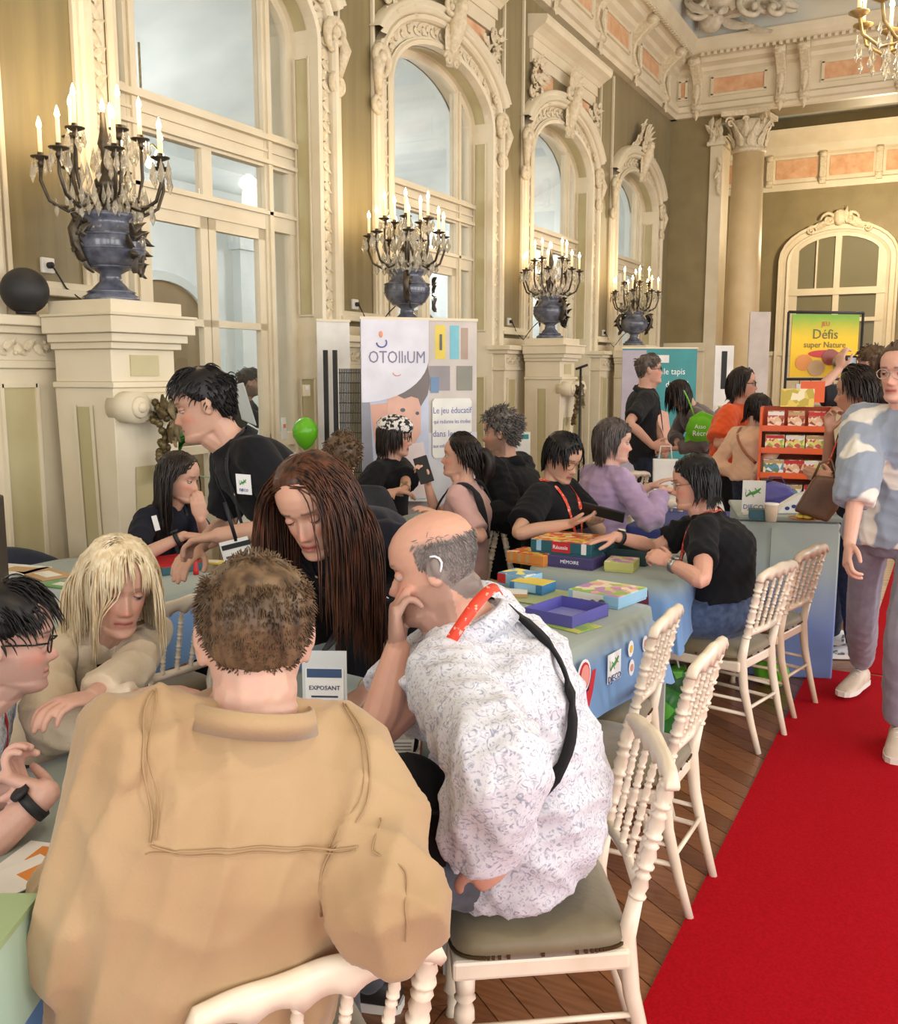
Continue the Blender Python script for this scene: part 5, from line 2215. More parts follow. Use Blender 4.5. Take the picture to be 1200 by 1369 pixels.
    col = mixc(onface * .8 * gs(z + .0695, .0018) * (np.abs(x) < .024), (92, 40, 38), col)
    bw = onface * gs(z - .0225 - .05 * (np.abs(x) - .03) * -.35, .0034) * np.clip((np.abs(x) - .011) / .004, 0, 1) * np.clip((.052 - np.abs(x)) / .01, 0, 1)
    col = mixc(bw * .85, g('brow', (52, 40, 32)), col)
    if g('stubble'):
        cst, wst = g('stubble')
        bz = (z < -.028) & (z > -.13) & (y > -.035) & ~((np.abs(x) < .022) & (np.abs(z + .0695) < .009))
        w_ = bz * np.clip((-z - .022) / .02 + np.clip(-(y - .03) / .05, 0, .5), 0, 1)
        w_ = w_ * np.clip(1 - gs(np.abs(x) - .04, .018) * gs(z + .03, .02), 0, 1)
        col = mixc(w_ * wst, cst, col)
    if g('scalp'):
        csc, wsc, lim = g('scalp')           # cropped sides around a bald crown
        ta = np.abs(np.arctan2(x, y + .012))
        hz = np.interp(ta, *HAIRLINE) - .012
        w_ = (z > hz) * np.clip((ta - 1.1) / .15, 0, 1) * np.clip((lim - z) / .02, 0, 1)
        col = mixc(w_ * wsc, csc, col)
    set_col(me, col)
    body = add_obj('skin_body', me, skin_material(), root)
    # ---------------- eyes
    if not g('noeyes'):
        for e in (-1, 1):
            eb = MB()
            eb.ell((0, 0, 0), (.0122 * hs,) * 3, None, 16, 14)
            em = eb.mesh('eye')
            ev = get_v(em) / (.0122 * hs)
            gz = g('gaze', -.1)
            lidz, lowz = g('lid', .25), -.62
            cc = np.tile(np.array(lin(186, 174, 166)[:3]), (len(ev), 1))
            gd = unit(V(0, 1, gz))
            dd = ev @ gd
            cc[dd > .80] = lin(*g('iris', (70, 52, 38)))[:3]
            cc[dd > .94] = lin(14, 12, 12)[:3]
            lidc = tone * np.array([.93, .86, .84])
            cc[(ev[:, 2] > lidz - .14) & (ev[:, 2] <= lidz)] = np.array(lin(44, 32, 28)[:3])
            cc[ev[:, 2] > lidz] = lidc
            cc[ev[:, 2] < lowz] = lidc
            set_col(em, cc)
            pos = L_(Hc + Rh @ (V(e * .0315, .0690, -.002) * hs))
            set_v(em, get_v(em) @ Rh.T + pos)
            add_obj('eye', em, skin_material(), root)
    # ---------------- upper garment
    cl = g('top', {})
    ease = cl.get('ease', .012) * s
    fk = bulk
    prof = [(-.10, .150, .105), (.0, .160, .118), (.18, .160, .118), (.36, .150, .108), (.55, .158, .112), (.72, .172, .115), (.84, .172, .105), (.92, .140, .088), (.985, .085, .070), (1.03, .066, .060)]
    if fem:
        prof = [(-.10, .160, .110), (.0, .168, .115), (.18, .150, .105), (.36, .132, .098), (.55, .138, .105), (.70, .150, .118), (.82, .152, .100), (.91, .120, .080), (.985, .072, .060), (1.03, .058, .053)]
    if g('boxy'):
        prof = [(t, max(a, g('boxy')) if t < .8 else a, max(b, .118) if t < .8 else b) for t, a, b in prof]
    if g('belly'):
        prof = [(t, a, b + g('belly') * math.exp(-((t - .25) / .28) ** 2)) for t, a, b in prof]
    tp = MB()
    pr = cr(prof, 4)
    z0 = cl.get('hem', -.04)
    rows = []
    for t, a, b in pr:
        if t < z0:
            continue
        k_ = fk if t < .9 else 1.0
        c = P + up * Ls * t - fwd * (rb * math.sin(PI * min(max(t, 0), 1)) - (g('belly', 0) * .35 * math.exp(-((t - .25) / .28) ** 2)))
        ea = ease * (1.0 if t < .93 else .6)
        row = []
        for th in np.linspace(0, 2 * PI, 36, endpoint=False):
            ca, sa = math.cos(th), math.sin(th)
            x_ = math.copysign(abs(ca) ** .85, ca) * (a * s * k_ + ea)
            y_ = math.copysign(abs(sa) ** .9, sa) * (b * s * k_ + ea)
            row.append(L_(c + lat * x_ + fwd * y_))
        rows.append(row)
    tp.grid(rows, cv=True, cap=True)
    sl = cl.get('sleeve', .42)
    for sd in (1, -1):
        S_, E_, W_, hd, hn, a = arms[sd]
        # trapezius to shoulder cap
        limb(tp, [L_(Nb - up * .035 * s + lat * sd * .03 * s), L_(S_ - up * .0)], [.058 * s, .056 * ak + ease], 10)
        if a.get('skip'):
            continue
        u_len, f_len = np.linalg.norm(E_ - S_), np.linalg.norm(W_ - E_)
        tot = u_len + f_len
        path, rad = [L_(S_)], [.056 * ak + ease]
        sr = cl.get('sleeve_r', 1.0)
        cut = a.get('sleeve', sl) * tot
        if cut <= u_len:
            e_ = S_ + (E_ - S_) * (cut / u_len)
            path += [L_(S_ * .5 + e_ * .5), L_(e_)]
            rad += [(.053 * ak + ease) * sr, (.051 * ak + ease * 1.3) * sr]
        else:
            e_ = E_ + (W_ - E_) * ((cut - u_len) / f_len)
            path += [L_(S_ * .5 + E_ * .5), L_(E_), L_(E_ * .5 + e_ * .5), L_(e_)]
            rad += [(.050 * ak + ease) * sr, (.045 * ak + ease) * sr, (.043 * ak + ease) * sr, (.034 * ak + ease) * sr]
        limb(tp, path, rad, 14, end=False)
    tm = remesh(tp, cl.get('vox', max(.008, vox * 1.6)), 4, 'top')
    wrinkle(tm, cl.get('wr', .004) * s, g('seed', 1), cl.get('wf', 1.0))
    tname = cl.get('name', 'shirt')
    topo = add_obj(tname, tm, cl['mat'], root)
    tm.name = tname
    bvh = BVHTree.FromPolygons([Vector(q) for q in get_v(tm)], [tuple(p.vertices) for p in tm.polygons])
    # collar
    if cl.get('collar'):
        cm = MB()
        hgt, wd, gap = cl['collar']
        pts = []
        rows = []
        for th in np.linspace(-PI / 2 + .0 + gap, 3 * PI / 2 - gap, 30):
            ca, sa = math.cos(th), math.sin(th)
            c = Nb + up * cl.get('cup', 0.0)
            rx, ry = nr_ * 1.18 * cl.get('cw', 1.0) + .006, nr_ * 1.25 * cl.get('cw', 1.0) + .008
            ft = max(0, -sa * 1.0)
            o_ = lat * ca
            back = -sa                       # here sa = -1 is the front
            fz = .5 + .5 * sa                # 1 at the back, 0 at the front
            p_in = c + lat * ca * rx - fwd * sa * ry + up * (hgt * (.2 + .8 * fz) - .03 * (1 - fz)) * 1.0
            p_out = c + lat * ca * (rx + wd * .55) - fwd * sa * (ry + wd * .6) + up * (hgt * (.2 + .8 * fz) - wd * .9 - .035 * (1 - fz))
            top_ = p_in * .75 + p_out * .25 + up * .008
            rows.append([L_(p_in - up * hgt), L_(p_in), L_(top_), L_(p_out), L_(p_out - (p_out - p_in) * .25 - up * .004)])
        cm.grid(rows, cv=True, cap=True)
        cm.build('collar', cl.get('collar_mat', cl['mat']), topo)
    # ---------------- legs
    lg = g('legs', 'sit')
    bt = g('bottom', {'mat': mat('dark_denim', (48, 56, 74), .8, rgb2=(40, 46, 62), scale=30)})
    hipw = (.095 if fem else .09) * s * bulk ** .5
    tm_ = MB()
    feet = []
    if lg != 'none':
        th_l, sh_l = .43 * s, .42 * s
        fl = g('floor', 0.0)
        ly2 = math.radians(g('legyaw', g('torso', sp['face'][0])))
        lf = V(-math.sin(ly2), math.cos(ly2), 0)
        ll = V(math.cos(ly2), math.sin(ly2), 0)
        for sd in (1, -1):
            hip = P + ll * sd * hipw - V(0, 0, .0)
            if 'feet' in sp:
                ft_ = np.asarray(sp['feet'][0 if sd > 0 else 1], float)
                an = ft_ + V(0, 0, .085 * s)
                kn = ik(hip, an, th_l, sh_l, lf + V(0, 0, .1))
            elif lg == 'sit':
                sp_ = g('knees', .10)
                kn = hip + lf * th_l * .97 + ll * sd * sp_ * .5 + V(0, 0, -.02)
                an = kn + V(0, 0, -kn[2] + fl + .085 * s) + lf * g('footfwd', -.04)
                ft_ = V(an[0], an[1], fl)
            else:
                an = V(hip[0], hip[1], fl + .085 * s) + ll * sd * .02 + lf * (.03 * sd)
                kn = ik(hip, an, th_l, sh_l, lf)
                ft_ = V(an[0], an[1], fl)
            bk_ = (.86 if fem else .92) * s * bulk ** .5
            wide = bt.get('wide', 1.0)
            limb(tm_, [L_(hip), L_(hip * .5 + kn * .5), L_(kn), L_(kn * .6 + an * .4), L_(an + V(0, 0, bt.get('hemz', .0)))],
                 [.098 * bk_, .082 * bk_, .062 * bk_ * wide, .06 * bk_ * wide, .05 * bk_ * wide], 14)
            feet.append((ft_, an, kn, sd))
        rows = []
        for t, a, b in ((-.20, .10, .09), (-.1, .150, .112), (.0, .166, .122), (.14, .160, .118), (.22, .150, .110)):
            c = P + up * Ls * t
            rows.append([L_(c + lat * math.cos(q) * a * s * fk + fwd * math.sin(q) * b * s * fk) for q in np.linspace(0, 2 * PI, 24, endpoint=False)])
        tm_.grid(rows, cv=True, cap=True)
        bm_ = remesh(tm_, max(.009, vox * 1.8), 4, 'trousers')
        wrinkle(bm_, .0035 * s, g('seed', 1) + 5)
        add_obj(bt.get('name', 'trousers'), bm_, bt['mat'], root)
        sm = g('shoes', mat('dark_shoe', (40, 36, 36), .5))
        for ft_, an, kn, sd in feet:
            q = MB()
            lf2 = lf
            shoe(q, L_(ft_ - lf2 * .06 * s), lf2 + ll * sd * .15, s=s * g('shoe', .98))
            sh_o = q.build('shoe', sm, root)
            dv = unit(lf2 + ll * sd * .15)
            bv = unit(np.cross(dv, V(0, 0, 1)))
            k_ = s * g('shoe', .98)
            hp = L_(ft_ - lf2 * .06 * s)
            outl = [(-.026, .018), (-.012, .032), (.05, .037), (.10, .039), (.16, .047), (.205, .048), (.25, .036), (.268, .016)]
            pl_ = [hp + (dv * a_ - bv * w_) * k_ for a_, w_ in outl] + [hp + (dv * a_ + bv * w_) * k_ for a_, w_ in outl[::-1]]
            so_ = MB()
            n_ = len(pl_)
            so_.add(pl_ + [p_ + V(0, 0, .024 * k_) for p_ in pl_], [tuple(range(n_))[::-1], tuple(range(n_, 2 * n_))] + [(i, (i + 1) % n_, n_ + (i + 1) % n_, n_ + i) for i in range(n_)])
            so_.build('sole', mat('pale_rubber', (222, 214, 204), .7), sh_o)
            la_ = MB()
            for q_ in range(4):
                c_ = hp + (dv * (.085 + .022 * q_) + V(0, 0, .091 - .0125 * q_)) * k_
                la_.tube([c_ - bv * .02 * k_ - V(0, 0, .006), c_ + V(0, 0, .002), c_ + bv * .02 * k_ - V(0, 0, .006)], .0028, 5)
            la_.build('laces', mat('lace_white', (228, 222, 214), .8), sh_o)
    cols = [(P + up * Ls * .62, V(.165, .115, .27) * s * bulk, np.stack([lat, fwd, up], 1)), (ShC - up * .02 * s, V(.215, .085, .07) * s, np.stack([lat, fwd, up], 1))]
    return dict(root=root, Hc=Hc - base, Rh=Rh, s=s, hs=hs, base=base, L=L_, bvh=bvh, P=P, Nb=Nb, up=up, lat=lat, fwd=fwd, top=topo, arms=arms, body=body, Ls=Ls,
                cols=[(c - base, r, R) for c, r, R in cols], K=K, ShC=ShC, Sh=Sh)


def do_hair(F, style, m_, **kw):
    return hair(F['root'], F['Hc'], F['Rh'], F['hs'], style, m_, colliders=F['cols'] if style in ('long', 'bob') else (), **kw)


LANY_RED = mat('red_lanyard', (222, 66, 42), .55, rgb2=(244, 170, 150), scale=70, lo=.58, hi=.60)
LANY_BLK = mat('black_lanyard', (20, 22, 30), .6, rgb2=(220, 220, 220), scale=32, lo=.70, hi=.72)
BADGE = mat('badge_card', (232, 234, 232), .4)
BADGE_INK = mat('badge_ink', (50, 60, 90), .5)


def lanyard(F, m_, low=.42, width=.017, badge=True, blue=False, dx=0.0, name='lanyard'):
    """ribbon round the neck meeting on the chest, with a card hanging from it"""
    P, up, lat, fwd, Nb, Ls = F['P'], F['up'], F['lat'], F['fwd'], F['Nb'], F['Ls']
    s = F['s']
    end = P + up * Ls * low + fwd * .16 * s + lat * dx
    nk = .075 * s
    left = [Nb - fwd * nk * .95 + up * .03, Nb - lat * nk * 1.0 - fwd * nk * .3 + up * .012, Nb - lat * nk * .95 + fwd * nk * .7 - up * .05, Nb - lat * .07 * s + fwd * .12 * s - up * .14 * s, end - lat * .012]
    right = [Nb - fwd * nk * .95 + up * .03, Nb + lat * nk * 1.0 - fwd * nk * .3 + up * .012, Nb + lat * nk * .95 + fwd * nk * .7 - up * .05, Nb + lat * .07 * s + fwd * .12 * s - up * .14 * s, end + lat * .012]
    mb = ribbon(F['bvh'], [F['L'](q) for q in left], width, .005, 7)
    m2 = ribbon(F['bvh'], [F['L'](q) for q in right], width, .005, 7)
    mb.add(m2.v, m2.f)
    lo = mb.build(name, m_, F['root'])
    if badge:
        e = F['L'](end)
        loc, nrm, _, _ = F['bvh'].find_nearest(Vector(e))
        c = np.array(loc) + np.array(nrm) * .008 + V(0, 0, -.065)
        n = unit(np.array(nrm) * V(1, 1, .2))
        xa = unit(np.cross(V(0, 0, 1), n))
        ya = np.cross(n, xa)
        R = np.stack([xa, ya, n], 1)
        c = c + n * .006
        b = MB().box(c, (.085, .11, .003), R=R).build('badge', BADGE, F['root'])
        MB().box(c + ya * .035 + n * .002, (.075, .028, .001), R=R).build('badge_header', mat('badge_blue', (58, 82, 120), .5) if blue else LANY_RED, b)
        for k in range(3):
            MB().box(c + ya * (.008 - .014 * k) + n * .002, (.06 - .012 * k, .005, .001), R=R).build('print_line', BADGE_INK, b)
    return lo


def glasses(F, m_, rx=.022, ry=.018, thin=.0016, tint=None):
    R, H, s = F['Rh'], F['Hc'], F['hs']
    mb = MB()
    for e in (-1, 1):
        pts = [H + R @ (V(e * .0325 + rx * math.cos(a), .091 - .006 * abs(math.cos(a)) * (1 if e * math.cos(a) > 0 else 0), -.003 + ry * math.sin(a)) * s) for a in np.linspace(0, 2 * PI, 20)]
        mb.tube(pts, thin * s, 5, cap=False)
        mb.tube([H + R @ (V(e * (.0325 + rx), .087, .004) * s), H + R @ (V(e * .074, .06, .003) * s), H + R @ (V(e * .079, -.012, .0) * s), H + R @ (V(e * .076, -.03, -.02) * s)], thin * s, 5)
    mb.tube([H + R @ (V(-.011, .094, .002) * s), H + R @ (V(0, .100, .006) * s), H + R @ (V(.011, .094, .002) * s)], thin * s, 5)
    return mb.build('glasses', m_, F['root'])


def watch(F, sd, strap, dial, back=.03):
    S_, E_, W_, hd, hn, a = F['arms'][sd]
    t = unit(W_ - E_)
    c = W_ - t * back
    r_ = .030 * F['s']
    u = unit(np.cross(t, V(0, 0, 1)))
    w = np.cross(u, t)
    mb = MB()
    rows = [[F['L'](c + t * k * .010 + (u * math.cos(q) + w * math.sin(q)) * r_) for q in np.linspace(0, 2 * PI, 16, endpoint=False)] for k in (-1, 1)]
    rows2 = [[F['L'](c + t * k * .010 + (u * math.cos(q) + w * math.sin(q)) * (r_ + .003)) for q in np.linspace(0, 2 * PI, 16, endpoint=False)] for k in (1, -1)]
    mb.grid(rows + rows2, cu=True, cv=True)
    o = mb.build('watch', strap, F['root'])
    nrm = w if a.get('watch_up', True) else u
    d = MB()
    p = F['L'](c + nrm * (r_ + .002))
    d.tube([p, p + nrm * .008], .018, 14)
    d.build('dial', dial, o)
    return o
# ---------------------------------------------------------------- the people round the front table
def fabric(name, rgb, rgb2=None, rough=.85, scale=8, bump=.08, bscale=220, sheen=None, **k):
    return mat(name, rgb, rough, rgb2=rgb2 or tuple(int(c * .9) for c in rgb), scale=scale, bump=bump, bscale=bscale, sheen=(.2 if sum(rgb) > 250 else .03) if sheen is None else sheen, spec=.25, **k)


BEIGE = fabric('beige_cotton', (180, 152, 116), (168, 138, 102), scale=3)
BLACKC = fabric('black_cotton', (19, 20, 25), (13, 14, 18))
NAVYC = fabric('dark_navy_cotton', (26, 28, 42), (18, 20, 32))
DENIM = fabric('blue_denim', (72, 88, 118), (54, 68, 96), scale=40)
DDENIM = fabric('dark_denim_cloth', (44, 52, 70), (34, 40, 56), scale=40)
GREYJ = fabric('grey_trousers', (92, 94, 102), (78, 80, 88), scale=30)
IVORY = fabric('ivory_knit', (212, 196, 172), (200, 182, 156), scale=12, bump=.2, bscale=300)
PRINTW = mat('white_printed_shirt', (214, 214, 222), .8, rgb2=(148, 152, 172), scale=52, detail=5, lo=.50, hi=.66, sheen=.2, bump=.1, bscale=60)
# printed squiggles on the bald man's shirt
nt = PRINTW.node_tree
for n_ in nt.nodes:
    if n_.type == 'TEX_NOISE' and abs(n_.inputs['Scale'].default_value - 52) < 1:
        n_.inputs['Distortion'].default_value = 3.0
FLORALW = mat('white_flecked_shirt', (214, 216, 224), .8, rgb2=(150, 158, 178), scale=120, detail=3, lo=.5, hi=.65)

BROWNH = HAIRMAT('brown_hair', (112, 88, 64), (66, 50, 36))
DARKH = HAIRMAT('dark_brown_hair', (40, 28, 23), (24, 17, 15))
BLACKH = HAIRMAT('black_hair', (24, 21, 22), (13, 12, 14))
AUBURN = HAIRMAT('auburn_hair', (92, 54, 36), (36, 22, 17))
BLONDE = HAIRMAT('blonde_hair', (232, 218, 188), (202, 180, 142), .45)
GREYH = HAIRMAT('grey_hair', (120, 112, 106), (70, 66, 64))

# --- man in the beige jacket, seen from behind
F = make_person(dict(label='man in a beige jacket seated with his back to the aisle', head=U(340, 852, 1.38), sht=.915, boxy=.178, face=(44, -8, 3), torso=50, pelvis=(-1.0, .985, .50), s=1.0, bulk=1.06, neckl=.035, seed=3,
                     vox=.004, skin=(206, 164, 144), noeyes=True, shw=.85, roundback=.035, neck=1.05,
                     armR=dict(hand=(-1.02, 1.45, .80), elbow=U(524, 1225, 1.30), curl=.5), armL=dict(hand=(-1.30, 1.10, .78), elbow=U(112, 1275, 1.33), curl=.5),
                     top=dict(name='jacket', mat=BEIGE, ease=.024, sleeve=.97, sleeve_r=1.12, hem=-.16, wr=.0085, wf=.5, vox=.008, collar=(.034, .034, .6), cw=1.0, cup=.018),
                     bottom=dict(mat=DENIM, name='jeans')))
do_hair(F, 'crop', BROWNH, n=2600, rad=.0014, length=.014, seed=2, part=.0, shell=.006, hairline=([0, .5, .85, 1.1, 1.35, 1.6, 1.9, 2.3, 3.15], [.080, .077, .055, .028, .006, .0, -.015, -.038, -.048]))
JF = F
# stitched seams of the jacket: yoke, armholes, centre sleeve
P_, up_, lat_, fwd_, Nb_, Ls_ = F['P'], F['up'], F['lat'], F['fwd'], F['Nb'], F['Ls']
SEAM = mat('beige_seam', (160, 130, 94), .8)


def seam(F, pts, w=.0028, off=.002, name='seam', m_=None):
    o = ribbon(F['bvh'], [F['L'](q) for q in pts], w, off, 8, .0016, force=True).build(name, m_ or SEAM, F['top'])
    return o


yk = [P_ + up_ * Ls_ * .84 - fwd_ * .17 + lat_ * x for x in np.linspace(-.15, .135, 7)]
seam(F, yk)
seam(F, [q - up_ * .007 for q in yk], .0016)
for sd in (1, -1):
    S_ = F['Sh'][sd]
    arc = [S_ - lat_ * sd * .005 + up_ * .10, S_ - lat_ * sd * .0 + up_ * .05 - fwd_ * .09, S_ - lat_ * sd * .012 - fwd_ * .14 - up_ * .05, S_ - lat_ * sd * .04 - fwd_ * .13 - up_ * .14]
    if sd < 0:
        arc = arc[:3]
    seam(F, arc)
    seam(F, [q - lat_ * sd * .008 for q in arc], .0016)
    Sx, Ex, Wx = F['arms'][sd][:3]
    if sd > 0:
        seam(F, [Sx * (1 - t) + Ex * t - fwd_ * .1 for t in np.linspace(.25, .95, 6)], .002)

# --- bald man in the printed shirt, chin on hand
F = make_person(dict(label='bald man in a white printed shirt resting his chin on his hand', head=U(580, 757, 2.05), face=(110, -14, 4), torso=101, pelvis=(-.80, 1.86, .55), neckl=.05, s=1.02, bulk=1.14, seed=5,
                     vox=.0036, skin=(214, 162, 140), nose=1.1, belly=.05, roundback=.05, neck=1.12, gaze=-.5, lid=-.05, stubble=((120, 104, 96), .45), scalp=((118, 112, 110), .88, .064),
                     brow=(120, 104, 92), armR=dict(hand=U(531, 868, 2.02), elbow=U(505, 978, 2.02), dir=(-.1, .05, 1), palm=(.75, .5, .1), curl=1.0, thumb=.3, sleeve=.56),
                     armL=dict(hand=U(642, 1150, 1.76), elbow=U(668, 1020, 1.68), dir=U(672, 1180, 1.85) - U(642, 1150, 1.76), palm=(-.6, .6, 0), curl=.9),
                     top=dict(name='printed_shirt', mat=PRINTW, ease=.026, sleeve=.97, sleeve_r=1.16, hem=-.12, wr=.0075, wf=.65, vox=.0075, collar=(.03, .05, .5)),
                     bottom=dict(mat=GREYJ), legyaw=112, knees=.12))
BF = F
do_hair(F, 'crop', HAIRMAT('cropped_grey_hair', (142, 136, 132), (104, 98, 96)), n=4200, rad=.0009, length=.009, seed=12, shell=0, ztop=.058, hairline=([0, 1.15, 1.3, 1.6, 1.9, 2.3, 3.15], [.2, .2, .0, -.012, -.03, -.062, -.074]))
mb = ribbon(None, [F['L'](q) for q in (U(668, 790, 2.0), U(660, 786, 1.955), U(640, 803, 1.905), U(616, 836, 1.89), U(597, 868, 1.90), U(588, 905, 1.93))], .024, 0, 7, .002, ref=unit(-ray(630, 820) + V(0, 0, .4)))
mb.build('lanyard', LANY_RED, F['root'])
MB().tube([F['Hc'] + F['Rh'] @ (V(-.081, q[0], q[1]) * F['hs']) for q in ((-.026, -.006), (-.031, .004), (-.033, .012), (-.030, .021), (-.022, .027), (-.012, .028))], .0024, 6).build('hearing_aid', WHITE, F['root'])
# cross-body strap and black bag in his lap
P_, up_, lat_, fwd_, Nb_, Ls_ = F['P'], F['up'], F['lat'], F['fwd'], F['Nb'], F['Ls']
STRAP = fabric('black_webbing', (16, 16, 20))
st = [Nb_ + lat_ * .10 + up_ * .02 + fwd_ * .04, Nb_ + lat_ * .06 - fwd_ * .07 - up_ * .02, Nb_ - lat_ * .03 - fwd_ * .15 - up_ * .12, Nb_ - lat_ * .12 - fwd_ * .16 - up_ * .26, P_ - lat_ * .22 - fwd_ * .05 + up_ * Ls_ * .32, P_ - lat_ * .20 + fwd_ * .10 + up_ * Ls_ * .20]
ribbon(F['bvh'], [F['L'](q) for q in st], .030, .014, 8, .005).build('bag_strap', STRAP, F['root'])
st2 = [Nb_ + lat_ * .10 + up_ * .02 + fwd_ * .04, Nb_ + lat_ * .08 + fwd_ * .13 - up_ * .12, P_ + fwd_ * .21 + up_ * Ls_ * .35 - lat_ * .02, P_ + fwd_ * .24 - lat_ * .06 + up_ * Ls_ * .12]
ribbon(F['bvh'], [F['L'](q) for q in st2], .030, .014, 8, .005).build('bag_strap', STRAP, F['root'])
bag = empty('shoulder_bag', U(545, 1085, 1.82), math.radians(20), 'black fabric shoulder bag in the lap of the bald man', 'bag')
mb = MB()
mb.ell((0, 0, 0), (.10, .055, .12), None, 20, 14)
mb.box((0, 0, -.02), (.16, .08, .14))
bm_ = remesh(mb, .008, 6, 'bag_body')
wrinkle(bm_, .003, 4)
add_obj('bag_body', bm_, STRAP, bag)
MB().tube([(-.07, -.058, .03), (0, -.064, .035), (.07, -.058, .03)], .004, 6).build('zip', BLACK, bag)

# --- woman leaning over the table, long auburn hair
F = make_person(dict(label='long-haired woman in a dark navy top leaning over the cards', head=U(418, 672, 2.28), face=(192, -26, 8), torso=192, pelvis=(-1.50, 2.46, .90), s=.98, fem=True, seed=8,
                     vox=.0034, skin=(206, 158, 136), gaze=-.75, lid=-.15, brow=(52, 34, 26), roundback=.03, lips=1.1, hs=1.03,
                     armR=dict(hand=G(300, 935, .79), pole=(-.9, .4, -.2), palm=(0, 0, -1), curl=.2), armL=dict(hand=G(487, 925, .785), pole=(.7, .5, .0), dir=(-.10, -.55, -.18), palm=(0, -.1, -1), curl=.28, spread=.5),
                     top=dict(name='navy_top', mat=NAVYC, ease=.012, sleeve=.36, hem=-.05, wr=.0045, vox=.007),
                     bottom=dict(mat=BLACKC), legs='stand', feet=((-1.60, 2.40, 0), (-1.36, 2.38, 0)), legyaw=190))
LF = F
do_hair(F, 'long', AUBURN, n=1500, rad=.0022, length=.46, seed=5, part=.012, shell=.006)
lanyard(F, LANY_BLK, .30, .018, badge=False)
MB().tube([F['L'](F['Hc'] * 0 + F['arms'][-1][2] + V(0, .012, .012)) + V(.026 * math.cos(a), .01 * math.sin(a), .02 * math.sin(a)) for a in np.linspace(0, 2 * PI, 14)], .0022, 5).build('bracelet', GOLD, F['root'])
# her badge hangs free over the table
bd = empty('name_badge', U(434, 912, 2.12), math.radians(205), 'clear badge with printed card hanging over the playing cards', 'badge')
MB().box((0, 0, 0), (.10, .003, .145)).build('holder', mat('badge_holder', (206, 212, 214), .2), bd)
MB().box((0, .003, -.018), (.086, .002, .10)).build('card', BADGE, bd)
MB().box((0, .0045, .022), (.078, .001, .020)).build('header', mat('badge_blue', (58, 82, 120), .5), bd)
text('lettering', 'EXPOSANT', .014, BADGE_INK, bd, (0, .0052, -.012), np.array([[-1, 0, 0], [0, 0, 1], [0, 1, 0]], float))
for k in range(2):
    MB().box((0, .0045, -.032 - .012 * k), (.06 - .02 * k, .001, .004)).build('print_line', BADGE_INK, bd)
q = U(434, 912, 2.12)
e_ = F['P'] + F['up'] * F['Ls'] * .42 + F['fwd'] * .13
qq = MB()
for dx in (-.01, .012):
    qq.tube([V(0, 0, .072), (V(*(e_ - q)) @ rotz(math.radians(205))) * .5 + V(dx, 0, .06), V(*(e_ - q)) @ rotz(math.radians(205)) + V(dx * 3, 0, 0)], .006, 5)
qq.build('cord', LANY_BLK, bd)
# white printed mark on the chest
n0 = F['bvh'].find_nearest(Vector(F['L'](F['P'] + F['up'] * F['Ls'] * .62 + F['fwd'] * .16 + F['lat'] * -.07)))
c, n = np.array(n0[0]), np.array(n0[1])
xa = unit(np.cross(F['up'], n))
ya = np.cross(n, xa)
R = np.stack([xa, ya, n], 1)
MB().box(c + n * .004, (.055, .07, .002), R=R).build('chest_label', WHITE, F['root'])
text('lettering', 'DJECO', .014, BLACK, F['root'], c + n * .006 - ya * .022, R)

# --- blonde woman with folded arms
F = make_person(dict(label='blonde woman in an ivory jacket with folded arms at the table', head=U(158, 782, 2.42), face=(240, -11, -6), torso=262, pz=.50, s=.98, fem=True, seed=11,
                     vox=.0036, skin=(206, 160, 140), gaze=-.35, lid=.12, brow=(150, 116, 84), iris=(80, 90, 90), hs=1.03, lipc=(178, 104, 94), roundback=.04,
                     armR=dict(hand=U(205, 928, 2.16), pole=(-.3, -.9, -.6), palm=(0, -.2, -1), curl=.5, dir=(.25, .75, -.1)), armL=dict(hand=U(122, 932, 2.12), pole=(.35, .9, -.6), palm=(0, .2, -1), curl=.55, dir=(.0, -.8, .12)),
                     top=dict(name='ivory_jacket', mat=IVORY, ease=.014, sleeve=.93, sleeve_r=1.05, hem=-.08, wr=.006, vox=.007, collar=(.02, .055, .75)),
                     bottom=dict(mat=DDENIM)))
do_hair(F, 'bob', BLONDE, n=2400, rad=.0026, length=.225, seed=4, part=-.012, shell=.012)
lanyard(F, LANY_RED, .50, .022, badge=False)
# dark tee in the neck opening and brown collar lining
DT = fabric('charcoal_tee', (40, 38, 40))
pts = []
mb = MB()
rows = []
for t in np.linspace(0, 1, 8):
    w_ = .062 * (1 - t) + .028
    cen_ = F['Nb'] + F['fwd'] * (.085 + .05 * t) - F['up'] * (.03 + .25 * t)
    row = []
    for x in np.linspace(-1, 1, 5):
        loc, nrm, _, _ = F['bvh'].find_nearest(Vector(F['L'](cen_ + F['lat'] * x * w_)))
        row.append(np.array(loc) + np.array(nrm) * .003)
    rows.append(row)
mb.grid(rows)
mb.build('tee_front', DT, F['root'])
for x in (-1, 1):
    pts = [F['Nb'] + F['lat'] * x * .075 + F['fwd'] * .03 + F['up'] * .0, F['Nb'] + F['lat'] * x * .088 + F['fwd'] * .09 - F['up'] * .07, F['Nb'] + F['lat'] * x * .062 + F['fwd'] * .14 - F['up'] * .17]
    ribbon(F['bvh'], [F['L'](q) for q in pts], .05, .008, 7, .003).build('lapel', fabric('taupe_lining', (118, 94, 70)) if x < 0 else IVORY, F['root'])

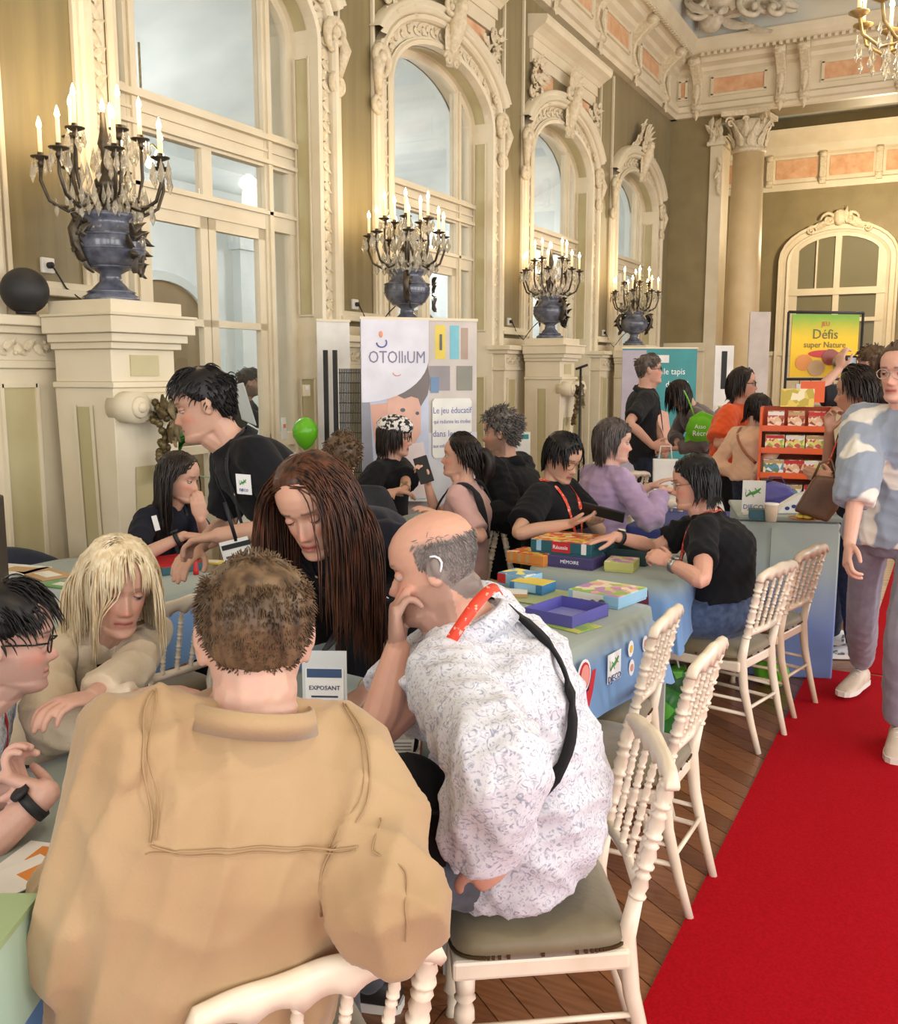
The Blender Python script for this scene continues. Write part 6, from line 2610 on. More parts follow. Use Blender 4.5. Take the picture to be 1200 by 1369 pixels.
# --- man with glasses, hands clasped
F = make_person(dict(label='dark-haired man with glasses clasping his hands on the table', head=U(8, 851, 2.02), face=(318, -8, 0), torso=306, pz=.50, s=1.0, seed=13, bulk=1.02,
                     vox=.0038, skin=(214, 170, 154), gaze=-.4, lid=.1, brow=(34, 26, 24), stubble=((110, 88, 80), .4),
                     armR=dict(hand=U(62, 1060, 1.78), pole=(.75, -.4, -.75), dir=U(5, 1038, 1.82) - U(62, 1060, 1.78), palm=-ray(30, 1050) * .3 + V(-.2, .5, .3), curl=1.25, thumb=.15),
                     armL=dict(hand=U(-22, 1068, 1.86), pole=(-.6, -.2, -1), dir=U(40, 1052, 1.84) - U(-22, 1068, 1.86), palm=(.1, -.8, -.3), curl=1.1, thumb=.1),
                     top=dict(name='flecked_shirt', mat=FLORALW, ease=.018, sleeve=.36, sleeve_r=1.12, hem=-.06, wr=.0045), bottom=dict(mat=DENIM)))
do_hair(F, 'side', BLACKH, n=800, rad=.0022, length=.055, seed=7, part=.25, shell=.008)
glasses(F, mat('black_acetate', (20, 18, 20), .25), .024, .018, .0021)
lanyard(F, mat('crimson_lanyard', (196, 30, 44), .6), .45, .018, badge=False)
watch(F, 1, BLACK, BLACK)

# --- standing man in black reaching over the long table
F = make_person(dict(label='short-haired person in a black polo standing and reaching to the red-lined box', head=U(272, 541, 3.05), face=(130, -14, 2), torso=150, pelvis=(-1.83, 2.62, .88), s=.96, seed=15, 
                     vox=.0042, skin=(200, 156, 134), gaze=-.6, lid=.0, brow=(34, 28, 26), roundback=.03, neck=.9,
                     armL=dict(hand=U(292, 716, 2.80), pole=(.6, .1, -.5), dir=U(258, 722, 2.84) - U(292, 716, 2.80), palm=(0, 0, -1), curl=.55), armR=dict(hand=U(262, 735, 3.2), pole=(-.4, .6, -.6), curl=.4),
                     top=dict(name='black_polo', mat=BLACKC, ease=.016, sleeve=.40, hem=-.08, wr=.0045, collar=(.022, .035, .55)), bottom=dict(mat=BLACKC),
                     legs='stand', feet=((-1.98, 2.50, 0), (-1.85, 2.78, 0)), legyaw=120))
do_hair(F, 'side', BLACKH, n=700, rad=.0026, length=.05, seed=9, part=-.2, shell=.010)
lanyard(F, LANY_BLK, .50, .020, badge=False)
c = F['bvh'].find_nearest(Vector(F['L'](U(311, 655, 2.9))))
n = unit(np.array(c[1]) + 0.9 * unit(-ray(313, 655))); c = np.array(c[0]) + n * .012
xa = unit(np.cross(V(0, 0, 1), n)); ya = np.cross(n, xa); R = np.stack([xa, ya, n], 1)
b = MB().box(c + n * .006, (.06, .062, .002), R=R).build('chest_label', WHITE, F['root'])
lizard(b, R, c + n * .0085 + ya * .006, .016)
text('lettering', 'DJECO', .012, BLUEP, b, c + n * .0085 - ya * .018, R)
# badge swinging from the lanyard
bd = empty('name_badge', U(316, 737, 2.7), math.radians(205), 'badge card dangling behind the beige-jacket man', 'badge')
Rb = roty(.25)
MB().box((0, 0, 0), (.085, .003, .07), R=Rb).build('card', BADGE, bd)
MB().box((0, .0025, .018), (.085, .001, .014), R=Rb).build('header', BLACK, bd)
MB().box((0, .0025, -.012), (.06, .001, .006), R=Rb).build('print_line', BADGE_INK, bd)
MB().tube([V(0, 0, .03), V(.03, 0, .14)], .006, 5).build('cord', LANY_BLK, bd)
# ---------------------------------------------------------------- the people further down the hall
LAV = fabric('lavender_knit', (176, 152, 186), (164, 140, 176), scale=20, bump=.15, bscale=260)
ORANGE = fabric('orange_cotton', (226, 92, 40), (210, 78, 32))
PEACH = fabric('peach_cotton', (230, 190, 160), (220, 178, 148))
PINKC = fabric('dusty_pink_cotton', (208, 170, 164), (198, 156, 152))
TAUPE = fabric('taupe_jacket', (104, 92, 88), (90, 80, 78))
CHAR = fabric('charcoal_cotton', (40, 41, 44), (31, 32, 35))
GLSB = mat('thin_black_frame', (24, 20, 20), .3)
GLSG = mat('thin_gold_frame', (150, 120, 70), .3, .6)

# seated woman beside the pedestal, smiling, hand at her chin
F = make_person(dict(label='long dark-haired woman in black seated beside the cream pedestal', head=U(240, 637, 4.5), face=(286, -14, 0), torso=280, pz=.50, s=.98, fem=True, seed=21, vox=.005, skin=(206, 160, 138),
                     gaze=-.4, armL=dict(hand=U(268, 694, 4.3), pole=(.2, .5, -1), dir=(.0, -.2, 1), palm=(-.6, .5, .2), curl=.9), armR=dict(hand=U(246, 716, 4.2), pole=(-.4, -.8, -.6), curl=.3, dir=(.7, .2, 0)),
                     top=dict(mat=NAVYC, ease=.014, sleeve=.42), bottom=dict(mat=BLACKC)))
do_hair(F, 'long', DARKH, n=500, rad=.0042, length=.34, seed=3, part=.0, shell=.008, tuck=True)
lanyard(F, LANY_BLK, .45, .018, badge=False)
watch(F, 1, BLACK, BLACK)
n0 = F['bvh'].find_nearest(Vector(F['L'](U(246, 690, 4.3))))
c, n = np.array(n0[0]), np.array(n0[1]); xa = unit(np.cross(V(0, 0, 1), n)); R = np.stack([xa, np.cross(n, xa), n], 1)
MB().box(c + n * .006, (.04, .07, .002), R=R).build('chest_label', WHITE, F['root'])

# waiter-like man in a dark suit in the gallery, white cloth over his arm
F = make_person(dict(label='man in a dark suit beyond the glass door carrying a white cloth', head=U(333, 511, 8.6), face=(320, -5, 0), torso=300, pz=.90, legs='stand', s=1.0, seed=22, vox=.008, skin=(196, 150, 126), brow=(30, 24, 22), stubble=((40, 32, 30), .7),
                     armL=dict(hand=U(322, 548, 8.45), pole=(.5, .5, -.6), curl=.6), top=dict(name='suit_jacket', mat=CHAR, ease=.024, sleeve=.97, hem=-.25), bottom=dict(mat=CHAR)))
do_hair(F, 'side', BLACKH, n=250, rad=.004, length=.05, seed=4, part=.1, shell=.01)
nap = empty('folded_cloth', U(333, 545, 8.35), math.radians(200), 'white cloth over the arm of the suited man', 'cloth')
mb = MB()
mb.prism([(-.06, -.16), (.09, -.10), (.12, .20), (.05, .22)], .02, RY, (0, 0, 0))
mb.build('cloth_fold', WHITE, nap, .006)

# woman with a printed bandana behind the game table
F = make_person(dict(label='woman with glasses and a black and white bandana at the game table', head=U(528, 583, 6.0), face=(292, -6, 0), torso=275, pz=.50, s=1.04, fem=True, seed=23, vox=.0055, skin=(214, 164, 142),
                     gaze=-.1, armR=dict(hand=U(522, 658, 5.6), pole=(-.3, -.8, -.8), dir=(.5, .5, 0), curl=.5), armL=dict(hand=U(541, 654, 5.65), pole=(.4, .8, -.8), dir=(-.2, -.7, 0), curl=.6),
                     top=dict(mat=BLACKC, ease=.02, sleeve=.5, sleeve_r=1.25, collar=(.02, .03, .6)), bottom=dict(mat=BLACKC)))
do_hair(F, 'long', DARKH, n=320, rad=.0055, length=.16, seed=5, part=.0, shell=.008)
watch(F, -1, mat('cream_strap', (214, 196, 150), .5), GOLD)
glasses(F, GLSB, .024, .02, .0022)
BAND = mat('bandana_print', (226, 220, 216), .8, rgb2=(36, 32, 34), scale=42, detail=2, lo=.48, hi=.54)
mb = MB()
rows = []
for z_, k in ((.034, 1.0), (.05, 1.05), (.075, 1.05), (.10, .86), (.118, .55), (.126, .1)):
    rows.append([F['Hc'] + F['Rh'] @ (V(.088 * k * math.cos(a), -.008 + .108 * k * math.sin(a), z_ + .006 * math.sin(5 * a)) * F['hs']) for a in np.linspace(0, 2 * PI, 24, endpoint=False)])
mb.grid(rows, cv=True, cap=True)
mb.build('bandana', BAND, F['root'])

# woman with a ponytail, black backpack over pink, holding a phone
F = make_person(dict(label='woman with a dark ponytail and black backpack straps over pink', head=U(615, 609, 5.1), face=(112, 2, 0), torso=100, pz=.50, s=.97, fem=True, seed=24, vox=.0055, skin=(216, 166, 142),
                     gaze=.0, armR=dict(hand=U(572, 650, 5.05), pole=(0, .6, -1), dir=(-.2, 0, .8), palm=(-.3, -.6, .2), curl=.9), armL=dict(hand=U(590, 690, 4.8), pole=(.5, -.5, -.6), curl=.4),
                     top=dict(mat=PINKC, ease=.014, sleeve=.45), bottom=dict(mat=DDENIM)))
do_hair(F, 'back', DARKH, n=420, rad=.0045, length=.12, seed=6, shell=.009)
mb = MB()
R_, H_ = F['Rh'], F['Hc']
limb(mb, [H_ + R_ @ (V(*q) * F['hs']) for q in ((0, -.09, .03), (0, -.14, .02), (0, -.165, -.03), (0, -.16, -.10), (0, -.15, -.15))], [.018, .028, .034, .03, .008], 10)
mb.build('ponytail', DARKH, F['root'])
P_, up_, lat_, fwd_, Nb_, Ls_ = F['P'], F['up'], F['lat'], F['fwd'], F['Nb'], F['Ls']
for sd in (-1, 1):
    st = [P_ - fwd_ * .15 + up_ * Ls_ * .45 + lat_ * sd * .10, Nb_ - up_ * .03 - fwd_ * .10 + lat_ * sd * .10, Nb_ - up_ * .0 + lat_ * sd * .10 + fwd_ * .03, P_ + up_ * Ls_ * .7 + fwd_ * .14 + lat_ * sd * .11, P_ + up_ * Ls_ * .4 + fwd_ * .10 + lat_ * sd * .16]
    ribbon(F['bvh'], [F['L'](q) for q in st], .045, .008, 6, .006).build('backpack_strap', CHAR, F['root'])
ph = empty('phone', U(566, 628, 5.0), 0, 'black phone held up by the woman with the ponytail', 'phone')
R = rotz(math.radians(200)) @ rotx(.5) @ roty(.35)
MB().box((0, 0, 0), (.075, .009, .155), R=R).build('case', BLACK, ph, .003)
MB().box(R @ V(0, -.006, 0), (.068, .001, .145), R=R).build('screen', mat('dark_screen', (30, 32, 40), .1), ph)

# curly grey-haired man in a black hooded top
F = make_person(dict(label='curly grey-haired man in a black hooded top', head=U(668, 578, 5.5), face=(106, -4, 0), torso=88, pz=.52, s=1.02, seed=25, vox=.0055, skin=(206, 158, 134), bulk=1.1, roundback=.04, stubble=((70, 62, 58), .5),
                     armR=dict(hand=U(640, 672, 5.3), pole=(-.2, .7, -1)), armL=dict(hand=U(632, 685, 5.15), pole=(.4, -.4, -.8)),
                     top=dict(name='hooded_top', mat=BLACKC, ease=.035, sleeve=.95, hem=-.15, wr=.006, collar=(.03, .06, .3)), bottom=dict(mat=BLACKC)))
do_hair(F, 'curly', GREYH, n=650, rad=.0042, length=.055, seed=8, shell=.014)

# person with lanyard and tablet
F = make_person(dict(label='short-haired person with glasses and red lanyard reading a tablet', head=U(752, 611, 4.85), face=(252, -24, 0), torso=268, pz=.50, s=1.02, fem=True, seed=26, vox=.005, skin=(212, 166, 142), shw=1.08, bulk=1.08,
                     gaze=-.7, lid=.0, armR=dict(hand=U(762, 700, 4.5), pole=(-.4, -.8, -.5), dir=U(800, 688, 4.45) - U(762, 700, 4.5), palm=(0, 0, 1), curl=.35), armL=dict(hand=U(790, 698, 4.7), pole=(.5, .6, -.8), dir=(.3, -.4, .1), palm=(0, 0, 1), curl=.4),
                     top=dict(mat=BLACKC, ease=.02, sleeve=.40, sleeve_r=1.15), bottom=dict(mat=CHAR)))
do_hair(F, 'bob', BLACKH, n=700, rad=.0042, length=.085, seed=9, part=.2, shell=.012)
glasses(F, GLSG, .026, .021, .0016)
lanyard(F, LANY_RED, .38, .020, badge=False)
tb = empty('tablet', U(806, 685, 4.42), 0, 'black tablet held by the short-haired lanyard wearer', 'tablet')
R = rotz(math.radians(20)) @ rotx(math.radians(-28)) @ roty(.25)
MB().box((0, 0, 0), (.20, .13, .010), R=R).build('case', BLACK, tb, .003)
MB().box(R @ V(0, 0, .006), (.185, .115, .001), R=R).build('screen', MATS.get('dark_screen'), tb)

# woman in a lavender jumper, seen from behind
F = make_person(dict(label='grey-haired woman in a lavender jumper', head=U(820, 589, 5.2), face=(-64, -6, 0), torso=-40, pz=.50, s=1.0, fem=True, seed=27, vox=.0055, skin=(218, 172, 152), bulk=1.08, roundback=.03,
                     armR=dict(hand=U(885, 655, 5.1), pole=(.2, -.8, -.7), dir=(.9, .3, 0), curl=.4), armL=dict(hand=U(870, 650, 5.5), pole=(-.2, .6, -.9), curl=.4),
                     top=dict(name='jumper', mat=LAV, ease=.018, sleeve=.93, wr=.0055), bottom=dict(mat=DDENIM)))
do_hair(F, 'bob', HAIRMAT('greying_brown_hair', (92, 82, 78), (56, 50, 48)), n=700, rad=.004, length=.13, seed=10, part=.0, shell=.012, fringe=False, tuck=True)

# man in a black polo standing beside the teal banner
F = make_person(dict(label='grey-haired man in a black polo standing by the teal banner', head=U(868, 494, 7.8), face=(-66, 4, 0), torso=-70, pelvis=(-2.31, 7.83, .94), legs='stand', s=1.03, seed=28, vox=.0065, skin=(214, 164, 142),
                     armR=dict(hand=U(872, 596, 7.55), pole=(-.2, -.6, -.4), dir=(.6, .2, -.1), palm=(-.2, .6, 0), curl=.8), armL=dict(hand=U(885, 592, 7.85), pole=(-.1, .7, -.5), curl=.7),
                     top=dict(name='polo', mat=CHAR, ease=.018, sleeve=.42, hem=-.12, collar=(.03, .035, .5)), bottom=dict(mat=DDENIM)))
do_hair(F, 'side', HAIRMAT('pepper_hair', (104, 92, 84), (70, 62, 58)), n=420, rad=.0035, length=.035, seed=11, shell=.008)
glasses(F, GLSB, .022, .018, .002)
lanyard(F, LANY_BLK, .35, .02, badge=True)

# visitor bending over, with a green tote bag on the back
F = make_person(dict(label='dark-haired visitor bending over with a green tote bag', head=U(908, 527, 8.0), face=(120, -40, 0), torso=110, pelvis=U(945, 600, 8.15), legs='stand', s=.97, fem=True, seed=29, vox=.0075, skin=(206, 160, 138), noeyes=True,
                     feet=(V(*U(940, 600, 8.15)[:2], 0) + V(0, .1, 0), V(*U(955, 600, 8.15)[:2], 0) - V(0, .1, 0)),
                     armR=dict(hand=U(905, 590, 8.0), pole=(-.5, .3, -.8)), armL=dict(hand=U(900, 600, 7.8), pole=(.3, -.5, -.8)),
                     top=dict(name='jacket', mat=TAUPE, ease=.028, sleeve=.93, hem=-.12, wr=.006), bottom=dict(mat=BLACKC)))
do_hair(F, 'long', DARKH, n=260, rad=.006, length=.22, seed=12, shell=.01)
tote = empty('tote_bag', U(936, 572, 7.75), math.radians(15), 'bright green tote bag with white print on the bending visitor', 'bag')
mb = MB()
mb.prism([(-.13, -.13), (.14, -.12), (.10, .10), (.0, .14), (-.09, .08)], .05, RY, (0, 0, 0))
mb.ell((0, -.03, -.01), (.12, .07, .11), None, 16, 10)
GRN = fabric('lime_cloth', (110, 190, 40), (98, 174, 32))
bm_ = remesh(mb, .009, 5, 'bag_body'); add_obj('bag_body', bm_, GRN, tote)
MB().tube([(-.05, -.03, .09), (-.10, .0, .22), (-.14, .06, .30)], .012, 6, rad2=.004).build('strap', GRN, tote)
text('lettering', 'Asso', .05, WHITE, tote, (-.005, -.105, .015), RY, sx=.9)
text('lettering', 'Récré', .06, WHITE, tote, (.0, -.105, -.04), RY, sx=.9)

# woman in an orange tee by the white panel
F = make_person(dict(label='dark-haired woman in an orange tee standing by the game rack', head=U(993, 513, 7.1), face=(-78, 2, 0), torso=-100, pelvis=(-1.50, 7.45, .90), legs='stand', s=.98, fem=True, seed=30, vox=.0065, skin=(206, 156, 132), bulk=1.08,
                     armR=dict(hand=U(1000, 572, 6.85), pole=(-.2, -.6, -.8), dir=(.7, .1, .1), curl=.5), armL=dict(hand=U(1003, 538, 7.2), pole=(.2, .5, -.9), dir=(0, 0, 1), curl=.8),
                     top=dict(mat=ORANGE, ease=.03, sleeve=.46, sleeve_r=1.2, hem=-.12), bottom=dict(mat=BLACKC)))
do_hair(F, 'bob', DARKH, n=420, rad=.005, length=.16, seed=13, shell=.012, fringe=False, tuck=True)
glasses(F, GLSB, .022, .018, .0025)

# visitor in a peach top with a cross-body strap, back turned
F = make_person(dict(label='dark-haired visitor in a peach top facing the game rack', head=U(1014, 547, 6.68), face=(-40, -8, 0), torso=-25, pelvis=U(1006, 637, 6.68), legs='stand', s=.88, fem=True, seed=31, vox=.0075, skin=(206, 160, 140), noeyes=True,
                     armR=dict(hand=U(1008, 640, 6.5), pole=(.2, -.8, -.4)), armL=dict(hand=U(992, 638, 6.7), pole=(-.6, 0, -.4)),
                     top=dict(mat=PEACH, ease=.02, sleeve=.9, hem=-.1), bottom=dict(mat=DDENIM)))
do_hair(F, 'bob', DARKH, n=350, rad=.0055, length=.14, seed=14, shell=.012)
P_, up_, lat_, fwd_, Nb_, Ls_ = F['P'], F['up'], F['lat'], F['fwd'], F['Nb'], F['Ls']
ribbon(F['bvh'], [F['L'](q) for q in (Nb_ - lat_ * .09, Nb_ - lat_ * .06 - fwd_ * .1 - up_ * .06, P_ + up_ * Ls_ * .5 - fwd_ * .16 + lat_ * .03, P_ + up_ * Ls_ * .2 - fwd_ * .12 + lat_ * .13)], .02, .006, 6).build('bag_strap', fabric('tan_strap', (170, 110, 80)), F['root'])

# seated woman in a black tee stretching one arm across the table
F = make_person(dict(label='woman in a black tee and jeans stretching her arm across the table', head=U(928, 644, 4.2), face=(106, -10, 0), torso=97, pelvis=(-.86, 4.22, .53), s=1.0, fem=True, seed=32, vox=.0042, skin=(218, 164, 142), bulk=1.16, gaze=-.4, lid=.1, roundback=.05, tl=.5,
                     armR=dict(hand=U(822, 717, 4.25), pole=(-.2, .5, -.7), dir=U(795, 722, 4.25) - U(822, 717, 4.25), palm=(0, 0, -1), curl=.3), armL=dict(hand=U(893, 752, 3.93), elbow=U(938, 775, 3.80), dir=U(873, 742, 3.98) - U(893, 752, 3.93), palm=(-.3, .6, -.4), curl=1.0),
                     top=dict(mat=BLACKC, ease=.014, sleeve=.42, hem=.15, wr=.0055, vox=.0075), bottom=dict(mat=DENIM, name='jeans'), legyaw=97))
do_hair(F, 'bob', BLACKH, n=800, rad=.0036, length=.17, seed=15, part=.0, shell=.010, fringe=False, tuck=True)
glasses(F, GLSG, .022, .018, .0016)
lanyard(F, LANY_RED, .45, .018, badge=False)
watch(F, 1, BLACK, mat('pale_dial', (210, 206, 190), .3))
watch(F, -1, mat('steel_bracelet', (150, 150, 150), .3, .8), mat('steel_dial', (130, 130, 130), .3, .6))

# woman in jeans with pulled-back hair, arms folded
F = make_person(dict(label='woman in dark jeans with pulled-back hair and red lanyard, arms folded', head=U(1143, 524, 4.95), face=(84, -4, 0), torso=92, pelvis=(-.42, 5.47, .92), legs='stand', s=1.0, fem=True, seed=33, vox=.0048, skin=(200, 148, 122), bulk=1.08,
                     feet=(tuple(G(1112, 862)[:2]) + (0.006,), tuple(G(1140, 880)[:2]) + (0.006,)), legyaw=98,
                     armR=dict(hand=U(1108, 575, 5.0), pole=(-.2, .4, -1), dir=(0, -.1, 1), palm=(.4, -.4, 0), curl=.9), armL=dict(hand=U(1112, 642, 4.75), elbow=U(1150, 640, 4.68), dir=U(1080, 632, 4.8) - U(1112, 642, 4.75), palm=(-.3, .8, 0), curl=.45),
                     top=dict(mat=BLACKC, ease=.012, sleeve=.12, hem=-.02), bottom=dict(mat=DDENIM, name='jeans'), shoes=mat('grey_white_trainer', (206, 204, 200), .6, rgb2=(90, 90, 92), scale=22, lo=.55, hi=.6)))
do_hair(F, 'back', DARKH, n=600, rad=.0042, length=.13, seed=16, shell=.014)
mb = MB(); mb.ell(F['Hc'] + F['Rh'] @ (V(0, -.125, -.03) * F['hs']), V(.055, .055, .06), None, 14, 10); mb.build('hair_bun', DARKH, F['root'])
lanyard(F, LANY_RED, .45, .02, badge=False)
watch(F, -1, BLACK, BLACK, .02)
hb = empty('handbag', U(1093, 665, 4.75), math.radians(8), 'brown leather handbag hanging from the folded arms', 'bag')
LEA = mat('brown_leather', (104, 72, 48), .45, rgb2=(78, 52, 34), scale=8, bump=.1, bscale=90)
mb = MB(); mb.prism([(-.11, -.07), (.05, -.12), (.10, -.04), (.09, .10), (-.02, .11)], .09, RY, (0, .045, 0))
bm_ = remesh(mb, .008, 6, 'bag_body'); add_obj('bag_body', bm_, LEA, hb)
MB().tube([(-.03, 0, .09), (-.0, 0, .17), (.05, 0, .19), (.085, 0, .08)], .007, 6).build('strap', LEA, hb)

# woman walking up the carpet in a cloud-print sweater
CLOUD = mat('cloud_knit', (138, 148, 164), .9, rgb2=(222, 216, 206), scale=5.6, detail=1.5, lo=.57, hi=.60, sheen=.3, bump=.15, bscale=240)
LILAC = fabric('grey_lilac_denim', (142, 138, 150), (128, 124, 138), scale=20)
fr, br = G(1195, 1000), G(1140, 935)
ank = fr + V(0.0, .05, .10)
F = make_person(dict(label='woman walking on the carpet in a cloud-print sweater and grey jeans', head=U(1204, 497, 3.98), face=(158, -4, 0), torso=168, pelvis=(-.19, 4.52, .92), legs='stand', s=1.04, fem=True, seed=34, vox=.004, skin=(222, 172, 152), bulk=1.12, gaze=-.1,
                     feet=(tuple(br[:2] + V(.02, .12)) + (0.03,), tuple(fr[:2]) + (0.006,)), legyaw=172,
                     armR=dict(hand=U(1135, 728, 3.85), elbow=U(1148, 632, 3.95), dir=U(1128, 772, 3.8) - U(1135, 728, 3.85), palm=(.6, .3, 0), curl=.7),
                     top=dict(name='sweater', mat=CLOUD, ease=.03, sleeve=.72, sleeve_r=1.22, hem=-.22, wr=.0055, vox=.008), bottom=dict(mat=LILAC, name='jeans', hemz=.06, wide=1.25),
                     shoes=mat('beige_trainer', (214, 196, 178), .7, rgb2=(196, 178, 160), scale=14)))
do_hair(F, 'back', HAIRMAT('light_brown_hair', (112, 90, 74), (84, 66, 54)), n=600, rad=.004, length=.12, seed=17, shell=.008)
glasses(F, mat('clear_frame', (180, 170, 160), .2), .025, .02, .0016)

# photographer holding up a camera near the rack
F = make_person(dict(label='brown-haired photographer raising a camera beside the game poster', head=U(1163, 486, 6.6), face=(70, 6, 0), torso=60, pz=.95, legs='stand', s=1.02, seed=35, vox=.0075, skin=(214, 168, 146), noeyes=True,
                     armR=dict(hand=U(1140, 492, 6.9), pole=(-.3, .3, -1), dir=(-.5, .1, .6), curl=.9), armL=dict(hand=U(1122, 493, 6.5), pole=(-.5, -.3, -1), dir=(0, 0, 1), curl=.9, palm=(.4, .5, 0)),
                     top=dict(mat=CHAR, ease=.02, sleeve=.42), bottom=dict(mat=DDENIM)))
do_hair(F, 'crop', BROWNH, n=500, rad=.0035, length=.03, seed=18, shell=.01)
cm_ = empty('camera', U(1133, 484, 6.6), math.radians(60), 'compact camera held up beside the game poster', 'camera')
MB().box((0, 0, 0), (.13, .06, .09)).build('body', BLACK, cm_, .008)
MB().tube([(0, .02, 0), (0, .10, 0)], [.038, .034], 16).build('lens', mat('grey_lens', (160, 160, 170), .2, .5), cm_)
MB().box((0, -.032, .0), (.09, .003, .06)).build('screen', mat('pale_screen', (190, 200, 210), .2), cm_)

# brown-haired visitor half hidden behind the leaning woman
F = make_person(dict(label='brown-haired visitor seated behind the leaning woman', head=U(458, 612, 4.6), face=(30, -6, 0), torso=40, pz=.50, s=.95, seed=36, vox=.0075, skin=(206, 160, 138), noeyes=True,
                     top=dict(mat=CHAR, ease=.016, sleeve=.45), bottom=dict(mat=DDENIM)))
do_hair(F, 'curly', BROWNH, n=350, rad=.0045, length=.035, seed=19, shell=.012)
# ================================================================ things on the tables
def print_mat(name, cols, scale=18, rough=.4):
    """flat colour patches of a printed cover"""
    m = mat(name, cols[0], rough)
    nt = m.node_tree
    p = nt.nodes['Principled BSDF']
    tc = nt.nodes.new('ShaderNodeTexCoord')
    vo = nt.nodes.new('ShaderNodeTexVoronoi')
    vo.inputs['Scale'].default_value = scale
    nt.links.new(tc.outputs['Object'], vo.inputs['Vector'])
    sp = nt.nodes.new('ShaderNodeSeparateColor')
    nt.links.new(vo.outputs['Color'], sp.inputs[0])
    rp = nt.nodes.new('ShaderNodeValToRGB')
    rp.color_ramp.interpolation = 'CONSTANT'
    e = rp.color_ramp.elements
    e[0].color = lin(*cols[0])
    e[1].position = 1.0 / len(cols)
    e[1].color = lin(*cols[1])
    for i, c in enumerate(cols[2:], 2):
        q = e.new(i / len(cols))
        q.color = lin(*c)
    nt.links.new(sp.outputs[0], rp.inputs[0])
    nt.links.new(rp.outputs[0], p.inputs['Base Color'])
    return m


def pm(name, rgb, rough=.5):
    return mat('card_' + name, rgb, rough, rgb2=tuple(int(c * .93) for c in rgb), scale=5)


def game_box(loc, size, rz, side, top, label, bands=(), txt=None, tcol=None, group='game boxes on the tables'):
    """closed box: lower tray, overlapping lid with printed top; bands = (x0, x1, material) on the -y side"""
    w, d, h = size
    o = empty('game_box', loc, math.radians(rz), label, 'box', group)
    MB().box((0, 0, h * .3), (w - .006, d - .006, h * .6)).build('tray', side, o)
    lid = MB().box((0, 0, h * .58), (w, d, h * .82)).build('lid', side, o, .0015)
    MB().box((0, 0, h + .0005 - .005), (w - .004, d - .004, .012)).build('printed_top', top, lid)
    for x0, x1, m_ in bands:
        MB().box(((x0 + x1) / 2 * w, -d / 2 - .0006, h * .58), ((x1 - x0) * w, .0012, h * .8)).build('printed_band', m_, lid)
    if txt:
        text('lettering', txt, h * .42, tcol or WHITE, lid, (0, -d / 2 - .002, h * .56), RY)
    return o


def open_tray(loc, size, rz, m_, label, inner=None, group='open box trays on the tables'):
    w, d, h = size
    t = .004
    o = empty('box_tray', loc, math.radians(rz), label, 'box', group)
    MB().box((0, 0, t / 2), (w, d, t)).build('base', inner or m_, o)
    for x, y, a, b in ((0, -d / 2 + t / 2, w, t), (0, d / 2 - t / 2, w, t), (-w / 2 + t / 2, 0, t, d - 2 * t), (w / 2 - t / 2, 0, t, d - 2 * t)):
        MB().box((x, y, h / 2), (a, b, h)).build('side', m_, o)
    return o


def on(px, py, z):
    p = G(px, py, z)
    return (p[0], p[1], z)


TOP = TZ + .003
PK = print_mat('print_pink_green', [(232, 170, 176), (206, 214, 120), (240, 226, 196), (190, 140, 190), (150, 190, 90)], 26)
PY = print_mat('print_orange_food', [(236, 190, 80), (214, 90, 50), (240, 222, 190), (200, 140, 60), (190, 60, 40)], 34)
PGN = print_mat('print_lawn', [(140, 176, 62), (160, 190, 80), (120, 160, 52), (200, 200, 90)], 20)
PBL = print_mat('print_sky', [(120, 180, 220), (240, 226, 120), (90, 150, 200), (236, 240, 240)], 24)
TEAL = pm('teal', (38, 92, 104))
DTEAL = pm('dark_teal', (34, 58, 60))
VIO = pm('violet', (92, 88, 168))
VIO2 = pm('violet_dark', (70, 62, 110))
ORG = pm('orange', (222, 140, 62))
REDC = pm('red', (200, 40, 44))
LBL = pm('light_blue', (150, 196, 224))
WHC = pm('white', (236, 234, 228))
YLW = pm('yellow', (232, 206, 84))
GRC = pm('green', (112, 168, 96))
DKG = pm('dark_green', (40, 56, 50))
KRAFT = pm('kraft', (196, 160, 112))

# front table: cards, booklet, papers
for i, (px, py, rz, lb) in enumerate(((378, 950, 10, 'dark green playing card nearest the beige-jacket man'), (405, 955, 14, 'middle dark green playing card in the row'), (436, 962, 18, 'dark green playing card by the outstretched hand'))):
    o = empty('playing_card', on(px, py, TOP), math.radians(rz), lb, 'card', 'dark cards laid in a row')
    MB().box((0, 0, .001), (.062, .088, .0016)).build('card_back', DKG, o)
    MB().box((0, 0, .002), (.026, .036, .001)).build('motif', KRAFT, o)
o = empty('rule_book', on(505, 1012, TOP), math.radians(28), 'open white rule book with a red-brown edge before the bald man', 'book')
MB().box((0, 0, .005), (.20, .15, .008)).build('cover', pm('redbrown', (150, 70, 56)), o)
pg = MB().box((0, 0, .0105), (.19, .145, .004)).build('pages', WHC, o)
for k in range(6):
    MB().box((0, .05 - .02 * k, .0128), (.15, .006, .0006)).build('print_line', pm('greyink', (130, 130, 134)), pg)
o = empty('paper_sheet', on(478, 985, TOP), math.radians(40), 'grey game sheet under the rule book', 'paper')
MB().box((0, 0, .001), (.24, .17, .002)).build('sheet', pm('palegrey', (196, 198, 194)), o)
for px, py, rz, lb in ((42, 1150, 15, 'white instruction card beside the beige sleeve'), (30, 1172, -8, 'white folded sheet beside the pale green carton')):
    o = empty('paper_sheet', on(px, py, TOP + (.004 if px < 35 else 0)), math.radians(rz), lb, 'paper')
    MB().box((0, 0, .0012), (.09, .12, .002)).build('sheet', WHC, o)
    MB().box((.01, .02, .0026), (.04, .05, .0008)).build('picture', ORG, o)

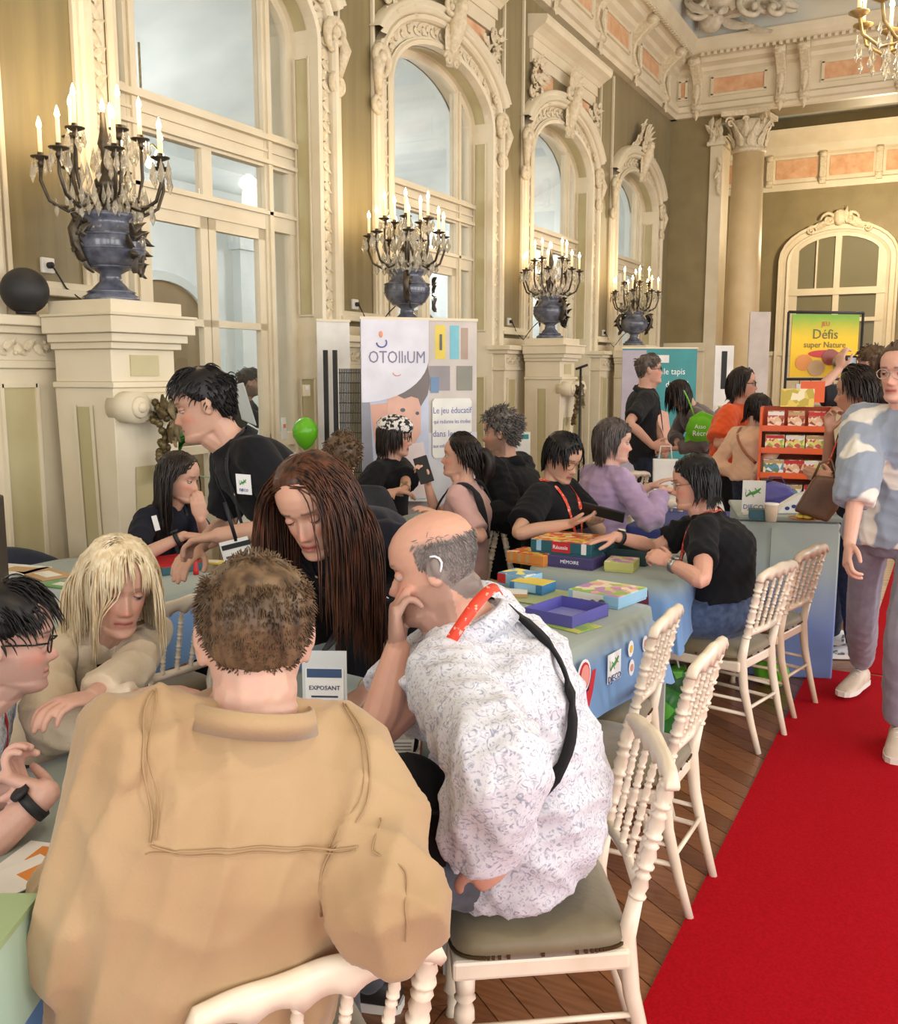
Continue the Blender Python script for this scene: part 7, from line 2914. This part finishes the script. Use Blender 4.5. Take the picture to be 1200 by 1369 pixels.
# second table
open_tray(on(757, 826, TOP), (.20, .24, .045), -12, VIO, 'open violet box tray with dark pieces', pm('violet_pale', (140, 146, 210)))
for k, (dx, dy) in enumerate(((-.02, .03), (.02, .035), (.05, .05))):
    q = on(780, 815, TOP + .004)
    o = empty('game_piece', (q[0] + dx, q[1] + dy, TOP + .006), 0, 'round dark green game piece in the violet tray', 'game piece', 'pieces in the violet tray')
    mb = MB(); mb.lathe([(.012, 0), (.016, .006), (.016, .018), (.011, .026), (.004, .03)], n=12); mb.build('piece', DKG, o)
game_box(on(812, 802, TOP), (.22, .22, .045), -12, LBL, PK, 'light blue game box with pink and green patterned lid', ((-.4, .2, WHC),))
o = empty('game_board', on(762, 836, TOP), math.radians(-18), 'lime green lawn-printed game board', 'board')
MB().box((0, 0, .0015), (.17, .13, .003)).build('board', PGN, o)
o = empty('game_board', on(728, 798, TOP), math.radians(-6), 'large pale green game board beside the violet tray', 'board')
MB().box((0, 0, .0015), (.26, .26, .003)).build('board', pm('palegreen', (176, 190, 140)), o)
b_ = on(712, 790, TOP + .004)
game_box((b_[0], b_[1], b_[2]), (.15, .11, .04), -8, pm('blue', (56, 120, 170)), YLW, 'blue and yellow small game box', ((-.35, .3, LBL),))
game_box((b_[0] - .10, b_[1] + .10, TOP), (.14, .12, .05), -14, LBL, PBL, 'sky blue small game box with red corner', ((-.5, -.2, REDC),))
game_box((b_[0] - .05, b_[1] - .10, TOP), (.13, .09, .018), 20, KRAFT, WHC, 'flat orange-brown card box')

# third table
c0 = on(768, 757, TOP)
game_box((c0[0], c0[1] + .02, TOP), (.22, .16, .05), -2, VIO2, pm('plum', (86, 76, 120)), 'dark violet game box under the large teal box', (), 'MÉMOIRE', WHITE)
game_box((c0[0] + .21, c0[1] + .03, TOP), (.13, .14, .045), 6, pm('lime', (190, 190, 110)), PK, 'yellow-green game box with a notched lid')
game_box((c0[0] - .20, c0[1] + .0, TOP), (.20, .15, .05), -10, ORG, PY, 'orange game box at the table corner', ((-.42, -.34, KRAFT), (-.2, -.12, KRAFT), (.02, .1, KRAFT)))
game_box((c0[0] - .05, c0[1] + .10, TOP + .052), (.30, .26, .06), -4, TEAL, PY, 'large teal game box with a red label', ((-.14, .16, REDC), (-.40, -.32, LBL), (.34, .42, WHC)), 'Réussis', WHITE)
open_tray((c0[0] + .19, c0[1] + .25, TOP), (.20, .22, .07), -2, DTEAL, 'open dark teal box tray beside the large teal box')
o = empty('paper_sheet', on(862, 748, TOP), math.radians(20), 'white sheet under the hands of the woman in the black tee', 'paper')
MB().box((0, 0, .001), (.30, .21, .002)).build('sheet', WHC, o)
o = empty('game_board', on(865, 726, TOP), math.radians(8), 'green edged board under the stretched arm', 'board')
MB().box((0, 0, .002), (.26, .20, .004)).build('board', GRC, o)

# long table by the wall
game_box(on(228, 760, TOP), (.26, .20, .035), -20, TEAL, REDC, 'flat teal game box with a red inside')
o = empty('game_piece', on(262, 768, TOP), 0, 'slim red and white piece beside the red-lined box', 'game piece')
MB().lathe([(.012, 0), (.012, .02), (.008, .05), (.006, .06)], n=10).build('piece', REDC, o)
for px, py, rz, w, d, m_, lb in ((20, 762, 10, .25, .18, WHC, 'crumpled white paper near the navy chair'), (60, 768, -15, .26, .14, KRAFT, 'pale kraft leaflet near the navy chair'), (80, 782, 5, .14, .10, GRC, 'green card by the blonde hair'), (282, 752, 12, .12, .08, YLW, 'yellow card under the reaching hand')):
    o = empty('leaflet', on(px, py, TOP), math.radians(rz), lb, 'paper')
    MB().box((0, 0, .003), (w, d, .005)).build('sheet', m_, o)
    MB().box((w * .1, 0, .006), (w * .5, d * .5, .001)).build('picture', WHC if m_ is not WHC else KRAFT, o)

# game table of the bandana woman
for px, py, w, d, m_, lb in ((552, 668, .30, .20, WHC, 'white leaflet in front of the bandana woman'), (560, 664, .16, .10, VIO2, 'dark booklet in front of the bandana woman')):
    o = empty('leaflet', on(px, py, TZ + (.006 if m_ is VIO2 else .002)), math.radians(20), lb, 'paper')
    MB().box((0, 0, .003), (w, d, .006)).build('sheet', m_, o)
    MB().box((0, 0, .0065), (w * .6, d * .5, .001)).build('picture', LBL, o)
game_box(on(536, 672, TZ + .003), (.06, .05, .04), 10, pm('hotpink', (236, 110, 120)), WHC, 'small pink box by the bandana woman')

# counter
cz = CH_ + .002
sg = empty('shop_sign', on(1006, 688, cz), math.radians(12), 'white counter sign with a green lizard and blue letters', 'sign')
MB().box((0, 0, .095), (.115, .006, .17)).build('panel', WHC, sg)
MB().box((0, .02, .004), (.10, .07, .008)).build('foot', WHC, sg)
lizard(sg, RY, V(0, -.0045, .115), .042)
text('lettering', 'DJECO', .034, BLUEP, sg, (0, -.0045, .04), RY)
vb = empty('violet_bag', on(1036, 678, cz), math.radians(15), 'violet-blue fabric bag on the draped counter', 'bag')
mb = MB(); mb.ell((0, .06, .06), (.11, .08, .075), None, 16, 10); mb.box((0, .06, .045), (.19, .13, .08))
bm_ = remesh(mb, .009, 5, 'bag_body'); wrinkle(bm_, .004, 9); add_obj('bag_body', bm_, VIO, vb)
MB().tube([(-.05, .06, .125), (-.03, .06, .16), (.03, .06, .16), (.05, .06, .125)], .005, 6).build('handle', VIO2, vb)
game_box(on(1014, 694, cz), (.10, .08, .05), 12, TEAL, DTEAL, 'teal box at the foot of the counter sign')
cp = empty('paper_cup', on(1030, 697, cz), 0, 'cream paper cup on the draped counter', 'cup')
mb = MB(); mb.lathe([(.026, 0), (.035, .085), (.036, .088), (.033, .086), (.025, .006)], n=20); mb.build('cup', pm('cream', (232, 214, 184)), cp)
MB().lathe([(.0345, .082), (.037, .085), (.037, .09), (.0345, .092)], n=20).build('rim', WHC, cp)
pb = empty('paper_bag', on(1056, 686, cz), math.radians(30), 'white paper bag with blue print on the draped counter', 'bag')
mb = MB(); mb.prism([(-.09, 0), (.07, 0), (.10, .12), (.03, .10), (-.05, .05)], .06, RY, (0, .03, 0)); mb.build('bag', WHC, pb, .006)
for k in range(3):
    decal(pb, 'printed_mark', oval(-.03 + .035 * k, .03 + .01 * k, .013, .010, 10), BLUEP, RY, (0, -.0305, 0))
pl = empty('snack_tray', on(1076, 695, cz), 0, 'orange-brown snack plate on the draped counter', 'plate')
mb = MB(); mb.lathe([(.05, 0), (.08, .008), (.085, .012), (.05, .006)], n=24); mb.build('plate', pm('brownorange', (190, 130, 70)), pl)
for k in range(5):
    MB().ell((.03 * math.cos(k * 1.3), .03 * math.sin(k * 1.3), .02), (.022, .018, .012)).build('biscuit', YLW, pl)

# ================================================================ banners, rack and the rest along the wall
def banner(cx, cy, w, h, rz, m_, label):
    b = empty('roll_up_banner', (cx, cy, 0), math.radians(rz), label, 'banner')
    MB().box((0, 0, .03), (w + .03, .12, .06)).build('base', mat('brushed_alu', (170, 170, 172), .35, .7), b, .01, 2)
    MB().box((0, 0, .06 + (h - .06) / 2), (w, .004, h - .06)).build('print_sheet', m_, b)
    MB().box((0, 0, h + .008), (w + .01, .022, .018)).build('top_bar', mat('cream_alu', (222, 208, 178), .4), b)
    MB().tube([(0, .03, .05), (0, .03, h)], .009, 8).build('support_pole', MATS['brushed_alu'], b)
    return b


GREYL = pm('banner_grey', (206, 206, 216))
SKINP = pm('print_skin', (226, 176, 156))
p0, p1 = U(481, 421, 6.25), U(637, 435, 6.55)
hB = 0.5 * (p0[2] + p1[2])
ang = math.atan2(p1[1] - p0[1], p1[0] - p0[0])
wB = float(np.hypot(*(p1 - p0)[:2]))
bn = banner((p0[0] + p1[0]) / 2, (p0[1] + p1[1]) / 2, wB, hB, math.degrees(ang), GREYL, 'white roll-up banner for an educational game with a child in the picture')


def bq(u, v, poly=None):
    """banner coords: u 0..1 from the left, v 0..1 from the top"""
    return (u - .5) * wB, hB - (v * .78 if v < .75 else .585 + (v - .75) * 1.66) * hB


def bpoly(pts):
    return [bq(u, v) for u, v in pts]


lay = [0]


def bdec(pts, m_, name='printed_patch'):
    lay[0] += 1
    q = bpoly(pts)
    ar = sum(q[i][0] * q[(i + 1) % len(q)][1] - q[(i + 1) % len(q)][0] * q[i][1] for i in range(len(q)))
    if ar < 0:
        q = q[::-1]
    return decal(bn, name, q, m_, RY, (0, -.0022 - .0008 * lay[0], 0), .0006)


LILW = pm('banner_lilac_white', (226, 224, 234))
bdec([(.57, .0), (1, .0), (1, .5), (.57, .5)], pm('shelf_beige', (206, 196, 188)))
for u0, u1, v0, v1, c in ((.63, .72, .02, .17, YLW), (.76, .84, .02, .17, pm('cyan', (120, 190, 204))), (.86, .92, .03, .17, pm('tanprint', (176, 150, 132))), (.58, .76, .20, .31, pm('mauvegrey', (150, 142, 146))), (.82, .96, .20, .31, pm('sagegrey', (140, 138, 126))), (.67, .69, .06, .13, pm('slate', (90, 92, 104))), (.59, .66, .25, .32, pm('steelblue', (110, 140, 176)))):
    bdec([(u0, v0), (u1, v0), (u1, v1), (u0, v1)], c)
bdec([(.57, .5), (1, .5), (1, 1), (.57, 1)], pm('banner_pale', (214, 214, 222)))
bdec([(.0, .3), (.57, .3), (.57, 1), (.0, 1)], pm('blurblue', (196, 202, 222)))
# child: face, hair, shirt
bdec([(.0, .36), (.07, .36), (.10, .70), (.0, .95)], pm('grey_arm', (150, 150, 160)))
bdec([(.07, .37), (.24, .36), (.24, .6), (.12, .6)], pm('arm_skin', (222, 168, 148)))
bdec([(.22, .34), (.40, .30), (.50, .36), (.50, .50), (.42, .57), (.28, .56), (.21, .46)], SKINP)
bdec([(.30, .33), (.56, .17), (.58, .27), (.56, .33), (.50, .38), (.48, .345), (.42, .335), (.36, .345)], pm('print_hair', (118, 106, 104)))
bdec(oval(.345, .395, .022, .009, 10), pm('slate', (90, 92, 104)))
bdec(oval(.47, .41, .016, .008, 10), pm('slate', (90, 92, 104)))
bdec([(.18, .56), (.52, .54), (.58, .72), (.58, 1), (.1, 1)], pm('print_shirt', (232, 214, 212)))
# white swoosh carrying the name
sw_ = [(.0, .0), (.57, .0), (.57, .16)] + [(.57 * math.cos(a) * 1.0, .16 + .20 * math.sin(a)) for a in np.linspace(.1, PI / 2, 12)]
bdec(sw_, LILW)
bdec([(.60, .36), (.62, .345), (.93, .345), (.95, .36), (.95, .60), (.93, .615), (.62, .615), (.60, .60)], WHC)
INK = mat('print_grey_ink', (128, 124, 148), .6)
INKP = mat('print_violet_ink', (106, 100, 168), .6)
zt = -.0022 - .0008 * (lay[0] + 2)


def btext(s_, u, v, size, m_, sx=1.0):
    x, z = bq(u, v)
    text('lettering', s_, size, m_, bn, (x, zt, z), RY, sx=sx)


btext('OTOllıUM', .30, .165, .115, INK, .80)
mb = MB()
x, z = bq(.17, .10)
mb.tube([(x + .035 * math.cos(a), zt, z + .03 * math.sin(a)) for a in np.linspace(PI, 2.2 * PI, 10)], .005, 5)
mb.build('logo_mark', INKP, bn)
mb = MB()
mb.ell((x - .005, zt, z + .055), (.014, .002, .022)); mb.build('logo_mark', mat('print_salmon', (226, 150, 120), .6), bn)
mb = MB(); x, z = bq(.30, .23)
mb.tube([(x + .03 * math.cos(a), zt, z + .02 * math.sin(a)) for a in np.linspace(PI, 1.8 * PI, 8)], .003, 5)
mb.build('logo_mark', MATS['print_salmon'], bn)
btext('Le jeu éducatif', .775, .40, .062, INKP, .78)
btext('qui redonne les étoiles', .775, .45, .040, INKP, .74)
btext('dans les yeux', .775, .505, .064, INKP, .84)
btext('aux enfants qui entendent', .775, .56, .036, INKP, .74)

# white roll-up seen edge-on and black wire grid beside it
p = U(445, 430, 7.0)
b2 = banner(p[0], p[1], .27, p[2], 62, WHC, 'plain white roll-up banner standing beside the black wire grid')
gp = empty('wire_grid_panel', (U(462, 470, 6.75)[0], U(462, 470, 6.75)[1], 0), math.radians(18), 'black wire grid display panel between the two banners', 'display panel')
BLK = mat('black_powder_coat', (26, 26, 28), .5)
hg = U(462, 468, 6.75)[2]
for x in (-.15, -.08):
    MB().box((x, 0, hg / 2), (.028, .03, hg)).build('upright', BLK, gp)
for k in range(24):
    MB().box((-.05 + .0125 * k, .01, (hg - .12) / 2), (.007, .007, hg - .14)).build('wire', BLK, gp)
for k in range(22):
    MB().box((.09, .017, .1 + k * (hg - .26) / 21), (.30, .006, .006)).build('cross_wire', BLK, gp)
bl = empty('green_balloon', U(408, 578, 6.6), 0, 'lime green balloon beside the glass door', 'balloon')
MB().lathe([(.004, -.125), (.012, -.12), (.05, -.09), (.085, -.03), (.09, .02), (.07, .07), (.03, .10), (.004, .106)], n=24).build('skin', mat('lime_latex', (106, 190, 40), .25), bl)
MB().tube([(0, 0, -.125), (.01, .0, -.4), (0, 0, -U(408, 578, 6.6)[2] + .01)], .003, 5).build('string', WHITE, bl)

# teal banner far off
p0, p1 = U(832, 466, 11.2), U(932, 466, 11.3)
hT = float(p0[2])
wT = float(np.hypot(*(p1 - p0)[:2]))
TEALB = pm('banner_teal', (48, 142, 146))
bt_ = banner((p0[0] + p1[0]) / 2, (p0[1] + p1[1]) / 2, wT, hT, math.degrees(math.atan2(p1[1] - p0[1], p1[0] - p0[0])), TEALB, 'teal and grey roll-up banner for a play mat')
MB().box((-wT * .34, -.003, hT * .53), (wT * .32, .002, hT * .92)).build('grey_half', pm('banner_mauve', (176, 168, 182)), bt_)
MB().box((.02, -.004, hT - .12), (wT * .20, .002, .09)).build('name_plate', WHC, bt_)
text('lettering', 'le tapis', .105, WHITE, bt_, (.20 * wT, -.005, hT - .27), RY, sx=.9)
text('lettering', 'de jeu !', .105, WHITE, bt_, (.24 * wT, -.005, hT - .42), RY, sx=.9)
decal(bt_, 'printed_child', [(-.10, hT * .35), (.2, hT * .35), (.12, hT * .6), (.0, hT * .62)], SKINP, RY, (0, -.004, 0))

# narrow white panel with printing, beside the orange tee
p = U(968, 462, 8.6)
wp = empty('advertising_board', (p[0], p[1], 0), math.radians(30), 'narrow white poster panel with black heading beside the orange tee', 'panel')
MB().box((0, 0, p[2] / 2), (.17, .03, p[2])).build('board', WHC, wp)
MB().box((0, -.017, p[2] - .22), (.05, .002, .34)).build('heading', BLACK, wp)
MB().box((0, -.017, p[2] - .66), (.14, .002, .24)).build('picture', print_mat('print_collage', [(210, 180, 140), (150, 170, 190), (230, 220, 200), (120, 110, 100)], 16), wp)
p = U(1016, 417, 13.0)
gpn = empty('grey_panel', (p[0], p[1], 0), math.radians(28), 'tall pale grey partition panel near the stone column', 'panel')
MB().box((0, 0, p[2] / 2), (.28, .04, p[2])).build('board', pm('mauve_grey', (196, 184, 176)), gpn)
MB().box((0, 0, .02), (.34, .3, .04)).build('foot', WHC, gpn)

# microphone stand beside the pedestal
p = U(776, 492, 9.2)
ms = empty('microphone_stand', (p[0], p[1], 0), 0, 'black microphone stand next to the cream pedestal', 'stand')
MB().tube([(0, 0, .02), (0, 0, p[2])], .012, 8).build('pole', BLK, ms)
MB().lathe([(.14, 0), (.14, .015), (.03, .03)], n=20).build('base', BLK, ms)
MB().tube([(-.05, 0, p[2] - .01), (.07, 0, p[2] + .03)], .012, 8).build('clip', BLK, ms)
# little table with framed sheets and a basket near the polo man
p = U(695, 600, 6.2)
fs = empty('table_sign', (p[0], p[1], .0), math.radians(20), 'standing white menu sign on its post behind the curly man', 'sign')
MB().box((0, 0, p[2]), (.13, .01, .22)).build('sheet', WHC, fs)
MB().box((0, -.006, p[2] + .08), (.11, .002, .03)).build('heading', TEALB, fs)
MB().box((0, .01, p[2] / 2 - .05), (.02, .01, p[2] - .1)).build('post', WHC, fs)
MB().box((0, .01, .01), (.2, .2, .02)).build('foot', WHC, fs)

# plant behind the seated woman
p = U(232, 600, 5.6)
pt = empty('potted_plant', (p[0], p[1], 0), 0, 'leafy green plant in a pale pot by the glass door', 'plant')
MB().lathe([(.10, 0), (.14, .3), (.15, .32), (.13, .31), (.1, .28)], n=20).build('pot', WHC, pt)
LEAFM = mat('leaf_green', (64, 130, 56), .45, rgb2=(44, 100, 40), scale=12)
MB().tube([(0, 0, .25), (.02, 0, .7), (0, .02, p[2])], .012, 6).build('stem', LEAFM, pt)
rr_ = random.Random(6)
for k in range(26):
    mb = MB()
    a = rr_.uniform(0, 6.3)
    R = rotz(a) @ roty(rr_.uniform(-1.1, .2))
    leaf(mb, (0, 0, p[2] - .25 + .012 * k), rr_.uniform(.16, .26), .04, 0, R, .003, -.4)
    mb.build('leaf', LEAFM, pt)

# black globe, socket with lead, speaker at the edge, white plates on the wall
gl = empty('black_globe', V(-4.31, WX(33, 388, -4.31)[1], 1.90), 0, 'matt black globe on the ledge beside the socket', 'globe')
MB().ell((0, 0, .118), (.12, .12, .118), None, 28, 18).build('ball', mat('matt_black_plastic', (34, 33, 34), .6), gl)
MB().lathe([(.05, 0), (.05, .012), (.03, .014)], n=16).build('base', BLACK, gl)
sk_ = [(63, 355, XW + .01, 'white wall socket with a plugged black lead beside the black globe'), (474, 407, XW + .01, 'white wall socket beside the second urn'), (680, 430, XW + .01, 'white wall socket beside the third urn'), (806, 445, XW + .01, 'white wall socket beside the last urn')]
for px, py, X, lb in sk_:
    q = WX(px, py, X)
    so = empty('wall_socket', (XW, q[1], q[2]), 0, lb, 'socket', 'sockets under the wall panels')
    MB().box((.012, 0, 0), (.024, .085, .085)).build('plate', WHC, so, .006, 2)
    MB().tube([(.024, .0, 0), (.05, 0, 0)], .018, 12).build('plug', BLACK, so)
    MB().tube([(.05, 0, 0), (.08, .06, -.12), (.12, .16, -.20), (.20, .24, -.06), (.28, .27, .02)], .005, 6).build('lead', BLACK, so)
for px, py, lb in ((378, 573, 'small white notice on the window post'), (408, 522, 'cream wall thermostat beside the glass door')):
    q = WX(px, py, XW + .02)
    so = empty('wall_plate', (XW + .02, q[1], q[2]), 0, lb, 'plate')
    big = px > 400
    MB().box((.008, 0, 0), (.016, .09 if big else .05, .09 if big else .17)).build('plate', WHC if not big else CREAM, so, .003)
    MB().box((.017, 0, .02), (.002, .04 if big else .03, .03)).build('mark', pm('salmonmark', (220, 130, 100)) if not big else WHC, so)
p = U(-12, 680, 3.6)
spk = empty('loudspeaker', (p[0] - .10, p[1] - .06, 0), math.radians(30), 'brown-black loudspeaker standing against the dado', 'speaker')
MB().box((0, 0, p[2] / 2 + .02), (.24, .24, p[2] + .04)).build('cabinet', mat('dark_brown_wood', (70, 58, 48), .6, rgb2=(58, 48, 40), scale=8), spk, .01, 2)
MB().box((0, -.125, p[2] / 2 + .05), (.2, .01, p[2] * .8)).build('grille', BLK, spk)

# orange game rack with poster
p = U(1062, 600, 6.35)
rk = empty('game_rack', (p[0], p[1], 0), math.radians(8), 'orange shop rack with shelves of game boxes', 'rack')
OR = mat('orange_lacquer', (226, 96, 36), .4, rgb2=(214, 86, 30), scale=3)
RW, RD = .42, .30
zs_ = [float(U(1062, y, 6.2)[2]) for y in (638, 604, 574)]
top_z = float(U(1062, 545, 6.2)[2])
for s_ in (-1, 1):
    MB().box((s_ * (RW / 2 + .008), 0, top_z / 2), (.016, RD, top_z)).build('side_panel', OR, rk)
MB().box((0, RD / 2, top_z / 2), (RW, .01, top_z)).build('back_panel', mat('dark_orange', (160, 70, 40), .6), rk)
levels = [zs_[0] - .33, zs_[0] - .165] + zs_
for z_ in levels:
    MB().box((0, 0, z_ - .008), (RW, RD, .016)).build('shelf', OR, rk)
    MB().box((0, -RD / 2, z_ + .006), (RW, .012, .035)).build('price_rail', OR, rk)
cov = [print_mat('print_games_a', [(226, 190, 150), (190, 90, 60), (240, 220, 200), (150, 70, 50)], 40), print_mat('print_games_b', [(230, 220, 120), (240, 236, 220), (200, 90, 90), (160, 180, 90)], 40), print_mat('print_games_c', [(100, 150, 170), (236, 226, 150), (90, 140, 90), (236, 236, 236)], 40)]
ma = math.radians(8)
shelf_names = ['bottom shelf', 'second shelf', 'third shelf', 'fourth shelf', 'top shelf']
for li, z_ in enumerate(levels):
    nb_ = (3, 3, 3, 3, 3)[li]
    for k in range(nb_):
        w_ = (.115, .115, .13, .12, .105)[li]
        x = -RW / 2 + .02 + (RW - .04) * (k + .5) / nb_
        h_ = .105 if li < 4 else .115
        lx, ly = x * math.cos(ma) + .055 * math.sin(ma), x * math.sin(ma) - .055 * math.cos(ma)
        bx_ = empty('boxed_game', (p[0] + lx, p[1] + ly, z_), ma, 'small boxed game with a %s title strip on the %s of the orange rack' % (('red', 'white', 'kraft')[(li + k) % 3], shelf_names[li]), 'box', 'boxed games on the orange rack')
        MB().box((0, 0, h_ / 2), (w_, .09, h_)).build('carton', cov[(li + k) % 3 if li < 3 else (0 if li == 4 else 1)], bx_)
        MB().box((0, -.0455, h_ * .86), (w_ * .96, .001, h_ * .2)).build('title_strip', (REDC, WHC, KRAFT)[(li + k) % 3], bx_)
# header card and poster frame
MB().box((0, .05, top_z + .06), (RW * .5, .02, .12)).build('header_card', print_mat('print_header', [(226, 200, 90), (240, 230, 190), (190, 170, 60)], 22), rk)
MB().box((RW * .22, .06, top_z + .10), (RW * .36, .02, .14)).build('header_card', OR, rk)
q0, q1 = U(1054, 417, 6.9), U(1154, 413, 7.0)
w_p = float(np.hypot(*(q1 - q0)[:2]))
zb_ = float(U(1062, 507, 6.9)[2])
pf = empty('game_poster', ((q0[0] + q1[0]) / 2, (q0[1] + q1[1]) / 2, 0), math.atan2(q1[1] - q0[1], q1[0] - q0[0]), 'yellow-green game poster in a black frame above the orange rack', 'poster')
hz = float(q0[2])
for s_ in (-1, 1):
    MB().tube([(s_ * w_p / 2, 0, 0), (s_ * w_p / 2, 0, hz)], .010, 8).build('frame_post', BLK, pf)
    MB().box((s_ * w_p / 2, 0, .01), (.06, .3, .02)).build('foot', BLK, pf)
for z_ in (hz, zb_):
    MB().tube([(-w_p / 2, 0, z_), (w_p / 2, 0, z_)], .010, 8).build('frame_bar', BLK, pf)
PSTR = cloth_mat('poster_print', (122, 168, 60), (236, 190, 40), zb_ + .25, hz)
MB().box((0, 0, (hz + zb_) / 2), (w_p * .9, .006, hz - zb_ - .03)).build('poster', PSTR, pf)
GRYT = mat('print_dark_olive', (96, 92, 60), .6)
text('lettering', 'Défis', .10, GRYT, pf, (0, -.006, hz - .16), RY)
text('lettering', 'super Nature', .062, GRYT, pf, (0, -.006, hz - .235), RY)
decal(pf, 'printed_ribbon', oval(0, hz - .30, .13, .028, 16), REDC, RY, (0, -.005, 0))
text('lettering', 'JEU', .045, REDC, pf, (0, -.006, hz - .085), RY)
for k, (x, z_, m_) in enumerate(((-.16, zb_ + .12, ORG), (-.06, zb_ + .08, KRAFT), (.05, zb_ + .16, pm('redbrown', (150, 70, 56))), (.15, zb_ + .1, GRC))):
    decal(pf, 'printed_animal', oval(x, z_, .07, .06, 14), m_, RY, (0, -.005 - .001 * k, 0))
# pink and white packs under the poster
for k in range(4):
    o = empty('hanging_pack', (pf.location.x + (-.18 + .09 * k) * math.cos(pf.rotation_euler.z), pf.location.y + (-.18 + .09 * k) * math.sin(pf.rotation_euler.z) - .02, zb_ - .10), pf.rotation_euler.z, 'small %s blister pack hanging under the game poster' % ('white', 'magenta', 'white', 'slate')[k], 'pack', 'packs hanging under the poster')
    MB().box((0, 0, 0), (.06, .02, .13)).build('pack', (WHC, pm('magenta', (220, 90, 150)), WHC, pm('slategrey', (110, 110, 120)))[k], o)
    MB().tube([(0, 0, .065), (0, 0, .10)], .003, 5).build('hook', BLK, o)

# white carrier bag by the standing visitors, green sack under the second table
tH, clH = make_table(-1.86, 6.72, .50, .46, 10, 'small folding table between the lavender jumper and the orange tee', 'white tablecloth on the small table under the paper carrier bag', .3, WHC, 9)
wbg = empty('carrier_bag', (-1.80, 6.70, TZ + .004), math.radians(20), 'white paper carrier bag beside the green tote', 'bag')
wbg.scale = (1.15, 1.15, 1.15)
mb = MB(); mb.prism([(-.07, 0), (.07, 0), (.08, .22), (-.075, .22)], .07, RY, (0, .035, 0)); mb.build('bag', WHC, wbg, .004)
MB().tube([(-.04, 0, .22), (-.03, 0, .30), (.03, 0, .30), (.04, 0, .22)], .004, 5).build('handle', WHC, wbg)
gs_ = empty('green_sack', tuple(G(890, 975)[:2]) + (0,), math.radians(20), 'green printed carrier sack on the floor under the second table', 'bag')
mb = MB(); mb.prism([(-.10, 0), (.10, 0), (.085, .30), (-.085, .28)], .12, RY, (0, .06, 0)); mb.ell((0, 0, .12), (.11, .075, .11))
bm_ = remesh(mb, .01, 5, 'sack_body'); wrinkle(bm_, .005, 3); add_obj('sack_body', bm_, print_mat('print_green_sack', [(60, 140, 50), (40, 110, 40), (90, 170, 60), (30, 80, 36)], 14), gs_)
MB().tube([(-.05, 0, .28), (-.03, 0, .36), (.03, 0, .36), (.05, 0, .28)], .005, 5).build('handle', WHITE, gs_)
g2 = empty('green_sack', tuple(G(1030, 915)[:2]) + (0,), math.radians(-20), 'small green sack on the floor behind the white chair with painted pinkish light', 'bag')
mb = MB(); mb.ell((0, 0, .07), (.10, .06, .08)); bm_ = remesh(mb, .01, 4, 'sack_body'); wrinkle(bm_, .006, 8); add_obj('sack_body', bm_, GRN, g2)
MB().tube([(-.03, 0, .13), (0, 0, .18), (.03, 0, .13)], .004, 5).build('handle', GRN, g2)
bpy.data.scenes.remove(TMP)
